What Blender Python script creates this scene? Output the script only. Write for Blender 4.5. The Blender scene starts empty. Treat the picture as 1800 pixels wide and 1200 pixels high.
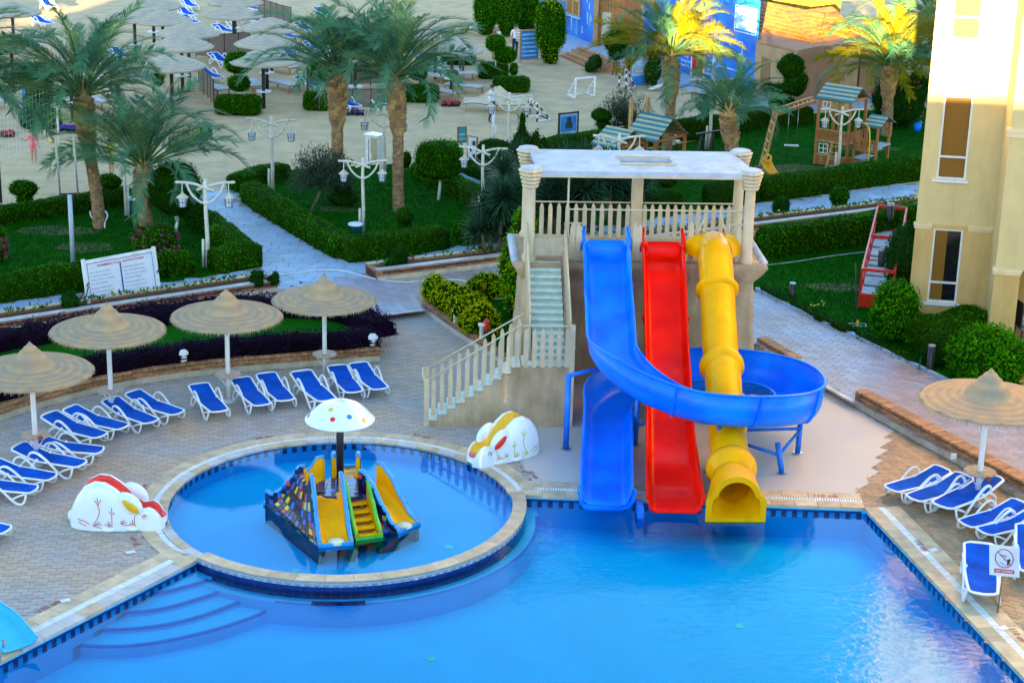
import bpy, math, random
import numpy as np
from mathutils import Vector, Matrix, Quaternion, geometry, noise
from mathutils.bvhtree import BVHTree
R_ = random.Random(7)
PI = math.pi
rad = math.radians
SC = bpy.context.scene
COL = SC.collection

# ---------------------------------------------------------------- camera
CAM_H = 17.0; F_PX = 3240.0
_th = rad(18.3); _ro = rad(1.46)
_f = Vector((0, math.cos(_th), -math.sin(_th))); _u0 = Vector((0, math.sin(_th), math.cos(_th))); _r0 = Vector((1, 0, 0))
_r = math.cos(_ro)*_r0 + math.sin(_ro)*_u0
_u = -math.sin(_ro)*_r0 + math.cos(_ro)*_u0
cam_d = bpy.data.cameras.new('camera'); cam = bpy.data.objects.new('camera', cam_d); COL.objects.link(cam)
cam.matrix_world = Matrix(((_r.x, _u.x, -_f.x, 0), (_r.y, _u.y, -_f.y, 0), (_r.z, _u.z, -_f.z, CAM_H), (0, 0, 0, 1)))
cam_d.sensor_width = 36; cam_d.lens = 36*F_PX/1800; cam_d.clip_start = .5; cam_d.clip_end = 2500
SC.camera = cam

# ---------------------------------------------------------------- sky, sun, exposure
SUN_EL = 6.3; SUN_AZ = 11.0          # the sun stands low behind the camera; its light travels towards +Y, a little to +X
w = bpy.data.worlds.new('World'); SC.world = w; w.use_nodes = True
nt = w.node_tree; nt.nodes.clear()
sky = nt.nodes.new('ShaderNodeTexSky'); sky.sky_type = 'NISHITA'; sky.sun_disc = False
sky.sun_elevation = rad(SUN_EL); sky.sun_rotation = rad(180 + SUN_AZ); sky.air_density = 1.0; sky.dust_density = .2; sky.ozone_density = 1.9
bg = nt.nodes.new('ShaderNodeBackground'); bg.inputs[1].default_value = .085
wo = nt.nodes.new('ShaderNodeOutputWorld')
nt.links.new(sky.outputs[0], bg.inputs[0]); nt.links.new(bg.outputs[0], wo.inputs[0])
sd = bpy.data.lights.new('sun', 'SUN'); sd.energy = 5.0; sd.angle = rad(.4); sd.color = (1, .70, .30)
so = bpy.data.objects.new('sun', sd); COL.objects.link(so)
_sd = Vector((math.sin(rad(SUN_AZ))*math.cos(rad(SUN_EL)), math.cos(rad(SUN_AZ))*math.cos(rad(SUN_EL)), -math.sin(rad(SUN_EL))))
so.rotation_euler = _sd.to_track_quat('-Z', 'Y').to_euler(); so.location = (-20, -60, 40)
SC.view_settings.view_transform = 'Standard'; SC.view_settings.look = 'None'
SC.view_settings.exposure = 3.72; SC.view_settings.gamma = 1; SC.view_settings.use_curve_mapping = False
SC.render.engine = 'CYCLES'
try:
    SC.cycles.transparent_max_bounces = 12; SC.cycles.max_bounces = 8; SC.cycles.caustics_reflective = False; SC.cycles.caustics_refractive = False
except Exception: pass

# ---------------------------------------------------------------- survey: a sight line of the photograph met with a level plane
UP = .2                                # the garden and the beach lie this much above the pool deck
def G(x, y, z=0.0):
    d = _r*((x-900)/F_PX) - _u*((y-600)/F_PX) + _f
    return Vector((0, 0, CAM_H)) + d*((z-CAM_H)/d.z)
def PX(p):
    d = Vector(p)-Vector((0, 0, CAM_H)); k = d.dot(_f)
    return 900+F_PX*d.dot(_r)/k, 600-F_PX*d.dot(_u)/k
def SCL(p): return F_PX/((Vector(p)-Vector((0, 0, CAM_H))).dot(_f))   # pixels per metre there
def HT(b, ty):                         # height of a thing that stands at b and reaches row ty
    lo, hi = 0.0, 40.0
    for _ in range(40):
        m = (lo+hi)/2
        if PX(b+Vector((0, 0, m)))[1] > ty: lo = m
        else: hi = m
    return lo

# ---------------------------------------------------------------- mesh building
class MB:
    def __init__(s): s.v = []; s.f = []; s.m = []
    def add(s, vs, fs, mi=0):
        o = len(s.v); s.v.extend([tuple(p) for p in vs]); s.f.extend([tuple(i+o for i in q) for q in fs]); s.m.extend([mi]*len(fs)); return s
    def box(s, c, d, rz=0, mi=0, M=None):
        x, y, z = d[0]/2, d[1]/2, d[2]/2
        vs = [Vector((a*x, b*y, e*z)) for e in (-1, 1) for b in (-1, 1) for a in (-1, 1)]
        if M is not None: vs = [M @ p for p in vs]
        elif rz: m = Matrix.Rotation(rz, 3, 'Z'); vs = [m @ p for p in vs]
        c = Vector(c)
        return s.add([p+c for p in vs], [(0, 2, 3, 1), (4, 5, 7, 6), (0, 1, 5, 4), (2, 6, 7, 3), (0, 4, 6, 2), (1, 3, 7, 5)], mi)
    def beam(s, a, b, w, h=None, mi=0, up=(0, 0, 1)):
        a, b = Vector(a), Vector(b); h = h or w; d = (b-a); L = d.length
        if L < 1e-6: return s
        d.normalize(); sd = d.cross(Vector(up))
        if sd.length < 1e-4: sd = d.cross(Vector((0, 1, 0)))
        sd.normalize(); u2 = sd.cross(d)
        vs = [p+sd*(x*w/2)+u2*(y*h/2) for p in (a, b) for x, y in ((-1, -1), (1, -1), (1, 1), (-1, 1))]
        return s.add(vs, [(3, 2, 1, 0), (4, 5, 6, 7), (0, 1, 5, 4), (1, 2, 6, 5), (2, 3, 7, 6), (3, 0, 4, 7)], mi)
    def tube(s, pts, r, n=8, mi=0, closed=False, cap=True, sq=1.0):
        pts = [Vector(p) for p in pts]; N = len(pts)
        rr = r if isinstance(r, (list, tuple)) else [r]*N
        vs = []; nrm = None
        for i, p in enumerate(pts):
            if closed: t = pts[(i+1) % N]-pts[i-1]
            else: t = pts[min(i+1, N-1)]-pts[max(i-1, 0)]
            t.normalize()
            if nrm is None:
                nrm = t.cross(Vector((0, 0, 1)))
                if nrm.length < .1: nrm = t.cross(Vector((0, 1, 0)))
            else: nrm = nrm - t*nrm.dot(t)
            nrm.normalize(); bn = t.cross(nrm)
            for k in range(n):
                a = 2*PI*k/n; vs.append(p + nrm*(math.cos(a)*rr[i]) + bn*(math.sin(a)*rr[i]*sq))
        fs = []
        for i in range(N if closed else N-1):
            j = (i+1) % N
            for k in range(n):
                k2 = (k+1) % n; fs.append((i*n+k, i*n+k2, j*n+k2, j*n+k))
        if cap and not closed: fs.append(tuple(range(n-1, -1, -1))); fs.append(tuple((N-1)*n+k for k in range(n)))
        return s.add(vs, fs, mi)
    def lathe(s, prof, n=24, mi=0, c=(0, 0, 0), cap=False, wob=None):
        vs = []; c = Vector(c)
        for i, (r, z) in enumerate(prof):
            for k in range(n):
                a = 2*PI*k/n; q = r*(1+(wob(i, a) if wob else 0)); vs.append(c+Vector((q*math.cos(a), q*math.sin(a), z)))
        fs = [(i*n+k, i*n+(k+1) % n, (i+1)*n+(k+1) % n, (i+1)*n+k) for i in range(len(prof)-1) for k in range(n)]
        if cap: fs.append(tuple(range(n-1, -1, -1))); fs.append(tuple((len(prof)-1)*n+k for k in range(n)))
        return s.add(vs, fs, mi)
    def grid(s, fn, nu, nv, mi=0, cu=False, cv=False):
        vs = [fn(i/(nu if cu else nu-1), j/(nv if cv else nv-1)) for i in range(nu) for j in range(nv)]
        fs = [(i*nv+j, ((i+1) % nu)*nv+j, ((i+1) % nu)*nv+(j+1) % nv, i*nv+(j+1) % nv) for i in range(nu if cu else nu-1) for j in range(nv if cv else nv-1)]
        return s.add(vs, fs, mi)
    def ball(s, c, r, n=12, mi=0, sc=(1, 1, 1), M=None):
        c = Vector(c)
        def fn(u, v):
            a = 2*PI*u; b = PI*(v-.5)*.999; p = Vector((r*sc[0]*math.cos(b)*math.cos(a), r*sc[1]*math.cos(b)*math.sin(a), r*sc[2]*math.sin(b)))
            return c+(M @ p if M else p)
        return s.grid(fn, n, max(5, n*2//3), mi, cu=True)
    def sheet(s, loops, z, mi=0):
        L = [[Vector((p[0], p[1], 0)) for p in l] for l in loops]
        flat = [p for l in L for p in l]; tr = geometry.tessellate_polygon(L)
        fs = []
        for t in tr:
            a, b, c = (flat[i] for i in t)
            fs.append(tuple(t) if (b-a).cross(c-a).z > 0 else tuple(reversed(t)))
        return s.add([(p.x, p.y, z) for p in flat], fs, mi)
    def prism(s, poly, z0, z1, mi=0, bottom=False, ms=None):
        P = [Vector((p[0], p[1], 0)) for p in poly]
        ar = sum(P[i].x*P[(i+1) % len(P)].y-P[(i+1) % len(P)].x*P[i].y for i in range(len(P)))
        if ar < 0: P.reverse()
        s.sheet([P], z1, mi); n = len(P)
        s.add([(p.x, p.y, z0) for p in P]+[(p.x, p.y, z1) for p in P], [(i, (i+1) % n, n+(i+1) % n, n+i) for i in range(n)], mi if ms is None else ms)
        if bottom: s.sheet([P], z0, mi)
        return s
    def mesh(s, name, mats, smooth=False, off=None):
        me = bpy.data.meshes.new(name)
        v = s.v
        if off is not None: ox, oy, oz = off; v = [(a-ox, b-oy, c-oz) for a, b, c in v]
        me.from_pydata(v, [], s.f)
        for m in (mats if isinstance(mats, (list, tuple)) else [mats]): me.materials.append(m)
        me.polygons.foreach_set('material_index', s.m)
        if smooth: me.polygons.foreach_set('use_smooth', [True]*len(s.f))
        me.update(); return me
    def obj(s, name, mats, parent=None, smooth=False, rel=False, label=None):
        off = parent.location if (rel and parent is not None) else None
        o = bpy.data.objects.new(name, s.mesh(name, mats, smooth, off)); COL.objects.link(o)
        if parent is not None: o.parent = parent
        if label: o['label'] = label
        return o
def tag(o, label=None, cat=None, group=None, kind=None):
    if label: o['label'] = label
    if cat: o['category'] = cat
    if group: o['group'] = group
    if kind: o['kind'] = kind
    return o
def thing(name, label, cat, loc=(0, 0, 0), rz=0, group=None):
    o = bpy.data.objects.new(name, None); COL.objects.link(o); o.empty_display_size = .2
    o.location = loc; o.rotation_euler = (0, 0, rz); return tag(o, label, cat, group)
def put(name, me, parent, loc=(0, 0, 0), rot=(0, 0, 0), sc=None, label=None):
    o = bpy.data.objects.new(name, me); COL.objects.link(o); o.parent = parent; o.location = loc; o.rotation_euler = rot
    if sc: o.scale = sc if isinstance(sc, (tuple, list)) else (sc,)*3
    if label: o['label'] = label
    return o
def dup(root, loc, rz=0, label=None, group=None, sc=None):
    r = root.copy(); COL.objects.link(r); r.location = loc; r.rotation_euler = (0, 0, rz)
    if sc: r.scale = (sc,)*3
    if label: r['label'] = label
    if group: r['group'] = group
    for ch in list(root.children):
        c = ch.copy(); COL.objects.link(c); c.parent = r
        for g in list(ch.children):
            d = g.copy(); COL.objects.link(d); d.parent = c
    return r
def struct(name, mb, mats, smooth=False, parent=None):
    o = mb.obj(name, mats, parent, smooth)
    if parent is None: o['kind'] = 'structure'
    return o

# ---------------------------------------------------------------- materials
def mat(name, col, rough=.6, var=.15, scale=6.0, bump=0.0, bscale=40.0, metal=0.0, col2=None, spec=.5, coat=0.0, rand=0.0, emit=None, streak=0.0, bdist=.02):
    m = bpy.data.materials.new(name); m.use_nodes = True; t = m.node_tree; b = t.nodes['Principled BSDF']; N = t.nodes.new; L = t.links.new
    b.inputs['Roughness'].default_value = rough; b.inputs['Metallic'].default_value = metal
    b.inputs['Specular IOR Level'].default_value = spec; b.inputs['Coat Weight'].default_value = coat
    tc = N('ShaderNodeTexCoord'); geo = N('ShaderNodeNewGeometry')
    c2 = col2 or tuple(max(0, c*(1-var)) for c in col); c1 = col if col2 else tuple(c*(1+var*.6) for c in col)
    nz = N('ShaderNodeTexNoise'); nz.inputs['Scale'].default_value = scale; nz.inputs['Detail'].default_value = 5
    L(geo.outputs['Position'], nz.inputs['Vector'])
    mr = N('ShaderNodeMapRange'); mr.inputs[1].default_value = .36; mr.inputs[2].default_value = .64
    L(nz.outputs['Fac'], mr.inputs[0])
    mx = N('ShaderNodeMix'); mx.data_type = 'RGBA'; mx.inputs[6].default_value = (*c1, 1); mx.inputs[7].default_value = (*c2, 1)
    L(mr.outputs[0], mx.inputs[0]); out = mx.outputs[2]
    if rand:
        oi = N('ShaderNodeObjectInfo'); isl = geo.outputs['Random Per Island']; ad = N('ShaderNodeMath'); ad.operation = 'ADD'
        L(oi.outputs['Random'], ad.inputs[0]); L(isl, ad.inputs[1]); fr = N('ShaderNodeMath'); fr.operation = 'FRACT'; L(ad.outputs[0], fr.inputs[0])
        r2 = N('ShaderNodeMapRange'); r2.inputs[3].default_value = 1-rand; r2.inputs[4].default_value = 1+rand; L(fr.outputs[0], r2.inputs[0])
        hs = N('ShaderNodeHueSaturation'); L(r2.outputs[0], hs.inputs['Value']); L(out, hs.inputs['Color']); out = hs.outputs[0]
    if streak:                           # rain marks and grime running down, blotches of wear
        mp = N('ShaderNodeMapping'); mp.inputs['Scale'].default_value = (2.2, 2.2, .5); L(geo.outputs['Position'], mp.inputs[0]); n3 = N('ShaderNodeTexNoise'); n3.inputs['Scale'].default_value = 1.3; n3.inputs['Detail'].default_value = 6; n3.inputs['Roughness'].default_value = .65; L(mp.outputs[0], n3.inputs['Vector'])
        r3 = N('ShaderNodeMapRange'); r3.inputs[1].default_value = .42; r3.inputs[2].default_value = .7; r3.inputs[3].default_value = 1.04; r3.inputs[4].default_value = 1-streak; L(n3.outputs['Fac'], r3.inputs[0])
        h3 = N('ShaderNodeHueSaturation'); L(r3.outputs[0], h3.inputs['Value']); L(out, h3.inputs['Color']); out = h3.outputs[0]
    L(out, b.inputs['Base Color'])
    if bump:
        n2 = N('ShaderNodeTexNoise'); n2.inputs['Scale'].default_value = bscale; n2.inputs['Detail'].default_value = 4
        L(geo.outputs['Position'], n2.inputs['Vector'])
        bp = N('ShaderNodeBump'); bp.inputs['Strength'].default_value = bump; bp.inputs['Distance'].default_value = bdist
        L(n2.outputs['Fac'], bp.inputs['Height']); L(bp.outputs[0], b.inputs['Normal'])
    if emit: b.inputs['Emission Color'].default_value = (*col, 1); b.inputs['Emission Strength'].default_value = emit
    return m
def leafmat(name, col, col2, tr=.25, rough=.55, rand=.3):
    m = mat(name, col, rough, 0, 1.6, col2=col2, spec=.02, rand=rand)
    t = m.node_tree; b = t.nodes['Principled BSDF']; N = t.nodes.new; L = t.links.new; o = t.nodes['Material Output']
    tl = N('ShaderNodeBsdfTranslucent'); mx = N('ShaderNodeMixShader'); mx.inputs[0].default_value = tr
    L(b.inputs['Base Color'].links[0].from_socket, tl.inputs[0]); L(b.outputs[0], mx.inputs[1]); L(tl.outputs[0], mx.inputs[2]); L(mx.outputs[0], o.inputs[0])
    return m
MT = {}
def defm(n, *a, **k): MT[n] = mat(n, *a, **k)
defm('white_plastic', (.80, .82, .84), .35, .05, 3, coat=.2)
defm('white_paint', (.72, .73, .74), .5, .12, 5, bump=.1)
defm('lounger_fabric', (.0, .085, .52), .8, .25, 2.5, spec=.1, bump=.15, bscale=150)
defm('straw', (.46, .31, .165), .9, 0, 3.2, col2=(.34, .265, .19), bump=.9, bscale=28, spec=.1)
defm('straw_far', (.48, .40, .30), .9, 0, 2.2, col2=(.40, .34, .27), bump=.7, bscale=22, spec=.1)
defm('table_top', (.42, .30, .22), .6, .3, 14)
defm('dark_post', (.03, .025, .028), .7, .3, 9)
defm('cream', (.66, .53, .35), .75, .12, 2.2, bump=.3, bscale=14)
defm('cream_smooth', (.58, .46, .30), .6, .08, 4, streak=.10)
defm('rock', (.36, .245, .14), .85, 0, 1.1, col2=(.52, .38, .23), bump=1.0, bscale=7, streak=.30)
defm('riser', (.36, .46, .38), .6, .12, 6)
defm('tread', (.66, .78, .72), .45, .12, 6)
defm('roof_white', (.42, .465, .55), .7, .14, 2.2, bump=.3, bscale=30, streak=.16)
defm('blue_glass', (.0, .235, 1.0), .3, 0, 1.1, col2=(.0, .14, .88), streak=.06, coat=.05, spec=.2)
defm('red_glass', (1.0, .010, .0), .27, 0, 1.2, streak=.06, col2=(.84, .003, .0), coat=.04, spec=.12)
defm('yellow_glass', (.92, .42, .0), .27, 0, 1.3, streak=.08, col2=(.80, .36, .0), coat=.04, spec=.12)
defm('blue_steel', (.0, .17, .78), .4, .15, 6)
defm('coping', (.56, .43, .27), .6, .2, 3, bump=.2, rand=.12)
defm('coping_grey', (.50, .46, .44), .5, .18, 2.5, rand=.08)
defm('grating', (.74, .76, .76), .5, .1, 8, rand=.1)
defm('paver', (.37, .34, .33), .75, 0, .55, col2=(.47, .34, .235), bump=.35, bscale=30, rand=.10)
defm('paver_warm', (.44, .28, .15), .65, 0, .9, col2=(.36, .22, .12), bump=.35, bscale=30, rand=.16)
defm('paver_pink', (.31, .21, .19), .42, 0, .35, col2=(.29, .31, .42), bump=.3, bscale=30, rand=.15)  # the bluish second tone paints in the sky's reflection on the pink pavers
defm('joint', (.25, .22, .20), .85, .25, 8)
defm('pale_floor', (.56, .49, .42), .6, 0, .6, col2=(.50, .46, .44), bump=.15, bscale=60)
defm('crazy', (.30, .42, .58), .6, 0, 1.2, col2=(.28, .37, .48), bump=.4, bscale=22, rand=.12)
defm('brick', (.42, .20, .09), .75, .25, 12, bump=.4, rand=.3)
defm('brick_red', (.34, .15, .08), .75, .25, 12, bump=.4, rand=.3)
defm('render_cream', (.60, .52, .38), .75, .15, 3, bump=.2, streak=.25)
defm('sand', (.58, .41, .22), .95, 0, 1.1, col2=(.46, .325, .185), bump=1.0, bscale=3.2, bdist=.10)
defm('soil', (.05, .035, .022), .9, .4, 12, bump=.6)
defm('lawn', (.003, .085, .001), .9, 0, .55, col2=(.006, .085, .001), bump=.8, bscale=45, spec=.05)
defm('lawn_dry', (.06, .09, .012), .9, .3, 2, bump=.8, bscale=45)
defm('tile_dark', (.004, .018, .16), .2, .3, 8, coat=.4)
defm('tile_light', (.45, .55, .60), .3, .15, 10, coat=.3)
defm('pool_floor', (.0, .53, 1.0), .5, .05, .8)
defm('pool_floor_child', (.0, .52, 1.0), .5, .05, .8)
defm('step_edge', (.0, .17, .66), .4, .15, 4)
defm('trunk', (.33, .20, .10), .9, .35, 10, bump=.6, rand=.3)
defm('trunk_low', (.27, .20, .13), .9, .35, 10, bump=.6, rand=.25)
defm('stub', (.42, .26, .10), .85, .3, 14, rand=.35)
defm('bark', (.19, .14, .09), .9, .3, 14, bump=.5)
defm('log_white', (.62, .58, .50), .6, .16, 9, bump=.4)
defm('lantern_roof', (.52, .46, .36), .6, .15, 9)
defm('lantern_glass', (.62, .70, .82), .25, .12, 12)
defm('black_metal', (.015, .015, .018), .45, .2, 9)
defm('grey_metal', (.30, .32, .34), .4, .15, 9, metal=.3)
defm('steel', (.45, .47, .5), .3, .1, 9, metal=.8)
defm('wood', (.40, .155, .035), .6, 0, 3, col2=(.30, .11, .028), bump=.3, rand=.2)
defm('wood_pale', (.46, .26, .10), .65, .2, 7, bump=.3, rand=.2)
defm('wood_door', (.26, .13, .04), .55, .2, 6)
defm('teal_board', (.0, .15, .20), .5, .1, 6, rand=.12)
defm('cream_board', (.40, .37, .22), .55, .1, 6)
defm('yellow_paint', (.75, .50, .02), .4, .1, 6)
defm('orange_paint', (.78, .38, .01), .4, .1, 6)
defm('red_paint', (.62, .02, .008), .4, .15, 8)
defm('green_bin', (.005, .10, .09), .5, .2, 8)
defm('building', (.60, .45, .20), .8, .06, 1.2, bump=.15, bscale=50, streak=.10)
defm('building_stone', (.54, .33, .10), .8, 0, .8, col2=(.58, .38, .14), bump=.3, bscale=30, rand=.05, streak=.12)
defm('plinth', (.52, .50, .46), .8, .1, 3)
defm('trim', (.70, .54, .30), .7, .08, 4)
defm('alu', (.66, .66, .64), .4, .06, 8)
defm('curtain', (.22, .10, .006), .5, 0, 30, col2=(.17, .075, .004), spec=.3)
defm('dark_glass', (.01, .009, .012), .08, .2, 3, spec=.8)
defm('hut_stone', (.38, .19, .10), .8, 0, .9, col2=(.26, .14, .08), bump=.6, bscale=9)
defm('hut_cream', (.42, .26, .14), .8, .12, 2)
defm('roof_tile', (.34, .13, .02), .7, .2, 7, rand=.2)
defm('shingle', (.62, .52, .30), .7, .2, 7, rand=.15)
defm('thatch', (.40, .26, .06), .85, .3, 12, bump=.7)
defm('bamboo', (.34, .23, .02), .6, .2, 12, rand=.3)
defm('mural_blue', (.004, .11, .60), .55, 0, .7, col2=(.01, .22, .72))
defm('mural_pale', (.30, .55, .82), .55, .25, 2)
defm('poster_blue', (.02, .22, .66), .5, .3, 1.6)
defm('poster_pale', (.30, .48, .72), .5, .25, 2.4)
defm('poster_dark', (.02, .03, .05), .5, .2, 4)
defm('text_white', (.75, .80, .85), .5, .05, 5)
defm('text_yellow', (.70, .50, .22), .5, .1, 5)
defm('text_grey', (.30, .36, .48), .6, .1, 5)
defm('text_red', (.55, .02, .03), .6, .2, 10)
defm('text_blue', (.01, .10, .34), .6, .1, 5)
defm('mark_red', (.36, .06, .05), .7, .35, 18)
defm('sign_white', (.66, .70, .78), .5, .05, 4)
defm('teal_sign', (.02, .33, .42), .5, .1, 4)
defm('net', (.62, .64, .66), .8, .1, 9)
defm('mesh_screen', (.20, .15, .12), .9, .2, 9)
defm('skin', (.50, .28, .18), .55, .08, 9)
defm('skin_dark', (.20, .10, .06), .55, .08, 9)
defm('cloth_pink', (.85, .12, .15), .8, .1, 9)
defm('cloth_yellow', (.62, .66, .04), .8, .1, 9)
defm('cloth_floral', (.42, .20, .05), .8, 0, 12, col2=(.06, .16, .05))
defm('cloth_navy', (.012, .018, .05), .8, .2, 9)
defm('cloth_white', (.70, .74, .80), .8, .1, 9)
defm('cloth_blue', (.02, .15, .62), .8, .15, 9)
defm('cloth_olive', (.06, .10, .06), .8, .2, 9)
defm('cloth_orange', (.75, .22, .03), .8, .1, 9)
defm('cloth_tan', (.46, .38, .25), .85, .12, 5, bump=.3)
defm('hair', (.03, .015, .01), .6, .2, 20)
defm('sail', (.56, .47, .34), .85, .15, 1.5, bump=.4, bscale=8)
defm('rock_grey', (.40, .38, .35), .85, .3, 5, bump=.6, rand=.25)
defm('hose_white', (.66, .68, .68), .5, .1, 5)
defm('hose_grey', (.35, .42, .48), .5, .1, 5)
defm('rabbit_white', (.78, .83, .86), .3, .03, 2, coat=.3)
defm('paint_red', (.80, .02, .005), .35, .08, 4)
defm('paint_yellow', (.80, .46, .01), .35, .1, 4)
defm('line_orange', (.72, .14, .05), .45, .1, 6)
defm('line_blue', (.03, .22, .62), .45, .1, 6)
defm('line_olive', (.50, .52, .03), .45, .1, 6)
defm('mosaic_navy', (.008, .012, .06), .3, .5, 10, rand=.8, coat=.3)
defm('mosaic_blue', (.015, .12, .50), .3, .3, 10, rand=.5, coat=.3)
defm('mosaic_red', (.62, .06, .04), .3, .2, 10, coat=.3)
defm('mosaic_yellow', (.70, .55, .02), .3, .2, 10, coat=.3)
defm('castle_green', (.10, .50, .02), .3, .15, 4, coat=.3)
defm('castle_lime', (.33, .56, .03), .3, .15, 4, coat=.3)
defm('castle_rim', (.02, .32, .72), .3, .15, 4, coat=.3)
defm('pale_cap', (.62, .66, .45), .4, .1, 4)
defm('cyan_plastic', (.02, .50, .80), .3, .05, 3, coat=.3)
defm('petal_red', (.55, .03, .05), .7, .3, 9, rand=.3)
defm('petal_violet', (.12, .04, .40), .7, .3, 9, rand=.3)
defm('petal_yellow', (.72, .50, .03), .7, .3, 9, rand=.3)
defm('petal_pink', (.26, .02, .09), .7, .3, 9, rand=.4)
LEAF = dict(
    hedge=leafmat('hedge_leaf', (.045, .225, .001), (.016, .13, .001)),
    hedge_side=leafmat('hedge_leaf_olive', (.055, .13, .001), (.024, .075, .001)),
    bright=leafmat('bright_leaf', (.065, .30, .001), (.024, .165, .001)),
    dark=leafmat('dark_leaf', (.010, .085, .012), (.005, .055, .008)),
    olive=leafmat('olive_leaf', (.050, .095, .050), (.025, .060, .035)),
    lime=leafmat('lime_leaf', (.42, .44, .0), (.24, .34, .0)),
    violet=leafmat('violet_leaf', (.035, .014, .050), (.015, .007, .028)),
    palm=leafmat('palm_leaf', (.10, .25, .13), (.05, .18, .11), tr=.3, rough=.4),
    palm_dry=leafmat('palm_leaf_olive', (.16, .26, .09), (.10, .20, .08), tr=.3, rough=.45),
    palm_sun=leafmat('palm_leaf_sunlit', (.26, .20, .004), (.18, .18, .006), tr=.3, rough=.45),  # sunlit copy of the palm leaf: the sun's yellow is put into the colour
    yucca=leafmat('yucca_leaf', (.030, .085, .040), (.014, .050, .026), tr=.15, rough=.35),
    grass=leafmat('grass_blade', (.006, .115, .001), (.003, .075, .001)),
    thuja=leafmat('thuja_leaf', (.05, .12, .02), (.018, .07, .018)))
defm('foliage_core', (.009, .034, .001), .9, .4, 6, spec=.02)
defm('violet_core', (.008, .004, .010), .9, .4, 6, spec=.02)
def ringed(m):                           # plaited rings round the canopy's own axis
    t = m.node_tree; b = t.nodes['Principled BSDF']; N = t.nodes.new; L = t.links.new; tc = N('ShaderNodeTexCoord'); wv = N('ShaderNodeTexWave'); wv.wave_type = 'RINGS'; wv.rings_direction = 'Z'
    wv.inputs['Scale'].default_value = 1.5; wv.inputs['Distortion'].default_value = 2.2; wv.inputs['Detail'].default_value = 3; wv.inputs['Detail Scale'].default_value = 1.4; L(tc.outputs['Object'], wv.inputs[0])
    w2 = N('ShaderNodeTexWave'); w2.wave_type = 'RINGS'; w2.rings_direction = 'Z'; w2.inputs['Scale'].default_value = 9; w2.inputs['Distortion'].default_value = 3; L(tc.outputs['Object'], w2.inputs[0])
    ad = N('ShaderNodeMath'); ad.operation = 'MULTIPLY_ADD'; ad.inputs[1].default_value = .5; L(w2.outputs['Fac'], ad.inputs[0]); L(wv.outputs['Fac'], ad.inputs[2])
    r = N('ShaderNodeMapRange'); r.inputs[1].default_value = 0; r.inputs[2].default_value = 1.5; r.inputs[3].default_value = .86; r.inputs[4].default_value = 1.12; L(ad.outputs[0], r.inputs[0])
    h = N('ShaderNodeHueSaturation'); src = b.inputs['Base Color'].links[0].from_socket; L(src, h.inputs['Color']); L(r.outputs[0], h.inputs['Value']); L(h.outputs[0], b.inputs['Base Color'])
ringed(MT['straw']); ringed(MT['straw_far'])
def water_mat(name, tint, ripple):
    m = bpy.data.materials.new(name); m.use_nodes = True; t = m.node_tree; t.nodes.clear(); N = t.nodes.new; L = t.links.new
    o = N('ShaderNodeOutputMaterial'); tr = N('ShaderNodeBsdfTransparent'); tr.inputs[0].default_value = (*tint, 1)
    gl = N('ShaderNodeBsdfGlossy'); gl.inputs['Roughness'].default_value = .02; gl.inputs[0].default_value = (.82, .95, 1, 1)
    fr = N('ShaderNodeFresnel'); fr.inputs[0].default_value = 1.22; mx = N('ShaderNodeMixShader')
    geo = N('ShaderNodeNewGeometry'); mp = N('ShaderNodeMapping'); mp.inputs['Scale'].default_value = (1, 1.6, 1)
    L(geo.outputs['Position'], mp.inputs[0])
    n1 = N('ShaderNodeTexNoise'); n1.inputs['Scale'].default_value = 3.4; n1.inputs['Detail'].default_value = 3; n1.inputs['Distortion'].default_value = 1.4
    n2 = N('ShaderNodeTexNoise'); n2.inputs['Scale'].default_value = .35; n2.inputs['Detail'].default_value = 1
    L(mp.outputs[0], n1.inputs['Vector']); L(geo.outputs['Position'], n2.inputs['Vector'])
    r = N('ShaderNodeMapRange'); r.inputs[1].default_value = .35; r.inputs[2].default_value = .7; r.inputs[3].default_value = .25; r.inputs[4].default_value = 1; L(n2.outputs['Fac'], r.inputs[0])
    acc = None                           # the surface is livelier where the breeze and the running slides disturb it
    for c, r0, r1, k in (((8.2, 33.2, -.12), 2.2, 6.0, .42), ((3.0, 38.2, -.12), .8, 3.5, .40), ((.9, 36.8, -.12), .4, 3.0, .32)):
        vd = N('ShaderNodeVectorMath'); vd.operation = 'DISTANCE'; L(geo.outputs['Position'], vd.inputs[0]); vd.inputs[1].default_value = c
        q = N('ShaderNodeMapRange'); q.inputs[1].default_value = r0; q.inputs[2].default_value = r1; q.inputs[3].default_value = k; q.inputs[4].default_value = .10; L(vd.outputs['Value'], q.inputs[0])
        if acc is None: acc = q.outputs[0]
        else: mxx = N('ShaderNodeMath'); mxx.operation = 'MAXIMUM'; L(acc, mxx.inputs[0]); L(q.outputs[0], mxx.inputs[1]); acc = mxx.outputs[0]
    m0 = N('ShaderNodeMath'); m0.operation = 'MULTIPLY'; L(r.outputs[0], m0.inputs[0]); L(acc, m0.inputs[1])
    mu = N('ShaderNodeMath'); mu.operation = 'MULTIPLY'; L(n1.outputs['Fac'], mu.inputs[0]); L(m0.outputs[0], mu.inputs[1])
    bp = N('ShaderNodeBump'); bp.inputs['Strength'].default_value = ripple; bp.inputs['Distance'].default_value = .05; L(mu.outputs[0], bp.inputs['Height'])
    L(bp.outputs[0], gl.inputs['Normal']); L(bp.outputs[0], fr.inputs['Normal'])
    L(fr.outputs[0], mx.inputs[0]); L(tr.outputs[0], mx.inputs[1]); L(gl.outputs[0], mx.inputs[2]); L(mx.outputs[0], o.inputs[0])
    return m
MT['water'] = water_mat('pool_water', (.20, .98, 1.0), .75)
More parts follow.
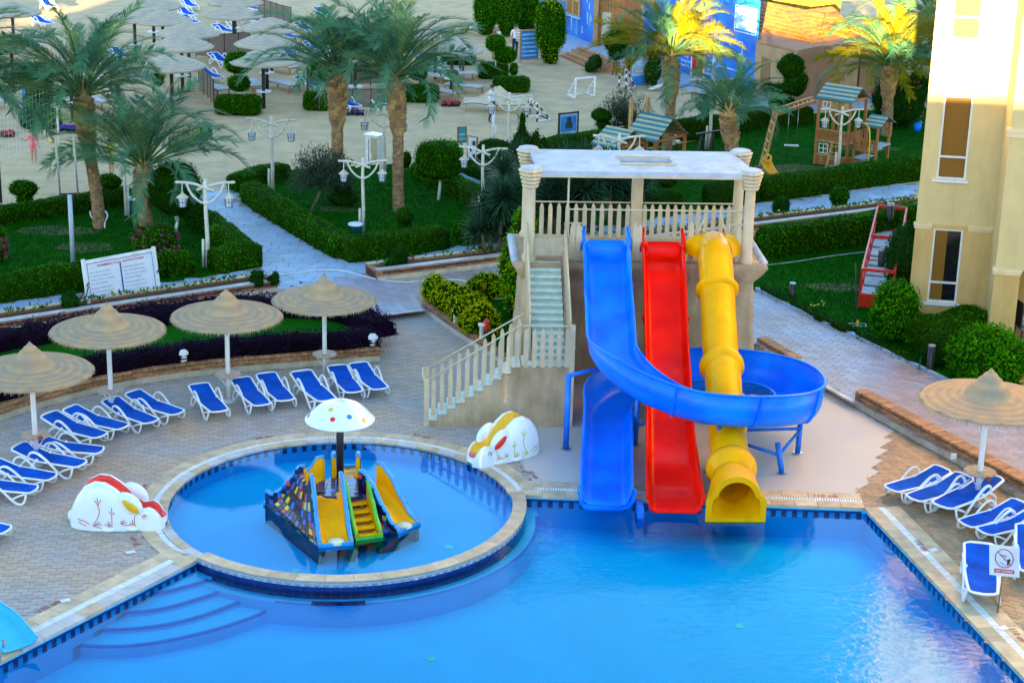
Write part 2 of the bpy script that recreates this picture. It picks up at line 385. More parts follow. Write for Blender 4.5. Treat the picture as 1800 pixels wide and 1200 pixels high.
MT['water_child'] = water_mat('child_pool_water', (.20, .95, 1.0), .35)
# ---------------------------------------------------------------- plan geometry tools
def gp(pts, z=0.0): return [G(x, y, z) for x, y in pts]
def inpoly(P, poly):
    x, y = P[:, 0], P[:, 1]; r = np.zeros(len(P), bool); n = len(poly)
    for i in range(n):
        x1, y1 = poly[i][0], poly[i][1]; x2, y2 = poly[(i+1) % n][0], poly[(i+1) % n][1]
        c = ((y1 > y) != (y2 > y)); 
        if abs(y2-y1) > 1e-9: r ^= c & (x < (x2-x1)*(y-y1)/(y2-y1)+x1)
    return r
def resample(path, step):
    P = [Vector((p[0], p[1], 0)) for p in path]; acc = [0.0]
    for a, b in zip(P, P[1:]): acc.append(acc[-1]+(b-a).length)
    n = max(1, int(round(acc[-1]/step))); out = []; k = 0
    for i in range(n):
        s = acc[-1]*i/n
        while acc[k+1] < s: k += 1
        out.append(P[k].lerp(P[k+1], (s-acc[k])/max(1e-6, acc[k+1]-acc[k])))
    return out+[P[-1]]
def smoothpath(path, it=2):
    P = [Vector((p[0], p[1], 0)) for p in path]
    for _ in range(it):
        Q = [P[0]]
        for a, b in zip(P, P[1:]): Q += [a.lerp(b, .25), a.lerp(b, .75)]
        P = Q+[P[-1]]
    return P
def normals(P):
    out = []
    for i in range(len(P)):
        t = P[min(i+1, len(P)-1)]-P[max(i-1, 0)]; t.normalize(); out.append(Vector((-t.y, t.x, 0)))
    return out
def offs(P, d):
    N = normals(P); return [p+n*d for p, n in zip(P, N)]
def strip_pieces(name, path, d0, d1, z0, z1, mats, parent, L=.5, gap=.012, single=True, jz=.0):
    """a row of stones laid along a path, between two distances from it"""
    P = resample(path, L); A = offs(P, d0); B = offs(P, d1); one = MB()
    for i in range(len(P)-1):
        t = (P[i+1]-P[i]).normalized()*gap/2; m = MB() if single else one; zz = z1+R_.uniform(-jz, jz)
        q = [A[i]+t, A[i+1]-t, B[i+1]-t, B[i]+t]
        m.prism(q, z0, zz, R_.randrange(len(mats)) if len(mats) > 1 else 0)
        if single: m.obj(name, mats, parent)
    if not single: tag(one.obj(name, mats, parent), kind='stuff')
def brick_block(w, l, h):                 # a brick with softened upper edges, origin at its bed
    m = MB(); a, b, c = w/2, l/2, .012
    m.add([(-a, -b, 0), (a, -b, 0), (a, b, 0), (-a, b, 0), (-a, -b, h-c*.6), (a, -b, h-c*.6), (a, b, h-c*.6), (-a, b, h-c*.6), (-a+c, -b+c, h), (a-c, -b+c, h), (a-c, b-c, h), (-a+c, b-c, h)],
          [(0, 1, 5, 4), (1, 2, 6, 5), (2, 3, 7, 6), (3, 0, 4, 7), (4, 5, 9, 8), (5, 6, 10, 9), (6, 7, 11, 10), (7, 4, 8, 11), (8, 9, 10, 11)]); return m
def pave(name, regions, holes, w, l, ang, z, h, mats, parent, wave=.0, nmax=300, gap=.010):
    """pavers in running bond; the nearest nmax are parts of their own, the rest one joined part"""
    al = np.array([[p[0], p[1]] for r in regions for p in r]); c0 = al.mean(0); ca, sa = math.cos(ang), math.sin(ang)
    ex = max(np.ptp(al[:, 0]), np.ptp(al[:, 1])); nx, ny = int(ex/l)+2, int(ex/w)+2
    I, J = np.meshgrid(np.arange(-nx, nx), np.arange(-ny, ny)); u = (I+.5*(J % 2))*l; v = J*w
    if wave: v = v + wave*np.sin(u*2*PI/(l*2)+J*.0)
    X = c0[0]+u*ca-v*sa; Y = c0[1]+u*sa+v*ca; P = np.stack([X.ravel(), Y.ravel()], 1)
    k = np.zeros(len(P), bool)
    for r in regions: k |= inpoly(P, r)
    for r in holes: k &= ~inpoly(P, r)
    P = P[k]; vis = []
    for p in P:
        q = PX((p[0], p[1], z))
        if -60 < q[0] < 1860 and -60 < q[1] < 1260: vis.append((p[0], p[1]))
    vis.sort(key=lambda p: p[1]); me = []
    for mi in range(len(mats)):
        for k in range(2): me.append(brick_block(l-gap, w-gap, h).mesh(name, mats[mi]))
    rest = MB(); nb = brick_block(l-gap, w-gap, h)
    for i, p in enumerate(vis):
        a = ang+R_.uniform(-.02, .02); dz = R_.uniform(-.0015, .0015)
        if i < nmax: put(name, me[R_.randrange(len(me))], parent, (p[0], p[1], z+dz), (R_.uniform(-.006, .006), R_.uniform(-.006, .006), a))
        else:
            c, s_ = math.cos(a), math.sin(a)
            o = len(rest.v); rest.v.extend([(p[0]+x*c-y*s_, p[1]+x*s_+y*c, z+dz+q) for x, y, q in nb.v]); rest.f.extend([tuple(k+o for k in f) for f in nb.f]); rest.m.extend([R_.randrange(len(mats))]*len(nb.f))
    if rest.v: tag(rest.obj(name+'_field', mats, parent), kind='stuff')
def crazy(name, regions, size, z, h, mats, parent, nmax=300):
    al = np.array([[p[0], p[1]] for r in regions for p in r]); mn = al.min(0)-1; mx = al.max(0)+1
    nx = int((mx[0]-mn[0])/size)+2; ny = int((mx[1]-mn[1])/(size*.75))+2; rr = random.Random(4)
    jit = {}
    def V(i, j):
        if (i, j) not in jit: jit[i, j] = (mn[0]+(i+.5*(j % 2))*size/2+rr.uniform(-.2, .2)*size, mn[1]+j*size*.42+rr.uniform(-.2, .2)*size)
        return jit[i, j]
    cells = []
    for j in range(0, int((mx[1]-mn[1])/(size*.42)), 2):
        for i in range(0, nx*2, 2):
            o = (j//2) % 2
            q = [V(i+o, j), V(i+1+o, j), V(i+2+o, j), V(i+2+o, j+2), V(i+1+o, j+2), V(i+o, j+2)]
            c = np.mean(q, axis=0); cells.append((c, q))
    C = np.array([c for c, q in cells]); k = np.zeros(len(C), bool)
    for r in regions: k |= inpoly(C, r)
    vis = []
    for (c, q), kk in zip(cells, k):
        if not kk: continue
        s = PX((c[0], c[1], z))
        if -60 < s[0] < 1860 and -40 < s[1] < 1260: vis.append((c, q))
    vis.sort(key=lambda t: t[0][1]); rest = MB()
    for n, (c, q) in enumerate(vis):
        m = MB() if n < nmax else rest
        f = .965+rr.uniform(-.02, .01); p = [(c[0]+(x-c[0])*f, c[1]+(y-c[1])*f) for x, y in q]
        m.prism(p, z, z+h+rr.uniform(-.003, .003), rr.randrange(len(mats)))
        if n < nmax: m.obj(name, mats, parent)
    if rest.v: tag(rest.obj(name+'_field', mats, parent), kind='stuff')

# ---------------------------------------------------------------- the pools, in plan
CC = Vector((-3.83, 39.10, 0)); CR = 3.96; CRO = CR+.29
def cpt(a, r): return Vector((CC.x+r*math.cos(a), CC.y+r*math.sin(a), 0))
LA = G(318, 995); EA = G(942, 869)
angL = math.atan2(LA.y-CC.y, LA.x-CC.x) % (2*PI); angE = math.atan2(EA.y-CC.y, EA.x-CC.x) % (2*PI)
if angE > PI: angE -= 2*PI
arc_back = [cpt(angE+(angL-angE)*i/48, CR) for i in range(49)]               # from the right end round the back to the left end
PB = cpt(angL, CR+.16); PE = cpt(angE, CR+.2)
F_ = G(1520, 894); RI = G(1800, 1192); R2 = F_+(RI-F_)*1.5
LE = G(0, 1163); L2 = PB+(LE-PB)*2.0
left_edge = [L2, PB]; back_edge = [PE, F_]; right_edge = [F_, R2]
main_outline = [L2, PB]+[cpt(angL+(2*PI-angL+angE)*i/36, CRO-.1) for i in range(37)]+[PE, F_, R2, Vector((R2.x, 14, 0)), Vector((L2.x, 14, 0))]
hole_outline = [L2, PB]+list(reversed(arc_back))+[PE, F_, R2, Vector((R2.x, 14, 0)), Vector((L2.x, 14, 0))]
# boundary between the pool deck and the higher ground
deck_top = gp([(-500, 900), (-120, 790), (0, 738), (100, 708), (200, 683), (300, 666), (400, 655), (500, 647), (600, 640), (668, 635), (655, 605), (612, 562), (741, 546), (800, 585), (885, 640), (1150, 560), (1330, 612), (1500, 714), (1800, 881), (2100, 1050)])
deck_poly = deck_top+[Vector((60, 25, 0)), Vector((60, -8, 0)), Vector((-60, -8, 0)), Vector((-60, 25, 0))]

m = MB(); m.sheet([[(-420, -140), (420, -140), (420, 900), (-420, 900)], deck_poly], UP)
sand = struct('sand', m, MT['sand'])
m = MB(); m.sheet([deck_poly, hole_outline], 0.0)
deck = struct('pool_deck', m, MT['joint'])
m = MB(); n = len(deck_top)
m.add([(p.x, p.y, -.05) for p in deck_top]+[(p.x, p.y, UP) for p in deck_top], [(i, i+1, n+i+1, n+i) for i in range(n-1)])
struct('deck_riser', m, MT['render_cream'])
# pool shells
m = MB(); m.sheet([main_outline], -.80)
mo = main_outline; n = len(mo)
m.add([(p.x, p.y, -.80) for p in mo]+[(p.x, p.y, 0) for p in mo], [(i, (i+1) % n, n+(i+1) % n, n+i) for i in range(n) if not (2 <= i <= 37)])
pool_floor = struct('pool_floor', m, MT['pool_floor'])
m = MB(); m.sheet([[cpt(2*PI*i/72, CR+.02) for i in range(72)]], -.45)
m.grid(lambda u, v: cpt(angE-.05+(angL-angE+.1)*u, CR+.004)+Vector((0, 0, -.45+.455*v)), 60, 2)
child_floor = struct('child_pool_floor', m, MT['pool_floor_child'])
m = MB(); m.sheet([main_outline], -.12); struct('pool_water', m, MT['water'])
m = MB(); m.sheet([[cpt(2*PI*i/72, CR+.003) for i in range(72)]], -.02); struct('child_pool_water', m, MT['water_child'])

# the free-standing rim of the children's pool
rim = thing('basin_wall', 'curved low wall with beige top and patterned tiles around the children\'s pool front', 'pool wall', (CC.x, CC.y, 0))
aS, aE2 = angL+.01, 2*PI+angE-.01
body = MB(); NN = 80
body.grid(lambda u, v: [cpt(aS+(aE2-aS)*u, CR+.003)+Vector((0, 0, -1.0)), cpt(aS+(aE2-aS)*u, CR+.003)+Vector((0, 0, .09)), cpt(aS+(aE2-aS)*u, CRO-.02)+Vector((0, 0, .09)), cpt(aS+(aE2-aS)*u, CRO-.02)+Vector((0, 0, -1.0))][int(round(v*3))], NN, 4)
for a in (aS, aE2): body.add([cpt(a, CR)+Vector((0, 0, -1)), cpt(a, CRO-.02)+Vector((0, 0, -1)), cpt(a, CRO-.02)+Vector((0, 0, .09)), cpt(a, CR)+Vector((0, 0, .09))], [(0, 1, 2, 3)])
body.obj('wall', MT['pool_floor'], rim, rel=True)
def arcstones(name, r0, r1, z0, z1, mats, L, gap, off=0.0, every=1):
    n = int((aE2-aS)*r1/L); out = []
    for i in range(n):
        if i % every: continue
        a0 = aS+(aE2-aS)*i/n+gap/2/r1; a1 = aS+(aE2-aS)*(i+1)/n-gap/2/r1; m = MB()
        m.prism([cpt(a0, r0), cpt((a0+a1)/2, r0), cpt(a1, r0), cpt(a1, r1), cpt((a0+a1)/2, r1), cpt(a0, r1)], z0, z1, bottom=False)
        m.obj(name, mats[i % len(mats)], rim, rel=True)
arcstones('coping_stone', CR-.015, CRO+.012, .09, .125, [MT['coping']], .62, .008)
arcstones('pattern_tile', CRO-.025, CRO, -.02, .075, [MT['tile_light']], .2, .008)
arcstones('dark_tile', CRO-.025, CRO+.002, -.30, -.026, [MT['tile_dark']], .2, .006)
m = MB(); nT = int((aE2-aS)*CRO/.2)
m.grid(lambda u, v: cpt(aS+(aE2-aS)*u, CRO+.004)+Vector((0, 0, .076+.013*v)), 100, 2)
m.obj('blue_line', MT['tile_dark'], rim, rel=True)
m = MB()
for i in range(nT):                      # the fan-shaped blue figures printed on the pale tiles
    a = aS+(aE2-aS)*(i+.5)/nT
    for k in (-1.0, -.5, 0, .5, 1.0):
        p0 = cpt(a+k*.006, CRO+.002)+Vector((0, 0, -.012)); p1 = cpt(a+k*.019, CRO+.002)+Vector((0, 0, .058-abs(k)*.012)); m.beam(p0, p1, .003, .010)
tag(m.obj('tile_figures', MT['text_blue'], rim, rel=True), kind='stuff')
# submerged ledge under the rim and its dark niche
m = MB(); m.grid(lambda u, v: cpt(aS+(aE2-aS)*u, [CRO-.02, CRO+.30, CRO+.30][int(round(v*2))])+Vector((0, 0, [-.30, -.30, -1.0][int(round(v*2))])), 60, 3)
m.obj('ledge', MT['pool_floor'], rim, rel=True)
m = MB(); m.grid(lambda u, v: cpt(aS+.5+(aE2-aS-.62)*u, CRO+.23+.085*v)+Vector((0, 0, -.292)), 60, 2); m.obj('ledge_line', MT['mural_blue'], rim, rel=True)
a0 = math.atan2(G(540, 1058).y-CC.y, G(540, 1058).x-CC.x); a1 = math.atan2(G(648, 1056).y-CC.y, G(648, 1056).x-CC.x)
m = MB(); m.grid(lambda u, v: cpt(a0+(a1-a0)*u, CRO+.12+.2*v)+Vector((0, 0, -.285)), 14, 2); m.obj('ledge_tiles', MT['tile_dark'], rim, rel=True)

# submerged entry steps in the left corner
arcs = [([(221, 1047), (275, 1043), (325, 1030), (366, 1018)], -.22), ([(180, 1075), (225, 1076), (287, 1069), (350, 1051), (398, 1035)], -.32),
        ([(141, 1104), (200, 1106), (275, 1100), (350, 1084), (438, 1050)], -.42), ([(102, 1131), (200, 1136), (275, 1129), (375, 1107), (450, 1082), (485, 1064)], -.52)]
st = thing('pool_steps', 'curved submerged entry steps with dark blue edges in the left corner of the big pool', 'pool steps', PB)
for pts, z in arcs:
    A = smoothpath(gp(pts, z), 3); e = A[-1]; ae = math.atan2(e.y-CC.y, e.x-CC.x) % (2*PI)
    side = [cpt(ae+(angL-ae)*i/8, CRO-.06) for i in range(9)]
    u = (L2-PB).normalized(); s0 = PB+u*((A[0]-PB).dot(u))
    poly = [s0]+A+side+[PB]
    m = MB(); m.prism(poly, -1.0, z); m.obj('step', MT['pool_floor'], st, rel=True)
    ed = MB(); O_ = offs(A, -.004); I_ = offs(A, .055); k = len(A)
    if (O_[3]-PB).length < (I_[3]-PB).length: O_ = offs(A, .004); I_ = offs(A, -.055)
    ed.add([(p.x, p.y, z+.004) for p in I_]+[(p.x, p.y, z+.004) for p in O_]+[(p.x, p.y, z-.05) for p in O_], [(i, i+1, k+i+1, k+i) for i in range(k-1)]+[(k+i, k+i+1, 2*k+i+1, 2*k+i) for i in range(k-1)])
    ed.obj('nosing', MT['step_edge'], st, rel=True)

# stone coping, white overflow grating and border around the pools
zs = [(.010, left_edge, 1), (.0125, back_edge, 1), (.0145, right_edge, 1)]
for zz, path, sgn in zs:
    strip_pieces('coping_stone', path, -.0*sgn-.012, .32, -.04, .016+zz, [MT['coping_grey'], MT['coping']] if path is left_edge else [MT['coping']], deck, .55)
    strip_pieces('grating', path, .325, .50, 0, .010+zz, [MT['grating']], deck, .06, .018, single=False)
    strip_pieces('border_stone', path, .505, .86, 0, .013+zz, [MT['coping']], deck, .6)
ab = list(reversed(arc_back))                                     # left end -> back -> right end, deck on its left side
strip_pieces('coping_stone', ab, -.012, .22, -.04, .030, [MT['coping_grey'], MT['coping']], deck, .55)
strip_pieces('grating', ab, .225, .36, 0, .020, [MT['grating']], deck, .06, .018, single=False)
strip_pieces('border_stone', ab, .365, .68, 0, .027, [MT['coping']], deck, .6)
# dark squares of the waterline
tb = MB().box((0, 0, 0), (.115, .006, .15)).mesh('wall_tile', MT['tile_dark'])
tb2 = MB().box((0, 0, 0), (.125, .004, .05)).mesh('waterline_tile', MT['tile_dark'])
for path, par, zc, stp in ((left_edge, pool_floor, -.20, .25), (back_edge, pool_floor, -.20, .25), (right_edge, pool_floor, -.20, .25), (ab, child_floor, -.12, .25)):
    P = resample(path, .125)
    for i in range(1, len(P)-1):
        q = PX(P[i])
        if not (-20 < q[0] < 1820 and q[1] < 1230): continue
        t = (P[i+1]-P[i-1]).normalized(); a = math.atan2(t.y, t.x); nn = Vector((-t.y, t.x, 0))
        if i % 2 == 0: put('wall_tile', tb, par, P[i]-nn*.006+Vector((0, 0, zc)), (0, 0, a))
        put('waterline_tile', tb2, par, P[i]-nn*.008+Vector((0, 0, zc+.103)), (0, 0, a))
# underwater lamps (unlit discs)
for x, y in ((60, 1153), (520, 1002), (788, 961), (757, 1157), (1300, 1100), (947, 948)):
    c = G(x, y, -.79 if y > 1040 or x > 900 else -.44); md = MB().lathe([(0.001, .012), (.09, .012), (.11, 0)], 16); md.obj('drain_cover', MT['grating'], pool_floor if c.z < -.6 else child_floor).location = c

# pavers
splash = gp([(990, 752), (1330, 640), (1345, 618), (1500, 715), (1570, 750)])
zz = [(1572, 758), (1552, 770), (1570, 773), (1545, 787), (1562, 791), (1537, 805), (1552, 809), (1530, 823), (1545, 829), (1523, 843), (1532, 847), (1512, 858), (1500, 870)]
splash = gp([(1005, 870), (990, 862), (940, 850), (905, 800), (935, 752), (1000, 745), (1000, 640), (1330, 600), (1350, 612), (1500, 716)]+zz+[(1400, 866), (1200, 855)])
m = MB(); m.sheet([splash], .0085); struct('splash_floor', m, MT['pale_floor'])
left_zone = gp([(-400, 1300), (-400, 860), (0, 739), (100, 709), (200, 684), (300, 667), (400, 656), (500, 648), (600, 641), (668, 636), (655, 605), (614, 563), (741, 547), (800, 586), (885, 641), (1000, 640), (1000, 760), (950, 860), (800, 780), (330, 1000)])
right_zone = gp([(1500, 716), (1800, 882), (2000, 1000), (2000, 1300), (1850, 1250), (1500, 870)])
circ = [cpt(2*PI*i/60, CR+.62) for i in range(60)]
pool_hole = [L2, PB, PE, F_, R2, Vector((R2.x, 14, 0)), Vector((L2.x, 14, 0))]
pave('paver', [left_zone], [circ, pool_hole, splash], .155, .24, rad(8), 0, .0085, [MT['paver']], deck, wave=.018)
pave('warm_paver', [right_zone], [splash, pool_hole], .155, .24, rad(-38), 0, .0085, [MT['paver_warm']], deck, wave=.018)
promL = gp([(-120, 660), (-120, 603), (0, 585), (300, 542), (490, 512), (560, 480), (655, 480), (700, 495), (890, 465), (900, 520), (820, 512), (735, 520), (742, 545), (613, 561), (655, 602), (500, 600), (300, 610), (0, 640)], UP)
promR = gp([(1150, 470), (1330, 512), (1350, 522), (1425, 560), (1500, 592), (1600, 642), (1700, 690), (1900, 795), (1900, 925), (1800, 868), (1500, 703), (1332, 606), (1150, 540)], UP)
m = MB(); m.sheet([promL], UP+.004); m.sheet([promR], UP+.004); prom = struct('promenade', m, MT['joint'])
pave('pink_paver', [promR, promL], [], .2, .4, rad(-32), UP+.004, .008, [MT['paver_pink']], prom)
# white crazy-paved walks
walk = [gp([(-120, 588), (-120, 553), (0, 532), (345, 490), (460, 470), (600, 455), (900, 424), (1340, 357), (1610, 322), (1610, 345), (1350, 378), (900, 440), (690, 466), (640, 485), (490, 508), (300, 534), (0, 568)], UP),
        gp([(340, 362), (352, 340), (402, 330), (415, 348), (605, 458), (560, 470), (455, 478)], UP), gp([(788, 312), (832, 302), (902, 342), (902, 368), (870, 362)], UP)]
m = MB()
for i, r in enumerate(walk): m.sheet([r], UP+.004+.002*i)
wk = struct('walkway', m, MT['joint'])
crazy('paving_stone', walk, .62, UP+.008, .008, [MT['crazy']], wk)
# lawns
lawns = [gp([(-120, 572), (-120, 400), (0, 372), (240, 335), (350, 350), (350, 372), (458, 468), (345, 490), (0, 536)], UP), gp([(405, 338), (480, 300), (640, 292), (700, 288), (810, 318), (900, 378), (900, 424), (600, 458)], UP),
         gp([(905, 380), (905, 300), (960, 280), (1150, 262), (1300, 232), (1360, 205), (1500, 195), (1640, 190), (1640, 315), (1340, 356), (905, 422)], UP),
         gp([(1332, 512), (1200, 470), (1340, 438), (1620, 400), (1760, 400), (1800, 738), (1700, 689), (1600, 641), (1500, 591)], UP),
         gp([(758, 541), (748, 522), (820, 512), (905, 520), (1000, 560), (1000, 620), (905, 636)], UP)]
m = MB()
for i, r in enumerate(lawns): m.sheet([r], UP+.003)
lw = struct('lawn', m, MT['lawn'])
m = MB()
for x, y, a, b in ((105, 405, 1.5, .8), (150, 435, 1.0, .7), (600, 368, 1.0, .5), (1405, 300, 2.6, 1.3), (1470, 505, 1.2, .5), (1500, 590, .7, .5), (1520, 260, 1.6, .8)):
    c = G(x, y, UP); m.sheet([[(c.x+a*math.cos(t*PI/8)*R_.uniform(.7, 1.1), c.y+b*math.sin(t*PI/8)*R_.uniform(.7, 1.1)) for t in range(16)]], UP+.008)
tag(struct('worn_grass', m, MT['lawn_dry']), kind='structure')
g = MB(); rg = np.random.default_rng(3)
for r, dens in zip(lawns, (260, 260, 110, 260, 260)):
    A = np.array([[p[0], p[1]] for p in r]); mn, mx = A.min(0), A.max(0); n = int(np.prod(mx-mn)*dens); P = rg.uniform(mn, mx, (n, 2)); P = P[inpoly(P, r)]
    for x, y in P:
        a = rg.uniform(0, 2*PI); h = rg.uniform(.03, .075); dx, dy = math.cos(a)*.022, math.sin(a)*.022; lx, ly = rg.normal(0, .02, 2)
        o = len(g.v); g.v += [(x-dx, y-dy, UP), (x+dx, y+dy, UP), (x+lx, y+ly, UP+h)]; g.f.append((o, o+1, o+2)); g.m.append(0)
tag(g.obj('grass', LEAF['grass']), 'short dark green grass of the hotel lawns around the palms', 'grass', kind='stuff')

# ---------------------------------------------------------------- low walls, kerbs and planters
def brickwall(name, label, path, z0, zb, z1, thick, side=1, cap=True, L=.22, pz=0, brick='brick', cat='wall', base='render_cream'):
    """rendered footing with brick courses above; side = the way the thickness goes"""
    P = resample(path, L); t = thing(name, label, cat, Vector((P[0].x, P[0].y, z0)))
    I = offs(P, thick*side)
    fm = MB(); fm.prism(list(P)+list(reversed(I)), z0, zb, bottom=True)
    o = offs(P, -.015*side); k = len(P); fm = MB()
    fm.add([(p.x, p.y, z0) for p in o]+[(p.x, p.y, zb) for p in o]+[(p.x, p.y, zb) for p in I]+[(p.x, p.y, z1-.07) for p in P]+[(p.x, p.y, z1-.07) for p in I]+[(p.x, p.y, z0) for p in I],
           [(a+i, a+i+1, b+i+1, b+i) for a, b in ((0, k), (k, 2*k), (3*k, 4*k), (4*k, 5*k)) for i in range(k-1)])
    for e in (0, k-1): fm.add([(o[e].x, o[e].y, z0), (I[e].x, I[e].y, z0), (I[e].x, I[e].y, z1-.07), (o[e].x, o[e].y, z1-.07)], [(0, 1, 2, 3)])
    fm.obj('footing', MT[base], t, rel=True)
    bm_ = brick_block(L-.015, .11, .068).mesh('brick', MT[brick]); cm = brick_block(L*.5-.012, thick+.02, .07).mesh('brick', MT[brick])
    n = 0; courses = max(1, int((z1-.07-zb)/.075)); stuff = MB()
    for i in range(len(P)-1):
        c = (P[i]+P[i+1])/2; d = (P[i+1]-P[i]).normalized(); a = math.atan2(d.y, d.x); nn = Vector((-d.y, d.x, 0))*side
        q = PX(c)
        if not (-60 < q[0] < 1860): continue
        for r in range(courses):
            o2 = d*(L/2 if r % 2 else 0)
            if n < 290: put('brick', bm_, t, c+o2+nn*.045-t.location+Vector((0, 0, zb+.004+r*.075)), (0, 0, a)); n += 1
        if cap:
            for hh in (-.25, .25):
                if n < 299: put('brick', cm, t, c+d*(L*hh)+nn*thick/2-t.location+Vector((0, 0, z1-.07)), (0, 0, a)); n += 1
                else:
                    M3 = Matrix.Translation(c+d*(L*hh)+nn*thick/2+Vector((0, 0, z1-.07))) @ Matrix.Rotation(a, 4, 'Z'); b = brick_block(L*.5-.012, thick+.02, .07)
                    stuff.add([M3 @ Vector(v) for v in b.v], b.f)
    if stuff.v: tag(stuff.obj('brick_course', MT[brick], t, rel=True), kind='stuff')
    return t
curve_front = smoothpath(deck_top[1:10], 2)
brickwall('planter_wall', 'long curved planter wall of orange brick on a cream footing behind the left loungers', curve_front, 0, .16, .40, .2, 1, L=.3)
pr = gp([(668, 635), (652, 606)]); back_pl = smoothpath(gp([(652, 604), (600, 575), (520, 566), (400, 566), (300, 580), (150, 602), (0, 628), (-120, 655)], UP), 2)
soil_poly = [p for p in offs(curve_front, .1)]+[p for p in back_pl]
m = MB(); m.sheet([soil_poly], .33); m.add([(p.x, p.y, UP-.01) for p in back_pl]+[(p.x, p.y, .33) for p in back_pl], [(i, i+1, len(back_pl)+i+1, len(back_pl)+i) for i in range(len(back_pl)-1)])
struct('planter_soil', m, MT['soil'])
lawn5 = offs(curve_front, .85)[:-3]+list(reversed([p for p in offs(list(reversed(back_pl)), .75)]))[2:]
m = MB(); m.sheet([lawn5], .336); struct('planter_lawn', m, MT['lawn'])
pw = gp([(1502, 714), (1600, 768), (1700, 824), (1800, 880), (1900, 937)])
brickwall('parapet_wall', 'low parapet wall with brick coping beside the right promenade behind the loungers', pw, 0, .20, .46, .36, 1)
brickwall('kerb_wall', 'short low brick kerb wall between the slide tower and the right promenade', gp([(1330, 612), (1360, 630), (1392, 648)]), 0, .10, .34, .3, 1, L=.22)
brickwall('kerb_wall', 'grey and brick kerb running down beside the lime green bushes to the stairs', gp([(743, 547), (800, 587), (884, 641)]), 0, .14, .30, .16, 1, L=.22, brick='brick_red', base='plinth')
m = MB(); m.beam(G(612, 561, UP+.01), G(742, 545, UP+.01), .12, .04); m.beam(G(1392, 646, UP+.01), G(1500, 706, UP+.01), .14, .05)
m.obj('step_edge', MT['coping_grey'], deck)
kerb = resample(gp([(1330, 509), (1350, 519), (1425, 557), (1500, 589), (1600, 639), (1700, 687), (1900, 790)], UP), .8)
for a, b in zip(kerb, kerb[1:]):
    MB().beam(Vector((a.x, a.y, UP+.03)), Vector((b.x, b.y, UP+.03))-(b-a)*.02, .12, .10).obj('kerb_stone', MT['crazy'], prom)
def planter(name, label, a, b, width, h, ends=(1, 1)):
    d = (b-a).normalized(); nn = Vector((-d.y, d.x, 0))
    t = brickwall(name, label, [a, b], UP, UP+h*.42, UP+h, .2, 1, L=.4, brick='brick_red', base='render_cream')
    loc = t.location
    m = MB(); m.prism([a+nn*width, b+nn*width, b+nn*(width-.18), a+nn*(width-.18)], UP, UP+h-.01, bottom=True)
    for e, o in ((a, d), (b, -d)): m.prism([e, e+nn*width, e+nn*width+o*.18, e+o*.18], UP, UP+h-.015)
    m.obj('back_wall', MT['brick_red'], t, rel=True)
    m = MB(); m.prism([a+nn*.15, b+nn*.15, b+nn*(width-.1), a+nn*(width-.1)], UP, UP+h-.08); m.obj('soil', MT['soil'], t, rel=True)
    m = MB(); m.prism([a-nn*.03, b-nn*.03, b+nn*.23, a+nn*.23], UP+h-.0, UP+h+.035, bottom=True); m.obj('capstone', MT['coping_grey'], t, rel=True)
    m = MB(); m.prism([a+nn*(width-.2), b+nn*(width-.2), b+nn*(width+.02), a+nn*(width+.02)], UP+h-.0, UP+h+.03, bottom=True); m.obj('capstone', MT['coping'], t, rel=True)
    return a, b, nn, d, UP+h-.08, width
PLA = planter('flower_planter', 'long flower planter of brick with pale cap behind the instruction board, left of the plaza', G(-80, 598, UP), G(488, 512, UP), .95, .34)
PLB = planter('flower_planter', 'long brick flower planter right of the plaza running on behind the slide tower', G(664, 494, UP), G(1640, 372, UP), .95, .34)
# depth marks painted on the border stones
def text3(s, size, mt, name, parent=None, M=None, ext=.0015, align='CENTER', font_sp=1.0):
    cu = bpy.data.curves.new(name, 'FONT'); cu.body = s; cu.size = size; cu.align_x = align; cu.align_y = 'CENTER'; cu.extrude = ext; cu.resolution_u = 2; cu.space_character = font_sp; cu.offset = size*.012
    o = bpy.data.objects.new(name, cu); COL.objects.link(o); dg = bpy.context.evaluated_depsgraph_get(); me = bpy.data.meshes.new_from_object(o.evaluated_get(dg))
    COL.objects.unlink(o); bpy.data.objects.remove(o); me.name = name; me.materials.clear(); me.materials.append(mt)
    o2 = bpy.data.objects.new(name, me); COL.objects.link(o2)
    if M is not None: o2.matrix_world = M
    if parent is not None: o2.parent = parent
    return o2
for x, y, a, s in ((85, 1067, None, '110 cm'), (236, 953, 1, '35 cm'), (465, 770, 0, '35 cm'), (741, 768, 0, '35 cm'), (937, 836, 3, '35 cm'), (1450, 873, 4, '110 cm'), (1619, 960, 5, '110 cm'), (1788, 1118, 5, '110 cm'), (250, 860, 1, '35 cm')):
    c = G(x, y, .0)
    if a is None: t = (PB-L2).normalized(); aa = math.atan2(t.y, t.x)
    elif a in (1, 0, 3): t = c-CC; aa = math.atan2(t.y, t.x)-PI/2; aa = aa
    elif a == 4: t = F_-PE; aa = math.atan2(t.y, t.x)
    else: t = RI-F_; aa = math.atan2(t.y, t.x)
    text3(s, .20, MT['mark_red'], 'depth_mark', deck, Matrix.Translation((c.x, c.y, .0325)) @ Matrix.Rotation(aa, 4, 'Z'))
for x, y, mt_ in ((115, 1057, 'lantern_glass'), (230, 972, 'white_paint'), (1627, 974, 'lantern_glass'), (1641, 968, 'white_paint'), (1763, 1105, 'lantern_glass'), (930, 802, 'pale_floor')):
    c = G(x, y); MB().box((c.x, c.y, .03), (.2, .14, .006), .5).obj('skimmer_lid', MT[mt_], deck)
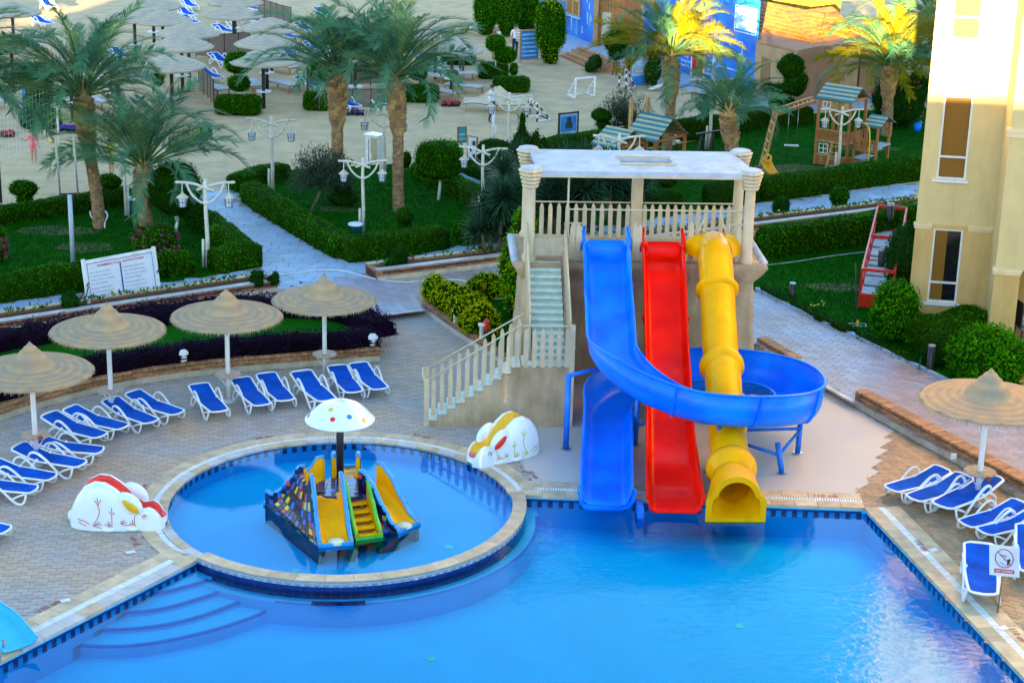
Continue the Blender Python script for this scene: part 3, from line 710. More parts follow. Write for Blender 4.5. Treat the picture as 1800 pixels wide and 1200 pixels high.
# ---------------------------------------------------------------- the slide tower; local axes: u to the right, w away from the pool, z up
TO = G(1000, 751); TY = rad(3)
tower = thing('slide_tower', 'cream concrete slide tower with stairs, picket railings, palm capital columns and a flat pale roof', 'tower', TO, TY)
PZ = 3.5; WF = 3.4; WB = 5.8; UL = -1.0; UR = 5.1
def TL(x, y, z): return Matrix.Rotation(-TY, 3, 'Z') @ (G(x, y, z)-TO)
def rough_loft(sections, n=18, amp=.03, fr=2.0):
    """rounded rectangle sections (z, u0, u1, w0, w1, corner radius) lofted, surface made uneven"""
    def ring(z, u0, u1, w0, w1, r):
        P = []
        for cx, cy, a0 in ((u1-r, w1-r, 0), (u0+r, w1-r, PI/2), (u0+r, w0+r, PI), (u1-r, w0+r, 1.5*PI)):
            for k in range(4): a = a0+k*PI/6; P.append(Vector((cx+r*math.cos(a), cy+r*math.sin(a), z)))
        Q = []
        for i in range(16):
            a, b = P[i], P[(i+1) % 16]; m = max(1, int(round((b-a).length/.22))); m = {3: 28, 7: 11, 11: 28, 15: 11}.get(i, 1)
            Q += [a.lerp(b, j/m) for j in range(m)]
        return Q
    R = [ring(*s) for s in sections]; N = len(R[0]); mb = MB(); c = Vector((sum(s[1]+s[2] for s in sections)/2/len(sections), sum(s[3]+s[4] for s in sections)/2/len(sections), 0)); vs = []
    for r in R:
        for p in r:
            d = Vector((p.x-c.x, p.y-c.y, 0)).normalized(); vs.append(p+d*amp*noise.noise(p*fr+Vector((3, 1, 7)))+d*amp*.5*noise.noise(p*fr*3.1))
    mb.add(vs, [(i*N+k, i*N+(k+1) % N, (i+1)*N+(k+1) % N, (i+1)*N+k) for i in range(len(R)-1) for k in range(N)]); mb.add([vs[(len(R)-1)*N+k] for k in range(N)], [tuple(range(N))]); return mb
secs = [(0, UL-.3, UR+.28, WF-.12, WB+.1, .15)]+[(z, UL-.3+.22*z/3, UR+.28-.2*z/3, WF-.12+.1*z/3, WB+.1, .15) for z in (.4, .8, 1.2, 1.6, 2.0, 2.1, 2.2, 2.6, 2.9)]+[(3.0, UL-.12, UR+.14, WF-.08, WB+.14, .15), (3.12, UL-.24, UR+.26, WF-.16, WB+.26, .12), (3.3, UL-.34, UR+.36, WF-.24, WB+.3, .1), (3.38, UL-.42, UR+.42, WF-.26, WB+.36, .1), (3.50, UL-.38, UR+.40, WF-.22, WB+.34, .1)]
rough_loft(secs, amp=.07).obj('wall', MT['rock'], tower, smooth=True)
m = MB(); m.box(((UL+UR)/2, (WF+WB)/2, PZ+.012), (UR-UL+.3, WB-WF+.2, .02)); m.obj('platform_floor', MT['rock'], tower)
# scalloped carved edge stones on the sides of the platform
for s in range(11):
    m = MB(); m.ball((UR+.33, WF+.0+s*.24, PZ+.0), .13, 8, sc=(.9, .9, .7)); m.obj('edge_stone', MT['roof_white'], tower, smooth=True)
    m = MB(); m.ball((UL-.33, WF+.0+s*.24, PZ+.0), .13, 8, sc=(.9, .9, .8)); m.obj('edge_stone', MT['roof_white'], tower, smooth=True)
# lower flight
NS = 10; u0, u1 = -3.62, -1.28; LZ = 1.62; LW = 1.05
m = MB(); pts = [(u0-.05, 0)]
for i in range(NS): ua = u0+(u1-u0)*i/NS; pts += [(ua, .04+LZ*i/NS), (ua, .04+LZ*(i+1)/NS-.05 if i < NS-1 else LZ)]
# wall face with stepped outline, a slab .10 thick each side plus steps between
for wv, th in ((0, .12), (LW-.12, .12)):
    for i in range(NS):
        ua, ub = u0+(u1-u0)*i/NS, u0+(u1-u0)*(i+1)/NS
        m.box(((ua+.02)/2+0, wv+th/2, (.1+LZ*i/NS+.06)/2), (0.0-ua-.02, th-.001*i, .1+LZ*i/NS+.06)) if False else m.add(*(lambda A: (A, [(0, 1, 2, 3), (7, 6, 5, 4), (3, 2, 6, 7), (0, 3, 7, 4), (1, 5, 6, 2)]))([(ua, wv, 0), (ub, wv, 0), (ub, wv, .12+LZ*i/NS), (ua, wv, .12+LZ*i/NS), (ua, wv+th, 0), (ub, wv+th, 0), (ub, wv+th, .12+LZ*i/NS), (ua, wv+th, .12+LZ*i/NS)]))
m.box((u1/2+.02, LW/2, LZ/2), (-u1+.04, LW-.002, LZ))
m.obj('stair_wall', MT['rock'], tower)
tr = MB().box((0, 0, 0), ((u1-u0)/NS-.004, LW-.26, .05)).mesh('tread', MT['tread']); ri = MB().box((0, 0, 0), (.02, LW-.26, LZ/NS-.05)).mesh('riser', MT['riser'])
for i in range(NS):
    ua = u0+(u1-u0)*(i+.5)/NS; put('tread', tr, tower, (ua, LW/2, LZ*(i+1)/NS-.03)); put('riser', ri, tower, (ua-(u1-u0)/NS/2+.012, LW/2, LZ*(i+.5)/NS-.03))
m = MB(); m.box((u1/2+.02, LW/2, LZ+.012), (-u1-.02, LW-.24, .02)); m.obj('landing', MT['tread'], tower)
# upper flight
UA, UB = -1.0, -.04; N2 = 14; W0 = .62; DZ = (PZ-LZ)/N2; DW = (WF+.02-W0)/N2
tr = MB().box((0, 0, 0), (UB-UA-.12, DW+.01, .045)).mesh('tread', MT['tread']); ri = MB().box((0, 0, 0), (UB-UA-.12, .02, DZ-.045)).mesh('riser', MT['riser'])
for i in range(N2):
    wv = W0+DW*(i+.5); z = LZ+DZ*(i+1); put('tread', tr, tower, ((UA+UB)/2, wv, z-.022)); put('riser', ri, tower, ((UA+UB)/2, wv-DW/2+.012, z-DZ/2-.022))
m = MB()
for uu in (UA-.02, UB+.0):
    m.add([(uu+s, y, z) for s in (-.04, .05) for y, z in ((W0-.1, 0), (WF+.1, 0), (WF+.1, PZ+.06), (W0-.1, LZ+.06))], [(0, 1, 2, 3), (7, 6, 5, 4), (3, 2, 6, 7), (0, 3, 7, 4)])
m.obj('stair_wall', MT['rock'], tower)
# railings: flat pickets with pointed heads and a round hand rail
def picket(h, w=.115, t=.05):
    m = MB(); pr = [(-w/2, 0), (w/2, 0), (w*.46, h-.12), (w*.25, h-.03), (0, h), (-w*.25, h-.03), (-w*.46, h-.12)]; n = 7
    m.add([(x, -t/2, z) for x, z in pr]+[(x, t/2, z) for x, z in pr], [tuple(range(n)), tuple(range(2*n-1, n-1, -1))]+[(i, n+i, n+(i+1) % n, (i+1) % n) for i in range(n)]); return m
pk = picket(.97).mesh('picket', MT['cream_smooth']); pkT = picket(1.02, .125).mesh('picket', MT['cream_smooth'])
def rail(parent, a, b, n, me, rot=0, rh=1.04, r=.022, post=True):
    a, b = Vector(a), Vector(b)
    for i in range(n): put('picket', me, parent, a.lerp(b, (i+.5)/n), (0, 0, rot))
    MB().tube([a+Vector((0, 0, rh)), b+Vector((0, 0, rh))], r, 8).obj('handrail', MT['cream_smooth'], parent, smooth=True)
rail(tower, (u0+.02, .06, .22), (u1, .06, LZ+.09), 11, pk, rh=1.05); rail(tower, (u0+.02, LW-.06, .22), (u1+.1, LW-.06, LZ+.09), 11, pk, rh=1.05)
rail(tower, (u1+.02, .06, LZ), (0, .06, LZ), 6, pkT, rh=1.1)
rail(tower, (UA-.03, W0+.1, LZ+.15), (UA-.03, WF-.1, PZ), 15, pk, rot=PI/2, rh=1.08); rail(tower, (UB+.03, W0-.3, LZ+.05), (UB+.03, WF-.1, PZ), 16, pk, rot=PI/2, rh=1.08)
for uu, ww in ((u0-.06, .06), (u0-.06, LW-.06), (0.02, .06)):
    h = 1.25 if uu < -1 else LZ+1.12; MB().box((uu, ww, h/2), (.13, .12, h)).obj('newel', MT['cream_smooth'], tower)
MB().tube([(u0-.1, 0.02, 1.2), (u0-.16, .3, 1.32), (u0-.16, .8, 1.32), (u0-.1, LW, 1.2)], .022, 8).obj('handrail', MT['cream_smooth'], tower, smooth=True)
rail(tower, (UL+.15, WB-.12, PZ), (2.05, WB-.12, PZ), 12, pkT, rh=1.06); rail(tower, (2.3, WB-.12, PZ), (UR-.2, WB-.12, PZ), 12, pkT, rh=1.06)
MB().box((-.45, WF+.35, PZ+.28), (1.0, .01, .5)).obj('side_panel', MT['render_cream'], tower)
rail(tower, (.12, WF+.02, PZ), (.45, WF+.02, PZ), 2, pkT, rh=1.04)
for uu, hh in ((.06, 2.38), (.4, .98), (1.9, 1.05), (2.02, 1.0), (3.42, 1.08), (4.72, 1.0)):
    if hh > 1.5: MB().tube([(uu, WF+.02, PZ), (uu, WF+.02, PZ+hh)], .028, 8).obj('rail_post', MT['cream_smooth'], tower, smooth=True)
    else: put('picket', pkT, tower, (uu, WF+.04, PZ), sc=(1.1, 1, hh))
MB().tube([(.06, WF+.02, PZ+1.42), (UR-.1, WF+.02, PZ+1.42)], .025, 8).obj('front_bar', MT['cream_smooth'], tower, smooth=True)
MB().tube([(3.78, WF, PZ+1.4), (3.42, WF-.05, PZ+.2)], .022, 6).obj('brace', MT['cream_smooth'], tower, smooth=True)
MB().tube([(4.15, WF, PZ+1.4), (4.62, WF-.05, PZ+.02)], .022, 6).obj('brace', MT['cream_smooth'], tower, smooth=True)
MB().tube([(4.2, WF+.02, PZ+1.02), (UR-.15, WF+.02, PZ+1.1)], .022, 6).obj('rail_bar', MT['cream_smooth'], tower, smooth=True)
# columns
RZ = 5.92
def column(u, wv, cap=True):
    m = MB(); m.lathe([(.19, PZ), (.19, PZ+.12), (.145, PZ+.18), (.135, RZ-.45), (.14, RZ-.1)], 14, c=(u, wv, 0), wob=lambda i, a: .05*math.cos(7*a) if i > 1 else 0); c = m.obj('column', MT['cream_smooth'], tower, smooth=True)
    if cap:
        for k in range(5):
            r0 = .15+.022*k; z0 = RZ-.42+.105*k
            m = MB(); m.lathe([(r0-.03, z0), (r0+.03, z0+.02), (r0+.045, z0+.08), (r0-.02, z0+.11)], 32, c=(u, wv, 0), wob=lambda i, a: .20*abs(math.cos(5*a)) if i in (1, 2) else 0); m.obj('capital_ring', MT['cream_smooth'], c, smooth=True)
        m = MB(); m.lathe([(.23, RZ+.08), (.27, RZ+.10), (.27, RZ+.14), (.22, RZ+.16), (.001, RZ+.165)], 24, c=(u, wv, 0)); m.obj('abacus', MT['roof_white'], c, smooth=False)
    return c
for u, wv in ((UL+.04, WF+.02), (UR-.16, WF+.02), (UL+.1, WB+.05), (UR-.05, WB+.05)): column(u, wv)
MB().box((2.18, WB-.05, (PZ+RZ)/2+.02), (.3, .28, RZ-PZ)).obj('pillar', MT['cream_smooth'], tower)
m = MB(); rl = [(UL+.22, WF-.1), (UR-.02, WF-.1), (UR-.32, WB+.15), (UL+.12, WB+.15)]; hh = [(1.55, 4.2), (2.98, 4.2), (2.93, 4.98), (1.50, 4.98)]
m.sheet([rl, hh], RZ+.07); m.sheet([rl, hh], RZ-.04)
for lp in (rl, hh): m.add([(x, y, RZ-.04) for x, y in lp]+[(x, y, RZ+.07) for x, y in lp], [(i, (i+1) % 4, 4+(i+1) % 4, 4+i) for i in range(4)])
m.obj('roof', MT['roof_white'], tower)
m = MB(); m.box(((UL+UR)/2, WF-.02, RZ-.06), (UR-UL-.4, .14, .10)); m.box(((UL+UR)/2, WB+.05, RZ-.06), (UR-UL-.6, .14, .10)); m.obj('roof_beam', MT['cream_smooth'], tower)
for b in ((2.24, 4.16, 1.56, .05), (2.2, 5.02, 1.52, .05)): MB().box((b[0], b[1], RZ+.10), (b[2], b[3], .05)).obj('hatch_kerb', MT['cream_smooth'], tower)
for u in (.3, 2.05, 3.8):            # small cone lamps on the front wall
    c = thing('wall_lamp', {.3: 'small cone lamp on the tower wall left of the blue slide', 2.05: 'small cone lamp on the tower wall between the blue and the red slide', 3.8: 'small cone lamp on the tower wall between the red and the yellow slide'}[u], 'lamp', TO+Matrix.Rotation(TY, 3, 'Z') @ Vector((u, WF-.24, .95)), TY, 'cone lamps on the tower wall')
    MB().lathe([(.03, -.15), (.08, .12), (.085, .14)], 12).obj('shade', MT['black_metal'], c, smooth=True); MB().lathe([(.001, .17), (.06, .165), (.088, .142)], 12).obj('cap', MT['white_plastic'], c, smooth=True); MB().box((0, .12, 0), (.03, .14, .03)).obj('bracket', MT['black_metal'], c)

# ---------------------------------------------------------------- slides
def sweep(path, sec, mi=0, close_sec=True, roll=None):
    P = [Vector(p) for p in path]; N = len(P); mb = MB(); vs = []; ns = None
    for i, p in enumerate(P):
        t = (P[min(i+1, N-1)]-P[max(i-1, 0)]).normalized(); sd = Vector((0, 0, 1)).cross(t).normalized(); up = t.cross(sd)   # sd points to the left of travel
        S = sec(i/(N-1), i); ns = len(S)
        for x, y in S: vs.append(p+sd*x+up*y)
    fs = [(i*ns+k, (i+1)*ns+k, (i+1)*ns+(k+1) % ns, i*ns+(k+1) % ns) for i in range(N-1) for k in range(ns if close_sec else ns-1)]
    if close_sec: fs.append(tuple(range(ns))); fs.append(tuple((N-1)*ns+k for k in range(ns-1, -1, -1)))
    mb.add(vs, fs, mi); return mb
def trough(hw, hl, hr, th=.035, n=16, flat=.5):
    """channel section: half width, wall heights left and right, thickness"""
    inner = []
    for k in range(n+1):
        s = -1+2*k/n; h = hl if s > 0 else hr; q = max(0, (abs(s)-flat)/(1-flat)); inner.append((hw*(abs(s)**.82)*(1 if s > 0 else -1), h*(1-math.sqrt(max(0, 1-q*q)))))
    inner[0] = (-hw, hr); inner[-1] = (hw, hl)
    outer = [(x*(1+th/hw), y-th if abs(x) < hw*.93 else y) for x, y in inner]
    return inner+list(reversed(outer))
def rimpath(path, x, y):
    P = [Vector(p) for p in path]; out = []
    for i, p in enumerate(P):
        t = (P[min(i+1, len(P)-1)]-P[max(i-1, 0)]).normalized(); sd = Vector((0, 0, 1)).cross(t).normalized(); up = t.cross(sd); out.append(p+sd*x(i)+up*y(i))
    return out
def lerp(a, b, t): return a+(b-a)*min(1, max(0, t))
def curve(keys, t):
    for (t0, v0), (t1, v1) in zip(keys, keys[1:]):
        if t <= t1: s = (t-t0)/(t1-t0); s = s*s*(3-2*s)*.5+s*.5; return v0+(v1-v0)*max(0, s)
    return keys[-1][1]
# blue spiral slide
bs = thing('spiral_slide', 'blue open spiral slide winding once round the other two slides into the pool', 'slide', TO, TY)
UC, WC, RC = 3.28, -.95, 2.40
path = []
for i in range(22): t = i/21; path.append((1.12+(.90-1.12)*t, WF+.15+(WC-WF-.15)*t, curve([(0, PZ+.12), (.10, PZ+.06), (.55, 2.86), (1, 2.28)], t)))
for i in range(1, 72): t = 2*PI*i/72; path.append((UC+RC*math.cos(PI+t), WC+RC*math.sin(PI+t), curve([(0, 2.28), (PI/2, 1.52), (PI, .98), (1.5*PI, .66), (2*PI, .42)], t)))
for i in range(0, 20): t = i/19; path.append((.90+(.48-.90)*t, WC+(-5.05-WC)*t, curve([(0, .42), (.6, .12), (1, .02)], t)))
path = [(1.12, WF+.24, PZ+.52), (1.12, WF+.2, PZ+.30)]+path; path[2] = (1.12, WF+.1, PZ+.12)
NPT = len(path)
def bw(i):
    k = lerp(0, 1, (i-20)/10)*lerp(1, 0, (i-92)/8); st_ = lerp(.50, .42, i/3.5)
    return max(st_, .42)*(1-k)+k*.34, max(st_, .42)*(1-k)+k*.82
sec = lambda t, i: trough(.58, *bw(i))
sweep(path, sec).obj('chute', MT['blue_glass'], bs, smooth=True)
for sx, kk in ((1, 0), (-1, 1)): MB().tube(rimpath(path, lambda i: sx*.6, lambda i: bw(i)[kk]), .035, 8).obj('rim', MT['blue_glass'], bs, smooth=True)
for i in (11, 36, 44, 52, 60, 68, 78, 88):
    q = path[i-1:i+2]; s = lambda t, j: [(x*1.035, y-.02) for x, y in trough(.59, bw(i)[0]+.02, bw(i)[1]+.02, .05)]
    qq = [Vector(path[i]).lerp(Vector(path[i+1]), .0), Vector(path[i]).lerp(Vector(path[i+1]), .25)]
    sweep(qq, s).obj('flange', MT['blue_glass'], bs, smooth=False)
sweep([(.48, -5.02, .02), (.48, -5.16, .0)], lambda t, i: [(x*1.06, y-.02) for x, y in trough(.6, .45, .45, .05)]).obj('end_collar', MT['blue_glass'], bs)
for px_, py_ in ((1055, 444), (1078, 444)): pass
def leg(par, a, b, r=.07, base=True, mt='blue_steel'):
    MB().tube([a, b], r, 10).obj('support', MT[mt], par, smooth=True)
    if base: MB().lathe([(.13, 0), (.13, .02), (.07, .025)], 12, c=(b[0], b[1], 0.012), cap=True).obj('base_plate', MT['steel'], par)
for s_, par, u_, mt_ in ((1, bs, 1.12, 'blue_glass'), (-1, bs, 1.12, 'blue_glass')): MB().tube([(u_+s_*.6, WF+.0, PZ+.30), (u_+s_*.62, WF+.10, PZ+.62), (u_+s_*.58, WF+.22, PZ+.92)], [.10, .07, .04], 8).obj('horn', MT[mt_], par, smooth=True)
leg(bs, (4.85, -2.9, .75), (4.98, -3.05, 0)); leg(bs, (5.65, -1.65, .8), (5.62, -1.72, 0)); leg(bs, (3.35, -3.3, 1.3), (3.2, -2.95, 0)); leg(bs, (1.6, -1.2, 1.6), (1.58, -1.25, 0))
tA, tB = TL(991, 790, 0), TL(1000, 790, 0); leg(bs, (tA.x+.05, tA.y, 1.98), (tA.x+.05, tA.y, 0), .075)
MB().tube([(tA.x+.0, tA.y, 1.95), (.62, tA.y+.5, 1.98)], .055, 8).obj('cross_bar', MT['blue_steel'], bs, smooth=True)
MB().tube([(4.9, -2.95, .45), (5.64, -1.7, .62)], .04, 8).obj('cross_bar', MT['blue_steel'], bs, smooth=True); MB().tube([(4.9, -2.95, .45), (4.0, -2.2, .5)], .045, 8).obj('cross_bar', MT['blue_steel'], bs, smooth=True)
MB().tube([(5.64, -1.7, .66), (4.3, -1.7, .62)], .045, 8).obj('cross_bar', MT['blue_steel'], bs, smooth=True); MB().tube([(1.58, -1.25, .55), (2.6, -.9, .65)], .045, 8).obj('cross_bar', MT['blue_steel'], bs, smooth=True)
MB().box((1.25, -5.25, -.1), (.14, .5, .5)).obj('water_box', MT['mural_blue'], bs)
# red slide
rs = thing('straight_slide', 'glossy red straight open slide in the middle of the tower', 'slide', TO, TY)
path = [(2.66+(2.05-2.66)*t, WF+.15+(-5.45-WF-.15)*t, curve([(0, PZ+.12), (.06, PZ+.06), (.45, 1.75), (.74, .50), (.88, .14), (1, .02)], t)) for t in [i/50 for i in range(51)]]
path = [(2.67, WF+.24, PZ+.50), (2.67, WF+.2, PZ+.28), (2.66, WF+.1, PZ+.12)]+path[1:]
rw = lambda i: max(lerp(.46, .34, i/4.5), lerp(.34, .30, i/40)); rwd = lambda i: lerp(.52, .63, (i-30)/20)
sweep(path, lambda t, i: trough(rwd(i), rw(i), rw(i), flat=.62)).obj('chute', MT['red_glass'], rs, smooth=True)
for sx in (1, -1): MB().tube(rimpath(path, lambda i: sx*(rwd(i)+.02), rw), .032, 8).obj('rim', MT['red_glass'], rs, smooth=True)
for i in (16, 31): q = [Vector(path[i]), Vector(path[i]).lerp(Vector(path[i+1]), .3)]; sweep(q, lambda t, j: [(x*1.05, y-.03) for x, y in trough(rwd(i)+.02, rw(i), rw(i), .05, flat=.62)]).obj('flange', MT['red_glass'], rs)
for s_ in (1, -1): MB().tube([(2.66+s_*.54, WF+.0, PZ+.28), (2.66+s_*.56, WF+.10, PZ+.60), (2.66+s_*.52, WF+.22, PZ+.88)], [.09, .065, .04], 8).obj('horn', MT['red_glass'], rs, smooth=True)
leg(rs, (2.35, -.9, 1.15), (2.35, -.9, 0), .06, mt='red_paint'); leg(rs, (2.2, -3.0, .4), (2.2, -3.0, 0), .06, mt='red_paint')
# yellow tube slide
ys = thing('tube_slide', 'yellow closed tube slide with thick collars and an open arched mouth', 'slide', TO, TY)
path = [(4.02+(3.46-4.02)*t, WF+.05+(-4.95-WF-.05)*t, curve([(0, PZ+.42), (.08, PZ+.36), (.5, 1.95), (.8, .88), (1, .48)], t)) for t in [i/40 for i in range(41)]]
def ring(r, n=28, th=.03): return [(r*math.cos(2*PI*k/n), r*math.sin(2*PI*k/n)) for k in range(n)]
sweep(path, lambda t, i: ring(.455), close_sec=False).add([], []).obj('tube', MT['yellow_glass'], ys, smooth=True)
MB().tube(path, .45, 28, cap=False).obj('tube_wall', MT['yellow_glass'], ys, smooth=True)
MB().tube(path, .425, 24, cap=False).obj('tube_lining', MT['yellow_glass'], ys, smooth=True)
for f, wd in ((.23, .13), (.52, .17), (.93, .24)):
    i = int(f*40); c = Vector(path[i]); t = (Vector(path[i+1])-c).normalized()
    MB().tube([c-t*wd, c-t*wd*.6, c+t*wd*.6, c+t*wd], [.46, .62, .62, .46] if f < .9 else [.46, .64, .62, .50], 28).obj('collar', MT['yellow_glass'], ys, smooth=True) if False else None
    pr = [(-wd*.8, .455), (-wd*.6, .53), (-wd*.3, .565), (wd*.2, .565), (wd*.6, .52), (wd*.9, .455)] if f < .9 else [(-wd*1.2, .455), (-wd, .55), (-wd*.4, .60), (wd*.2, .60), (wd*.9, .51), (wd*1.3, .47)]
    MB().tube([c+t*a for a, b in pr], [b for a, b in pr], 30, cap=False).obj('collar', MT['yellow_glass'], ys, smooth=True)
def arch(hw, h, r, n=12):                                     # arched outline, flat below
    P = [(hw, -r*1.0)]
    P += [(hw*.98, -r*.2)]
    for k in range(n+1): a = PI*k/n; P.append((r*math.cos(a), h+r*math.sin(a)*.98))
    P += [(-hw*.98, -r*.2), (-hw, -r*1.0)]
    return P
e0 = Vector(path[-1]); e1 = e0+Vector((-.04, -.72, -.06))
N_ = 28
def mouth(u, v, ro):
    a = 2*PI*v; c = e0.lerp(e1, u); x, z = math.cos(a), math.sin(a)
    sq = u; r = lerp(.47, .50, u)+ro
    X = r*x*(1+.22*sq*(1 if z < 0.1 else .0)); Z = r*z
    if z < 0: X = lerp(r*x, (r+.12)*math.copysign(min(1, abs(x)*1.6), x), sq); Z = lerp(r*z, -(r)*min(1, abs(z)*1.25), sq)
    return Vector((c.x+X, c.y, c.z+Z))
m = MB(); m.grid(lambda u, v: mouth(u, v, .08), 8, N_, cv=True); m.obj('mouth', MT['yellow_glass'], ys, smooth=True)
m = MB(); m.grid(lambda u, v: mouth(u, v, -.06), 8, N_, cv=True); m.obj('mouth_lining', MT['yellow_glass'], ys, smooth=True)
A = [mouth(1, k/N_, .08) for k in range(N_)]; B = [mouth(1, k/N_, -.06)+Vector((0, -.0, 0)) for k in range(N_)]
m = MB(); m.add(A+B, [(k, (k+1) % N_, N_+(k+1) % N_, N_+k) for k in range(N_)]); m.obj('mouth_lip', MT['yellow_glass'], ys)
m = MB(); c = Vector(path[0])
m.grid(lambda u, v: Vector((c.x+(.47+.20*u)*math.cos(PI*v)*(1+.18*u), c.y-.42+.42*u, c.z-.20+(.56+.04*u)*math.sin(PI*v)**.6+.02*u)), 6, 20); m.obj('entry_hood', MT['yellow_glass'], ys, smooth=True)
for s in (): MB().ball((c.x+s*.5, c.y-.45, c.z-.28), .26, 12, sc=(.9, .8, 1.1)).obj('hood_lobe', MT['yellow_glass'], ys, smooth=True)
for s in (-1, 1): MB().tube([(c.x+s*.30, c.y-.1, c.z+.38), (c.x+s*.28, c.y-.1, c.z+.62), (c.x+s*.40, c.y-.1, c.z+.62), (c.x+s*.42, c.y-.1, c.z+.38)], .018, 6).obj('grab_handle', MT['cream_smooth'], ys, smooth=True)
leg(ys, (3.75, -.9, 1.2), (3.75, -.9, 0), .06, mt='yellow_paint'); leg(ys, (3.5, -3.6, .4), (3.5, -3.6, 0), .06, mt='yellow_paint')
MB().tube([(3.6, -1.9, .62), (4.3, -1.7, .62)], .045, 8).obj('cross_bar', MT['yellow_paint'], ys, smooth=True); MB().tube([(3.5, -2.4, .5), (4.0, -2.2, .5)], .045, 8).obj('cross_bar', MT['yellow_paint'], ys, smooth=True)

# ---------------------------------------------------------------- play castle in the children's pool
PC = G(600, 856, .62); ZP = .62
kc = thing('play_castle', 'small water play castle with yellow slides, green edged steps and dark mosaic walls', 'play castle', (PC.x, PC.y, 0))
m = MB(); m.prism([(PC.x+.66*math.cos(a*PI/4+.2), PC.y+.66*math.sin(a*PI/4+.2)) for a in range(8)], -.45, ZP-.01); m.obj('core', MT['mosaic_navy'], kc, rel=True)
m = MB()
for i in range(-3, 4):
    for j in range(-3, 4):
        if math.hypot(i*.17, j*.17) < .60: pass
tl = MB().box((0, 0, 0), (.205, .205, .016)).mesh('floor_tile', [MT['tile_dark']]); tl2 = MB().box((0, 0, 0), (.205, .205, .016)).mesh('floor_tile', [MT['mosaic_blue']])
for i in range(-3, 4):
    for j in range(-3, 4):
        if math.hypot(i*.22, j*.22) < .6: put('floor_tile', tl if (i*3+j*5) % 4 else tl2, kc, (i*.22, j*.22, ZP+.0), (0, 0, .0))
tile_me = {k: MB().box((0, 0, 0), (1, 1, 1)).mesh('mosaic_tile', MT[k]) for k in ('mosaic_navy', 'mosaic_blue', 'mosaic_red', 'mosaic_yellow')}
ntile = [0]; stuff_t = MB()
def castle_wall(a, b, hp, th=.09, tiles=(1, 1), rim_m='castle_rim', inner='yellow_glass'):
    """vertical side wall of a small slide from a (at the platform) to b (foot); hp = height profile"""
    a, b = Vector((a[0], a[1], 0)), Vector((b[0], b[1], 0)); d = (b-a); L = d.length; d.normalize(); nn = Vector((-d.y, d.x, 0)); N = 14
    top = [a+d*(L*i/N)+Vector((0, 0, curve(hp, i/N))) for i in range(N+1)]
    m = MB()
    for s in (-1, 1):
        vs = [Vector((p.x, p.y, -.45))+nn*s*th/2 for p in top]+[p+nn*s*th/2 for p in top]; f = [(i, i+1, N+2+i, N+1+i) for i in range(N)]
        m.add(vs, f if s < 0 else [tuple(reversed(q)) for q in f], 1 if tiles[0 if s < 0 else 1] else 0)
    vs = [p-nn*th/2 for p in top]+[p+nn*th/2 for p in top]; m.add(vs, [(i, i+1, N+2+i, N+1+i) for i in range(N)], 0)
    m.add([Vector((p.x, p.y, -.45))+nn*s*th/2 for p in (top[0], top[-1]) for s in (-1, 1)]+[p+nn*s*th/2 for p in (top[0], top[-1]) for s in (-1, 1)], [(0, 1, 5, 4), (2, 3, 7, 6)], 0)
    m.obj('side_wall', [MT[inner], MT['mosaic_navy']], kc, rel=True)
    MB().beam((a.x, a.y, -.23), (b.x, b.y, -.23), th+.03, .44).obj('wall_base', MT['mosaic_navy'], kc, rel=True)
    MB().tube(top, th*.62, 6).obj('edge', MT[rim_m], kc, smooth=True, rel=True)
    ang = math.atan2(d.y, d.x)
    for s, on in zip((-1, 1), tiles):
        if not on: continue
        tw, tz = .125, .115
        for i in range(int(L/tw)):
            x = (i+.5)*tw; zt = curve(hp, x/L); r = 0; z = -.06
            while z+tz*.6 < zt:
                k = R_.random(); mk = 'mosaic_navy' if k < .70 else 'mosaic_blue' if k < .86 else 'mosaic_red' if k < .94 else 'mosaic_yellow'
                c = a+d*(x+(.05 if r % 2 else 0)*0)+nn*s*(th/2+.006)+Vector((0, 0, z+tz/2)); hz = min(tz, zt-z)
                if ntile[0] < 150: put('mosaic_tile', tile_me[mk], kc, c-kc.location, (0, 0, ang), (tw-.014, .014, hz-.014)); ntile[0] += 1
                else: stuff_t.box(c, (tw-.014, .014, hz-.014), ang, {'mosaic_navy': 0, 'mosaic_blue': 1, 'mosaic_red': 2, 'mosaic_yellow': 3}[mk])
                z += tz; r += 1
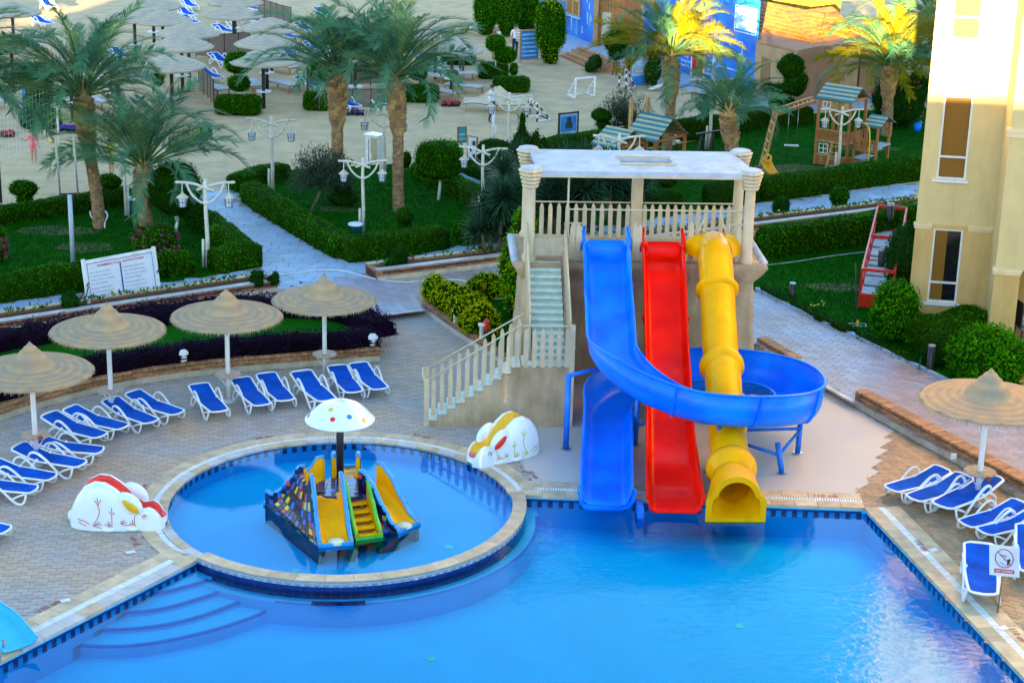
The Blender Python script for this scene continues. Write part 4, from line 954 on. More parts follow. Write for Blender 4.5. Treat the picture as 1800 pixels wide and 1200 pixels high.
def castle_slide(foot, start, wd=.30, steps=False, front=(1, 1), endg=True, hp=None):
    f = Vector((foot[0], foot[1], 0)); s = Vector((start[0], start[1], 0)); d = (f-s).normalized(); nn = Vector((-d.y, d.x, 0)); L = (f-s).length
    hp = hp or [(0, 1.12), (.10, 1.15), (.3, .95), (.62, .45), (.85, .14), (1, .07)]
    WL.append((s, f, nn, wd, hp))
    for q, on in zip((-1, 1), front): castle_wall(s+nn*q*wd, f+nn*q*(wd+.02), hp, tiles=(1, 0) if q < 0 else (0, 1), rim_m='castle_green' if steps else 'castle_rim')
    if steps:
        n = 5
        for i in range(n):
            z = ZP*(1-(i+1)/(n+.5)); c = s.lerp(f, (i+.6)/n)
            MB().box((c.x, c.y, z-.03), (L/n*.98, 2*wd-.1, .06), math.atan2(d.y, d.x)).obj('step', MT['yellow_glass'], kc, rel=True)
            MB().box((c.x-d.x*L/n*.45, c.y-d.y*L/n*.45, z-.16), (.03, 2*wd-.1, .2), math.atan2(d.y, d.x)).obj('riser', MT['yellow_glass'], kc, rel=True)
            MB().box((c.x-d.x*.05, c.y-d.y*.05, z+.004), (L/n*.5, 2*wd-.24, .008), math.atan2(d.y, d.x)).obj('step_mat', MT['wood_door'], kc, rel=True)
    else:
        P = [s.lerp(f, i/16)+Vector((0, 0, curve([(0, ZP), (.12, ZP-.01), (.5, .34), (.8, .06), (1, -.01)], i/16))) for i in range(17)]
        sweep(P, lambda t, i: [(-wd+.04, .06), (-wd*.6, .0), (0, -.02), (wd*.6, 0), (wd-.04, .06), (wd-.04, -.1), (-wd+.04, -.1)]).obj('slide_bed', MT['yellow_glass'], kc, smooth=False, rel=True)
    e = f+d*.03
    MB().box((e.x, e.y, -.03), (.07, 2*wd+.12, .16), math.atan2(d.y, d.x)).obj('foot_edge', MT['castle_green' if steps else 'castle_rim'], kc, rel=True)
WL = []
def onring(foot, r=.52):
    d = Vector((foot[0]-PC.x, foot[1]-PC.y, 0)).normalized(); return (PC.x+d.x*r, PC.y+d.y*r)
f1, f2, f3, f4, f5 = G(590, 958, -.02), G(648, 945, -.02), G(717, 928, -.02), G(486, 878, -.02), G(610, 822, -.02)
castle_slide(f1, (PC.x-.30, PC.y-.45), .33); castle_slide(f2, (PC.x+.36, PC.y-.42), .26, steps=True, hp=[(0, .95), (.10, 1.0), (.4, .62), (.75, .25), (1, .08)]); castle_slide(f3, (PC.x+.62, PC.y+.0), .30)
castle_slide(f4, (PC.x-.62, PC.y+.08), .34, hp=[(0, 1.2), (.12, 1.16), (.35, .8), (.65, .42), (.85, .27), (1, .33)]); castle_slide(f5, (PC.x+.05, PC.y+.55), .28)
def skirt(i, si, j, sj, nu, nv, seed, top=.92):
    """sloping mosaic flank filling the gap between two side walls"""
    r = random.Random(seed); E_ = []
    for k, sg in ((i, si), (j, sj)):
        s, f, nn, wd, hp = WL[k]; E_.append([s.lerp(f, t/nu)+nn*sg*(wd+.05)+Vector((0, 0, curve(hp, t/nu)*top*(1-.88*(t/nu)**1.5)-.03)) for t in range(nu+1)])
    P = [[E_[0][a].lerp(E_[1][a], b/nv)+Vector((0, 0, -.16*math.sin(PI*b/nv)*(1-.6*a/nu))) for b in range(nv+1)] for a in range(nu+1)]
    P.append([p+Vector((0, 0, -.5)) for p in P[-1]]); m = MB(); m.add([p for row in P for p in row], [(a*(nv+1)+b, a*(nv+1)+b+1, (a+1)*(nv+1)+b+1, (a+1)*(nv+1)+b) for a in range(nu+1) for b in range(nv)]); m.obj('flank', MT['mosaic_navy'], kc, rel=True)
    for a in range(nu):
        for b in range(nv):
            q = [P[a][b], P[a][b+1], P[a+1][b+1], P[a+1][b]]; c = sum(q, Vector())/4; n_ = (q[2]-q[0]).cross(q[3]-q[1]).normalized()
            if n_.z < 0: n_ = -n_
            k = r.random(); mk = 'mosaic_navy' if k < .66 else 'mosaic_blue' if k < .84 else 'mosaic_red' if k < .93 else 'mosaic_yellow'
            t_ = [c+(p-c)*.84+n_*.014 for p in q]; u_ = [c+(p-c)*.90 for p in q]; mm = MB().add(t_+u_, [(0, 1, 2, 3), (0, 4, 5, 1), (1, 5, 6, 2), (2, 6, 7, 3), (3, 7, 4, 0)])
            if ntile[0] < 296: mm.obj('mosaic_tile', MT[mk], kc, rel=True); ntile[0] += 1
            else: stuff_t.add(mm.v, mm.f, ('mosaic_navy', 'mosaic_blue', 'mosaic_red', 'mosaic_yellow').index(mk))
ntile[0] = min(ntile[0], 150)
skirt(0, -1, 3, 1, 9, 12, 5); skirt(1, 1, 2, -1, 8, 4, 6); skirt(0, 1, 1, -1, 8, 2, 7)
for c_, l_ in ((f1, -.1), (f3, 0)):
    d = Vector((c_.x-PC.x, c_.y-PC.y, 0)).normalized(); MB().ball((c_.x-d.x*.1, c_.y-d.y*.1, .02), .2, 12, sc=(1, 1, .35)).obj('foot_pad', MT['pale_cap'], kc, smooth=True, rel=True)
if stuff_t.v: tag(stuff_t.obj('mosaic', [MT['mosaic_navy'], MT['mosaic_blue'], MT['mosaic_red'], MT['mosaic_yellow']], kc, rel=True), kind='stuff')
# mushroom shower
mp = G(598, 840, ZP); hm = HT(Vector((mp.x, mp.y, 0)), 733)
mu = thing('mushroom_shower', 'white mushroom water shower with coloured dots on a black pole above the play castle', 'mushroom shower', (mp.x, mp.y, 0))
MB().tube([(0, 0, ZP), (0, 0, hm+.3)], .085, 16).obj('pole', MT['black_metal'], mu, smooth=True)
MR = .80
pr = [(.001, .34), (.14, .335), (.16, .375), (.20, .37), (.30, .355), (.46, .285), (.62, .15), (.72, .03), (.78, -.02), (.80, -.04), (.79, -.06), (.70, -.02), (.4, .18), (.1, .28)]
dome = MB().lathe([(r, hm+z) for r, z in pr], 48).obj('cap', MT['rabbit_white'], mu, smooth=True)
tg = lambda rr: next(((z0+(z1-z0)*(rr-r0)/(r1-r0)), (z1-z0)/(r1-r0)) for (r0, z0), (r1, z1) in zip(pr[3:], pr[4:]) if r0 <= rr <= r1)
for rr, aa, mk in ((.60, -100, 'paint_red'), (.56, -62, 'line_blue'), (.68, -32, 'paint_yellow'), (.40, -115, 'paint_yellow'), (.45, 50, 'paint_red'), (.70, 188, 'line_blue'), (.62, 125, 'paint_yellow'), (.66, 90, 'line_blue')):
    z, sl = tg(rr); a = rad(aa); c = Vector((rr*math.cos(a), rr*math.sin(a), hm+z)); nrm = Vector((-sl*math.cos(a), -sl*math.sin(a), 1)).normalized()
    q = nrm.to_track_quat('Z', 'Y').to_euler(); md = MB().lathe([(.001, .008), (.05, .007), (.062, .0)], 14)
    put('dot', md.mesh('dot', MT[mk]), mu, c+nrm*.002, q)

# ---------------------------------------------------------------- rabbit slides
def rabbit(name, label, loc, rz, chan, line, line2, earc):
    t = thing(name, label, 'rabbit slide', loc, rz)
    XH = [(-1.12, .10), (-1.05, .42), (-.9, .74), (-.7, .99), (-.45, 1.12), (-.2, 1.10), (.05, .95), (.3, .73), (.48, .57), (.58, .50), (.68, .50), (.82, .54), (.95, .48), (1.06, .34), (1.13, .2), (1.17, .10)]
    XW = [(-1.12, .16), (-1.05, .34), (-.85, .46), (-.5, .52), (-.1, .50), (.3, .43), (.5, .38), (.62, .36), (.8, .38), (1.0, .33), (1.1, .24), (1.17, .12)]
    def ip(K, x):
        for (a, b), (c, d) in zip(K, K[1:]):
            if x <= c: s = (x-a)/(c-a); return b+(d-b)*s
        return K[-1][1]
    NX = 60; gw = .19; SN = 14; vs = []; rows = []
    for i in range(NX):
        x = -1.12+2.29*i/(NX-1); h = ip(XH, x); wd = ip(XW, x); g = min(gw, wd*.5); dp = .13*lerp(0, 1, (x+1.08)/.25)*lerp(1, 0, (x-1.02)/.1)
        S = []
        for k in range(SN+1):                 # outer flank from the ground to the lip of the channel
            a = (PI/2)*k/SN; y = wd-(wd-g-.03)*(1-math.cos(a)); z = h*math.sin(a)**.8; y = g+.03+(wd-g-.03)*(math.cos(a)**.75 if k < SN else 0); S.append((-y, z))
        left = S+[(-g-.01, h-.005), (-g+.01, h-dp*.55), (-g*.8, h-dp*.9), (-g*.35, h-dp)]
        full = left+[(-y, z) for y, z in reversed(left)]; rows.append(full)
        for y, z in full: vs.append((x, y, z))
    n = len(rows[0]); mb = MB(); fs, ms = [], []
    for i in range(NX-1):
        for k in range(n-1):
            fs.append((i*n+k, (i+1)*n+k, (i+1)*n+k+1, i*n+k+1)); x = -1.12+2.29*i/(NX-1); ms.append(1 if SN+1 <= k < n-SN-2 and -1.06 < x < 1.06 else 0)
    mb.v = vs; mb.f = fs; mb.m = ms; mb.add(vs[:n], [tuple(range(n))]); mb.add(vs[-n:], [tuple(range(n-1, -1, -1))])
    b = mb.obj('body', [MT['rabbit_white'], MT[chan]], t, smooth=True)
    bv = BVHTree.FromPolygons([Vector(v) for v in mb.v], mb.f)
    # ears, tail and feet
    for s in (-1, 1):
        q = Matrix.Rotation(rad(38), 3, 'Y')
        e = MB().ball((.38, s*.31, .63), 1, 16, sc=(.36, .13, .24), M=q).obj('ear', MT['rabbit_white'], t, smooth=True)
        MB().ball((.42, s*.40, .61), 1, 14, sc=(.25, .055, .11), M=q).obj('ear_patch', MT[earc], e, smooth=True)
        MB().ball((-.12, s*.47, .05), 1, 12, sc=(.2, .10, .07)).obj('foot', MT['rabbit_white'], t, smooth=True); MB().ball((.42, s*.36, .05), 1, 12, sc=(.18, .10, .07)).obj('foot', MT['rabbit_white'], t, smooth=True)
    MB().ball((-1.10, 0, .14), 1, 12, sc=(.12, .12, .16)).obj('tail', MT['rabbit_white'], t, smooth=True)
    MB().ball((1.10, 0, .30), 1, 12, sc=(.07, .09, .07)).obj('nose', MT['cloth_pink'], t, smooth=True)
    cx = lambda X, Y: ((X-915)/693, (985-Y)/693/.92)
    strokes = [([(625, 455), (665, 500), (685, 545)], line), ([(740, 450), (700, 500), (685, 545), (712, 620), (700, 700), (650, 800), (590, 885)], line), ([(670, 415), (688, 490)], line2), ([(590, 885), (690, 915), (780, 930), (905, 915)], line), ([(590, 885), (660, 875), (745, 855)], line),
               ([(630, 870), (710, 815)], line2), ([(865, 630), (905, 700), (955, 660)], line), ([(900, 575), (912, 665)], line2), ([(905, 700), (905, 900)], line), ([(780, 855), (880, 915)], line), ([(850, 795), (885, 900)], line), ([(825, 830), (870, 885)], line2), ([(395, 795), (535, 862)], line), ([(340, 850), (480, 900)], line), ([(335, 790), (400, 825)], line2),
               ([(1270, 700), (1255, 870), (1295, 930)], line), ([(1045, 855), (1150, 880), (1250, 875)], line), ([(1055, 795), (1045, 855), (1140, 822)], line), ([(1070, 835), (1105, 780)], line2), ([(1185, 845), (1250, 870)], line), ([(1222, 790), (1240, 850)], line2)]
    for s in (-1, 1):
        for pts, mk in strokes:
            P = smoothpath([Vector(cx(*p)) for p in pts], 2) if len(pts) > 2 else [Vector((*cx(*p), 0)) for p in pts]
            Q = []
            for p in P:
                hit = bv.ray_cast(Vector((p[0], s*2, max(.02, p[1]*.9))), Vector((0, -s, 0)))
                if hit[0] is not None: Q.append(hit[0]+hit[1]*0+Vector((0, s*.002, 0)))
            if len(Q) > 1: MB().tube(Q, .011, 5).obj('painted_line', MT[mk], t, smooth=True)
        p = cx(1432, 740); hit = bv.ray_cast(Vector((p[0], s*2, p[1]*.9)), Vector((0, -s, 0)))
        if hit[0] is not None:
            c = hit[0]; MB().tube([c+Vector((.062*math.cos(a*PI/6), s*.002, .05*math.sin(a*PI/6))) for a in range(12)], .010, 5, closed=True).obj('eye_ring', MT['mark_red' if chan == 'paint_yellow' else 'line_orange'], t, smooth=True)
            MB().ball(c, .022, 8, sc=(1, .6, 1)).obj('pupil', MT['mark_red'], t, smooth=True)
    return t
c1 = G(208, 921); r1_ = rabbit('rabbit_slide', 'white rabbit slide with a red channel beside the left edge of the children\'s pool', Vector((c1.x, c1.y, .02)), rad(-3), 'paint_red', 'line_orange', 'line_blue', 'paint_yellow'); r1_.scale = (.93, .93, .97)
c2 = G(884, 803); r2 = rabbit('rabbit_slide', 'white rabbit slide with a yellow channel facing the children\'s pool in front of the stairs', Vector((c2.x, c2.y, .02)), rad(-140), 'paint_yellow', 'line_olive', 'line_olive', 'paint_red')
r2.scale = (.90, .90, .93)
# ---------------------------------------------------------------- sun loungers
def make_lounger():
    t = thing('sun_lounger', '', 'sun lounger', (0, 0, 0))
    # outline of the bed, foot at x=0, head at x=1.92
    zb = lambda x: .34 if x < 1.15 else .34+.20*((x-1.15)/.77)**1.1
    yw = lambda x: .26+.05*math.sin(PI*min(1, x/.9)/2)-(.035 if 1.1 < x < 1.2 else 0)
    R = []; 
    for i in range(15): x = .06+1.80*i/14; R.append((x, yw(x), zb(x)))
    loop = [(x, y, z) for x, y, z in R]+[(1.92, .2, zb(1.92)), (1.93, 0, zb(1.93)), (1.92, -.2, zb(1.92))]+[(x, -y, z) for x, y, z in reversed(R)]+[(.0, -.18, .335), (-.03, 0, .335), (.0, .18, .335)]
    MB().tube(loop, .032, 8, closed=True, sq=.8).obj('frame', MT['white_plastic'], t, smooth=True)
    m = MB(); m.grid(lambda u, v: Vector((.0+1.9*u, (yw(.0+1.9*u)-.01)*(2*v-1)*(1 if .03 < u < .97 else .8), zb(1.9*u)+.012-.03*(1-(2*v-1)**2)*.6)), 24, 7)
    m.grid(lambda u, v: Vector((.0+1.9*(1-u), (yw(1.9*(1-u))-.01)*(2*v-1)*(1 if .03 < u < .97 else .8), zb(1.9*(1-u))-.008-.03*(1-(2*v-1)**2)*.6)), 24, 7)
    m.obj('fabric', MT['lounger_fabric'], t, smooth=True)
    for s in (-1, 1):
        y = s*.335
        P = smoothpath2([(.10, y*.9, .32), (.12, y, .14), (.20, y, .035), (.34, y, .03), (.47, y, .12), (.72, y, .34), (.95, y*1.04, .52), (1.12, y*1.06, .60), (1.27, y*1.05, .57), (1.36, y, .46), (1.38, y*.93, .36)])
        MB().tube(P, .034, 8, sq=.8).obj('arm', MT['white_plastic'], t, smooth=True)
        P = smoothpath2([(.14, y*.93, .31), (.30, y, .25), (.50, y, .13)]); MB().tube(P, .026, 8).obj('brace', MT['white_plastic'], t, smooth=True)
        P = smoothpath2([(1.16, y*.92, .33), (1.30, y, .16), (1.44, y, .035), (1.56, y, .04), (1.60, y, .16), (1.48, y, .30), (1.34, y*.96, .36)]); MB().tube(P, .030, 8).obj('leg', MT['white_plastic'], t, smooth=True)
        MB().ball((1.14, s*.30, .36), .05, 8).obj('hinge', MT['white_plastic'], t, smooth=True)
    return t
def smoothpath2(P, it=2):
    P = [Vector(p) for p in P]
    for _ in range(it):
        Q = [P[0]]
        for a, b in zip(P, P[1:]): Q += [a.lerp(b, .25), a.lerp(b, .75)]
        P = Q+[P[-1]]
    return P
lounger0 = make_lounger(); used0 = [False]
def place(proto, used, loc, rz, label, group, sc=None):
    if not used[0]:
        used[0] = True; proto.location = loc; proto.rotation_euler = (0, 0, rz); tag(proto, label, None, group)
        if sc: proto.scale = (sc,)*3
        return proto
    return dup(proto, loc, rz, label, group, sc)
def lounge(h, f, label, group, z0=0.0, zs=.36):
    H_ = G(*h, z0+zs+.15); F = G(*f, z0+zs-.02); d = Vector((H_.x-F.x, H_.y-F.y, 0)); c = (H_+F)/2; rz = math.atan2(d.y, d.x)
    d.normalize(); p = Vector((c.x, c.y, z0+.01))-d*.95; return place(lounger0, used0, p, rz, label, group, max(.9, min(1.08, (H_-F).length/1.93)))
GL = 'blue and white loungers by the pool, left side'
for h, f, l in [((-65, 832), (52, 857), 'blue lounger cut by the left photo edge, nearest the rabbit with the red channel'), ((-28, 806), (88, 836), 'blue lounger at the left photo edge, second up from the rabbit with red channel'),
                ((27, 782), (142, 814), 'blue lounger under the leftmost parasol whose table stands over its head end'), ((54, 766), (172, 789), 'blue lounger just behind the table of the leftmost parasol'),
                ((82, 726), (177, 764), 'first of the four tightly spaced blue loungers left of the second parasol pole'), ((117, 714), (214, 748), 'second of the four tightly spaced blue loungers, left of the second parasol pole'),
                ((190, 698), (262, 737), 'blue lounger touching the pole of the second parasol from the left'), ((229, 686), (308, 722), 'blue lounger at the right end of the row beside the second parasol'),
                ((347, 672), (384, 718), 'blue lounger standing alone left of the third parasol pole'), ((420, 661), (460, 708), 'blue lounger right beside the third parasol pole'), ((465, 653), (502, 700), 'blue lounger to the right of the third parasol, last of its pair'),
                ((528, 654), (576, 704), 'blue lounger whose foot end hides behind the spotted mushroom'), ((590, 639), (622, 685), 'blue lounger just right of the fourth parasol pole'), ((627, 635), (666, 679), 'rightmost blue lounger of the left side, beside the end of the planter wall'),
                ((-110, 895), (2, 928), 'blue lounger of which only the foot corner shows at the left photo edge')]: lounge(h, f, l, GL)
GR = 'blue and white loungers by the pool, right side'
for h, f, l in [((1664, 820), (1570, 856), 'blue lounger farthest left in the right hand row beside the zigzag paving'), ((1700, 834), (1607, 874), 'second blue lounger of the right hand row, left of the parasol table'), ((1742, 841), (1649, 893), 'blue lounger directly under the right parasol table'),
                ((1800, 880), (1700, 918), 'blue lounger on the right just below the right parasol pole'), ((1828, 894), (1737, 930), 'blue lounger on the right, lowest of the slanting row and above the no diving sign'),
                ((1812, 920), (1818, 1022), 'blue lounger cut by the right photo edge behind the no diving sign'), ((1722, 958), (1729, 1054), 'blue lounger standing lengthwise beside the no diving sign at the pool edge')]: lounge(h, f, l, GR)

# ---------------------------------------------------------------- parasols of plaited straw by the pool
def make_parasol():
    t = thing('straw_parasol', '', 'parasol', (0, 0, 0))
    MB().tube([(0, 0, 0), (0, 0, 2.9)], .062, 14).obj('pole', MT['white_plastic'], t, smooth=True)
    MB().lathe([(.16, 0), (.16, .03), (.07, .05)], 14, cap=True).obj('base_plate', MT['white_paint'], t)
    P = [(1.46, 2.36), (1.40, 2.40)]; n = 30
    for i in range(n+1):
        s = i/n; r = 1.40*(1-s); z = 2.40+.20*(s**1.1)+(.52*max(0, (s-.62)/.38)**.85 if s > .62 else 0); rip = .012*math.sin(i*2.6); P.append((max(.012, r), z+rip))
    P += [(.012, P[-1][1]-.03)]+[(max(.012, 1.36*(1-i/10)), 2.36+.18*(i/10)) for i in range(10, -1, -1)]
    MB().lathe(P, 56, wob=lambda i, a: .006*math.sin(5*a+i*.2)+.004*math.sin(13*a+i)).obj('canopy', MT['straw'], t, smooth=True)
    fm = MB(); rr = random.Random(5)
    for i in range(260): a = 2*PI*i/260+rr.uniform(-.01, .01); ca, sa = math.cos(a), math.sin(a); l_ = rr.uniform(.03, .11); o_ = rr.uniform(-.01, .05); fm.add([(1.44*ca-.012*sa, 1.44*sa+.012*ca, 2.385), (1.44*ca+.012*sa, 1.44*sa-.012*ca, 2.385), ((1.46+o_)*ca, (1.46+o_)*sa, 2.37-l_)], [(0, 1, 2)])
    tag(fm.obj('fringe', MT['straw'], t), kind='stuff')
    m = MB(); m.lathe([(.001, .80), (.33, .80), (.345, .785), (.345, .765), (.33, .755), (.001, .755)], 28); tb = m.obj('table_top', MT['table_top'], t)
    for k in range(3): a = k*2*PI/3+.5; MB().tube([(.05*math.cos(a), .05*math.sin(a), .45), (.28*math.cos(a), .28*math.sin(a), .755)], .012, 5).obj('bracket', MT['white_paint'], t)
    return t
pp = make_parasol(); upp = [False]; GP = 'straw parasols on white poles beside the pool'
for b, l, s in [((65, 817), 'leftmost straw parasol by the pool, its brim cut by the left photo edge', 1.0), ((197, 735), 'straw parasol in front of the instruction board, second from the left', 1.0), ((402, 706), 'straw parasol with pointed top, third from the left, beside three loungers', 1.0),
                ((571, 668), 'straw parasol nearest the plaza, fourth from the left beside the spotted mushroom', .97), ((1716, 887), 'large straw parasol in warm light on the right of the pool beside the parapet wall', 1.09)]:
    place(pp, upp, G(*b), R_.uniform(0, 6), l, GP, s)
a = G(1737, 848, .8); 
for p, r, l in ((G(71, 771, .83), .0, 'small dark red ashtray on the table of the leftmost parasol'), (G(1737, 843, .88), 1, 'small dark ashtray on the table of the right parasol')):
    tag(MB().lathe([(.001, .01), (.05, .01), (.055, .05), (.065, .05), (.06, 0), (.001, 0)], 12, c=(0, 0, 0)).obj('ashtray', MT['mark_red']), l, 'ashtray').location = p

# ---------------------------------------------------------------- parasols, loungers and beds on the beach
def make_beach_parasol():
    t = thing('beach_parasol', '', 'parasol', (0, 0, 0))
    MB().tube([(0, 0, 0), (0, 0, 2.5)], .085, 10).obj('post', MT['dark_post'], t, smooth=True)
    P = [(1.50, 2.12), (1.56, 2.20)]; n = 22
    for i in range(n+1): s = i/n; P.append((max(.01, 1.56*(1-s)), 2.22+.56*(1-(1-s)**1.25)+.014*math.sin(i*2.7)))
    P += [(.01, 2.7)]+[(max(.01, 1.45*(1-i/6)), 2.14+.4*i/6) for i in range(6, -1, -1)]
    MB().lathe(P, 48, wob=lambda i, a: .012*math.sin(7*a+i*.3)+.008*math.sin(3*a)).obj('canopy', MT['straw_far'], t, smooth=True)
    MB().lathe([(.001, .85), (.36, .85), (.37, .82), (.36, .80), (.001, .80)], 20).obj('table_top', MT['sign_white'], t)
    for k in range(4): a = k*PI/2+.4; MB().beam((.07*math.cos(a), .07*math.sin(a), 1.9), (1.1*math.cos(a), 1.1*math.sin(a), 2.22), .05).obj('rib', MT['dark_post'], t)
    return t
bp = make_beach_parasol(); ubp = [False]; GB = 'straw parasols on dark posts on the beach'
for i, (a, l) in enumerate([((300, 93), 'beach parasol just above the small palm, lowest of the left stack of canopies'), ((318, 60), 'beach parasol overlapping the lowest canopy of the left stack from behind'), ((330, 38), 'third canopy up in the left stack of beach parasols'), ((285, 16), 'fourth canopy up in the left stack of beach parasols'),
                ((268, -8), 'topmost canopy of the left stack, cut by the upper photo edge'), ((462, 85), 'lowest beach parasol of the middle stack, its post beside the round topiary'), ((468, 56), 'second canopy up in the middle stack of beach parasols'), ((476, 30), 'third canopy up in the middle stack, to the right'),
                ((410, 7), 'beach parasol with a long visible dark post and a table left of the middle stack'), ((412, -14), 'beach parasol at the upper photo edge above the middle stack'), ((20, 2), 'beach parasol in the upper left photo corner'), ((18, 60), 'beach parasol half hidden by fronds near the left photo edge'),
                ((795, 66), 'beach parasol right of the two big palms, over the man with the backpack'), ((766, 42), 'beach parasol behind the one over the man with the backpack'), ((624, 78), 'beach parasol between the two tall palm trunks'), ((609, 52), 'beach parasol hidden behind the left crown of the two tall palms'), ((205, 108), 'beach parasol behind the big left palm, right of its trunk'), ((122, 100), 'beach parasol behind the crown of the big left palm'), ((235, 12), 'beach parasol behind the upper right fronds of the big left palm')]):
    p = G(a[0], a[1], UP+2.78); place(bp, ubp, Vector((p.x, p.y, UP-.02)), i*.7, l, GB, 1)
GF = 'blue and white loungers on the beach'
far = [((333, 8), 'blue lounger near the upper photo edge right of the left stack of beach parasols'), ((328, 23), 'blue lounger half hidden by the third canopy of the left stack'), ((333, 36), 'blue lounger directly above the second canopy of the left stack'), ((400, 34), 'blue lounger left of the long dark parasol post'),
       ((395, 53), 'blue lounger touching the long dark parasol post above the left wind screen'), ((443, 13), 'blue lounger right of the middle parasol stack beneath the upper screen'), ((445, 34), 'blue lounger between two canopies of the middle stack'), ((505, 62), 'blue lounger peeping out right of the second canopy of the middle stack'),
       ((507, 92), 'blue lounger right of the lowest canopy of the middle stack'), ((388, 105), 'blue lounger left of the lowest canopy of the middle stack, below the left wind screen'), ((369, 132), 'blue lounger below the left wind screen, nearest the two flat beds'), ((654, 118), 'blue lounger between the tall palms above the right wind screen'),
       ((660, 177), 'blue lounger beside the flower strip between the two tall palms'), ((609, 182), 'blue lounger mostly hidden by the left tall palm trunk'), ((545, 147), 'blue lounger cut off by the left end of the right wind screen'), ((75, 38), 'blue lounger in the sunlit patch of sand behind the big left palm'), ((38, 80), 'blue lounger near the left photo edge in front of the sunlit sand'),
       ((555, 84), 'blue lounger behind the left fronds of the tall palms'), ((540, 50), 'blue lounger behind the upper left fronds of the tall palms'), ((10, 143), 'blue lounger at the left photo edge behind the volleyball net'), ((85, 8), 'blue lounger at the upper photo edge in the sunlit sand'), ((210, 95), 'blue lounger behind the right fronds of the big left palm'), ((760, 108), 'blue lounger under the parasols right of the tall palms'), ((570, 22), 'blue lounger behind the top of the left tall palm'), ((730, 92), 'blue lounger behind the crown of the right tall palm')]
for i, (c, l) in enumerate(far):
    g = G(c[0], c[1]+4, UP+.2); a = math.atan2(.80, -.62)+R_.uniform(-.12, .12); place(lounger0, used0, Vector((g.x, g.y, UP))-Vector((math.cos(a), math.sin(a), 0))*.95, a, l, GF, 1)
def make_bed():
    t = thing('beach_bed', '', 'beach bed', (0, 0, 0)); MB().box((0, 0, .33), (1.95, .72, .05)).obj('bed_frame', MT['wood_pale'], t)
    m = MB(); m.box((0, 0, .37), (1.88, .66, .04)); m.obj('mattress', MT['roof_white'], t)
    lg = MB().box((0, 0, .15), (.07, .07, .31)).mesh('leg', MT['wood_pale'])
    for x in (-.85, .85):
        for y in (-.3, .3): put('leg', lg, t, (x, y, 0))
    return t
bd = make_bed(); ubd = [False]
for c, a, l in [((377, 160), -.9, 'flat pale beach bed right of the small palm'), ((445, 153), -1.2, 'flat pale beach bed between the round topiary and the dark parasol post'), ((498, 153), -.8, 'flat pale beach bed standing free left of the right wind screen'), ((494, 122), -.6, 'flat pale beach bed just below the lowest canopy of the middle stack'), ((756, 138), -.5, 'flat pale beach bed behind the small round topiary right of the tall palms'),
                ((778, 129), -.3, 'flat pale beach bed beside the post left of the man with the backpack'), ((805, 136), .3, 'flat pale beach bed in front of the man with the backpack'), ((815, 158), -.35, 'long pale beach bed in front of the table right of the tall palms'), ((775, 167), -.5, 'flat pale beach bed behind the boxy hedge right of the tall palms'), ((8, 186), -.4, 'flat pale beach bed at the left photo edge behind the net'), ((165, 183), -.6, 'flat pale beach bed behind the trunk of the big left palm'), ((845, 56), .1, 'flat pale beach bed beside the tall clipped bushes at the top')]:
    g = G(c[0], c[1]+5, UP); place(bd, ubd, g, a, l, 'flat pale beach beds', 1)
# ---------------------------------------------------------------- lamp posts made of pale logs with two hanging lanterns
def make_lamp():
    t = thing('lamp_post', '', 'lamp post', (0, 0, 0))
    MB().tube([(0, 0, 0), (.02, 0, 1.0), (-.01, 0, 2.0), (.0, 0, 2.95)], [.075, .068, .062, .055], 10).obj('post', MT['log_white'], t, smooth=True)
    MB().tube([(-.14, .02, 0), (-.12, .0, .95)], .045, 8).obj('stake', MT['log_white'], t, smooth=True)
    for s in (-1, 1):
        MB().tube(smoothpath2([(-s*.28, .07*s, 2.58), (0, .07*s, 2.68), (s*.45, .05, 2.82), (s*.95, .03, 2.84)]), [.045]*1+[.045]*(len(smoothpath2([(0, 0, 0)]*4))-1), 8).obj('arm', MT['log_white'], t, smooth=True)
        MB().tube(smoothpath2([(0, -.05, 2.16), (s*.22, -.05, 2.22), (s*.5, -.03, 2.52), (s*.62, 0, 2.88)]), .038, 8).obj('brace', MT['log_white'], t, smooth=True)
        ln = MB().lathe([(.03, 2.52), (.045, 2.48), (.19, 2.36), (.20, 2.34), (.14, 2.345)], 10, c=(s*.74, 0, 0)).obj('lantern', MT['lantern_roof'], t)
        MB().tube([(s*.74, 0, 2.84), (s*.74, 0, 2.5)], .018, 6).obj('hanger', MT['log_white'], ln)
        MB().lathe([(.145, 2.35), (.105, 2.04), (.001, 2.03)], 8, c=(s*.74, 0, 0)).obj('glass', MT['lantern_glass'], ln)
        m = MB()
        for k in range(8): a = 2*PI*k/8; m.beam((s*.74+.150*math.cos(a), .150*math.sin(a), 2.35), (s*.74+.110*math.cos(a), .110*math.sin(a), 2.03), .012)
        for z, r in ((2.20, .135), (2.04, .115)): m.tube([(s*.74+r*math.cos(2*PI*k/8), r*math.sin(2*PI*k/8), z) for k in range(8)], .009, 4, closed=True)
        m.obj('cage', MT['black_metal'], ln)
    return t
lp = make_lamp(); ulp = [False]; GLP = 'pale log lamp posts with two lanterns'
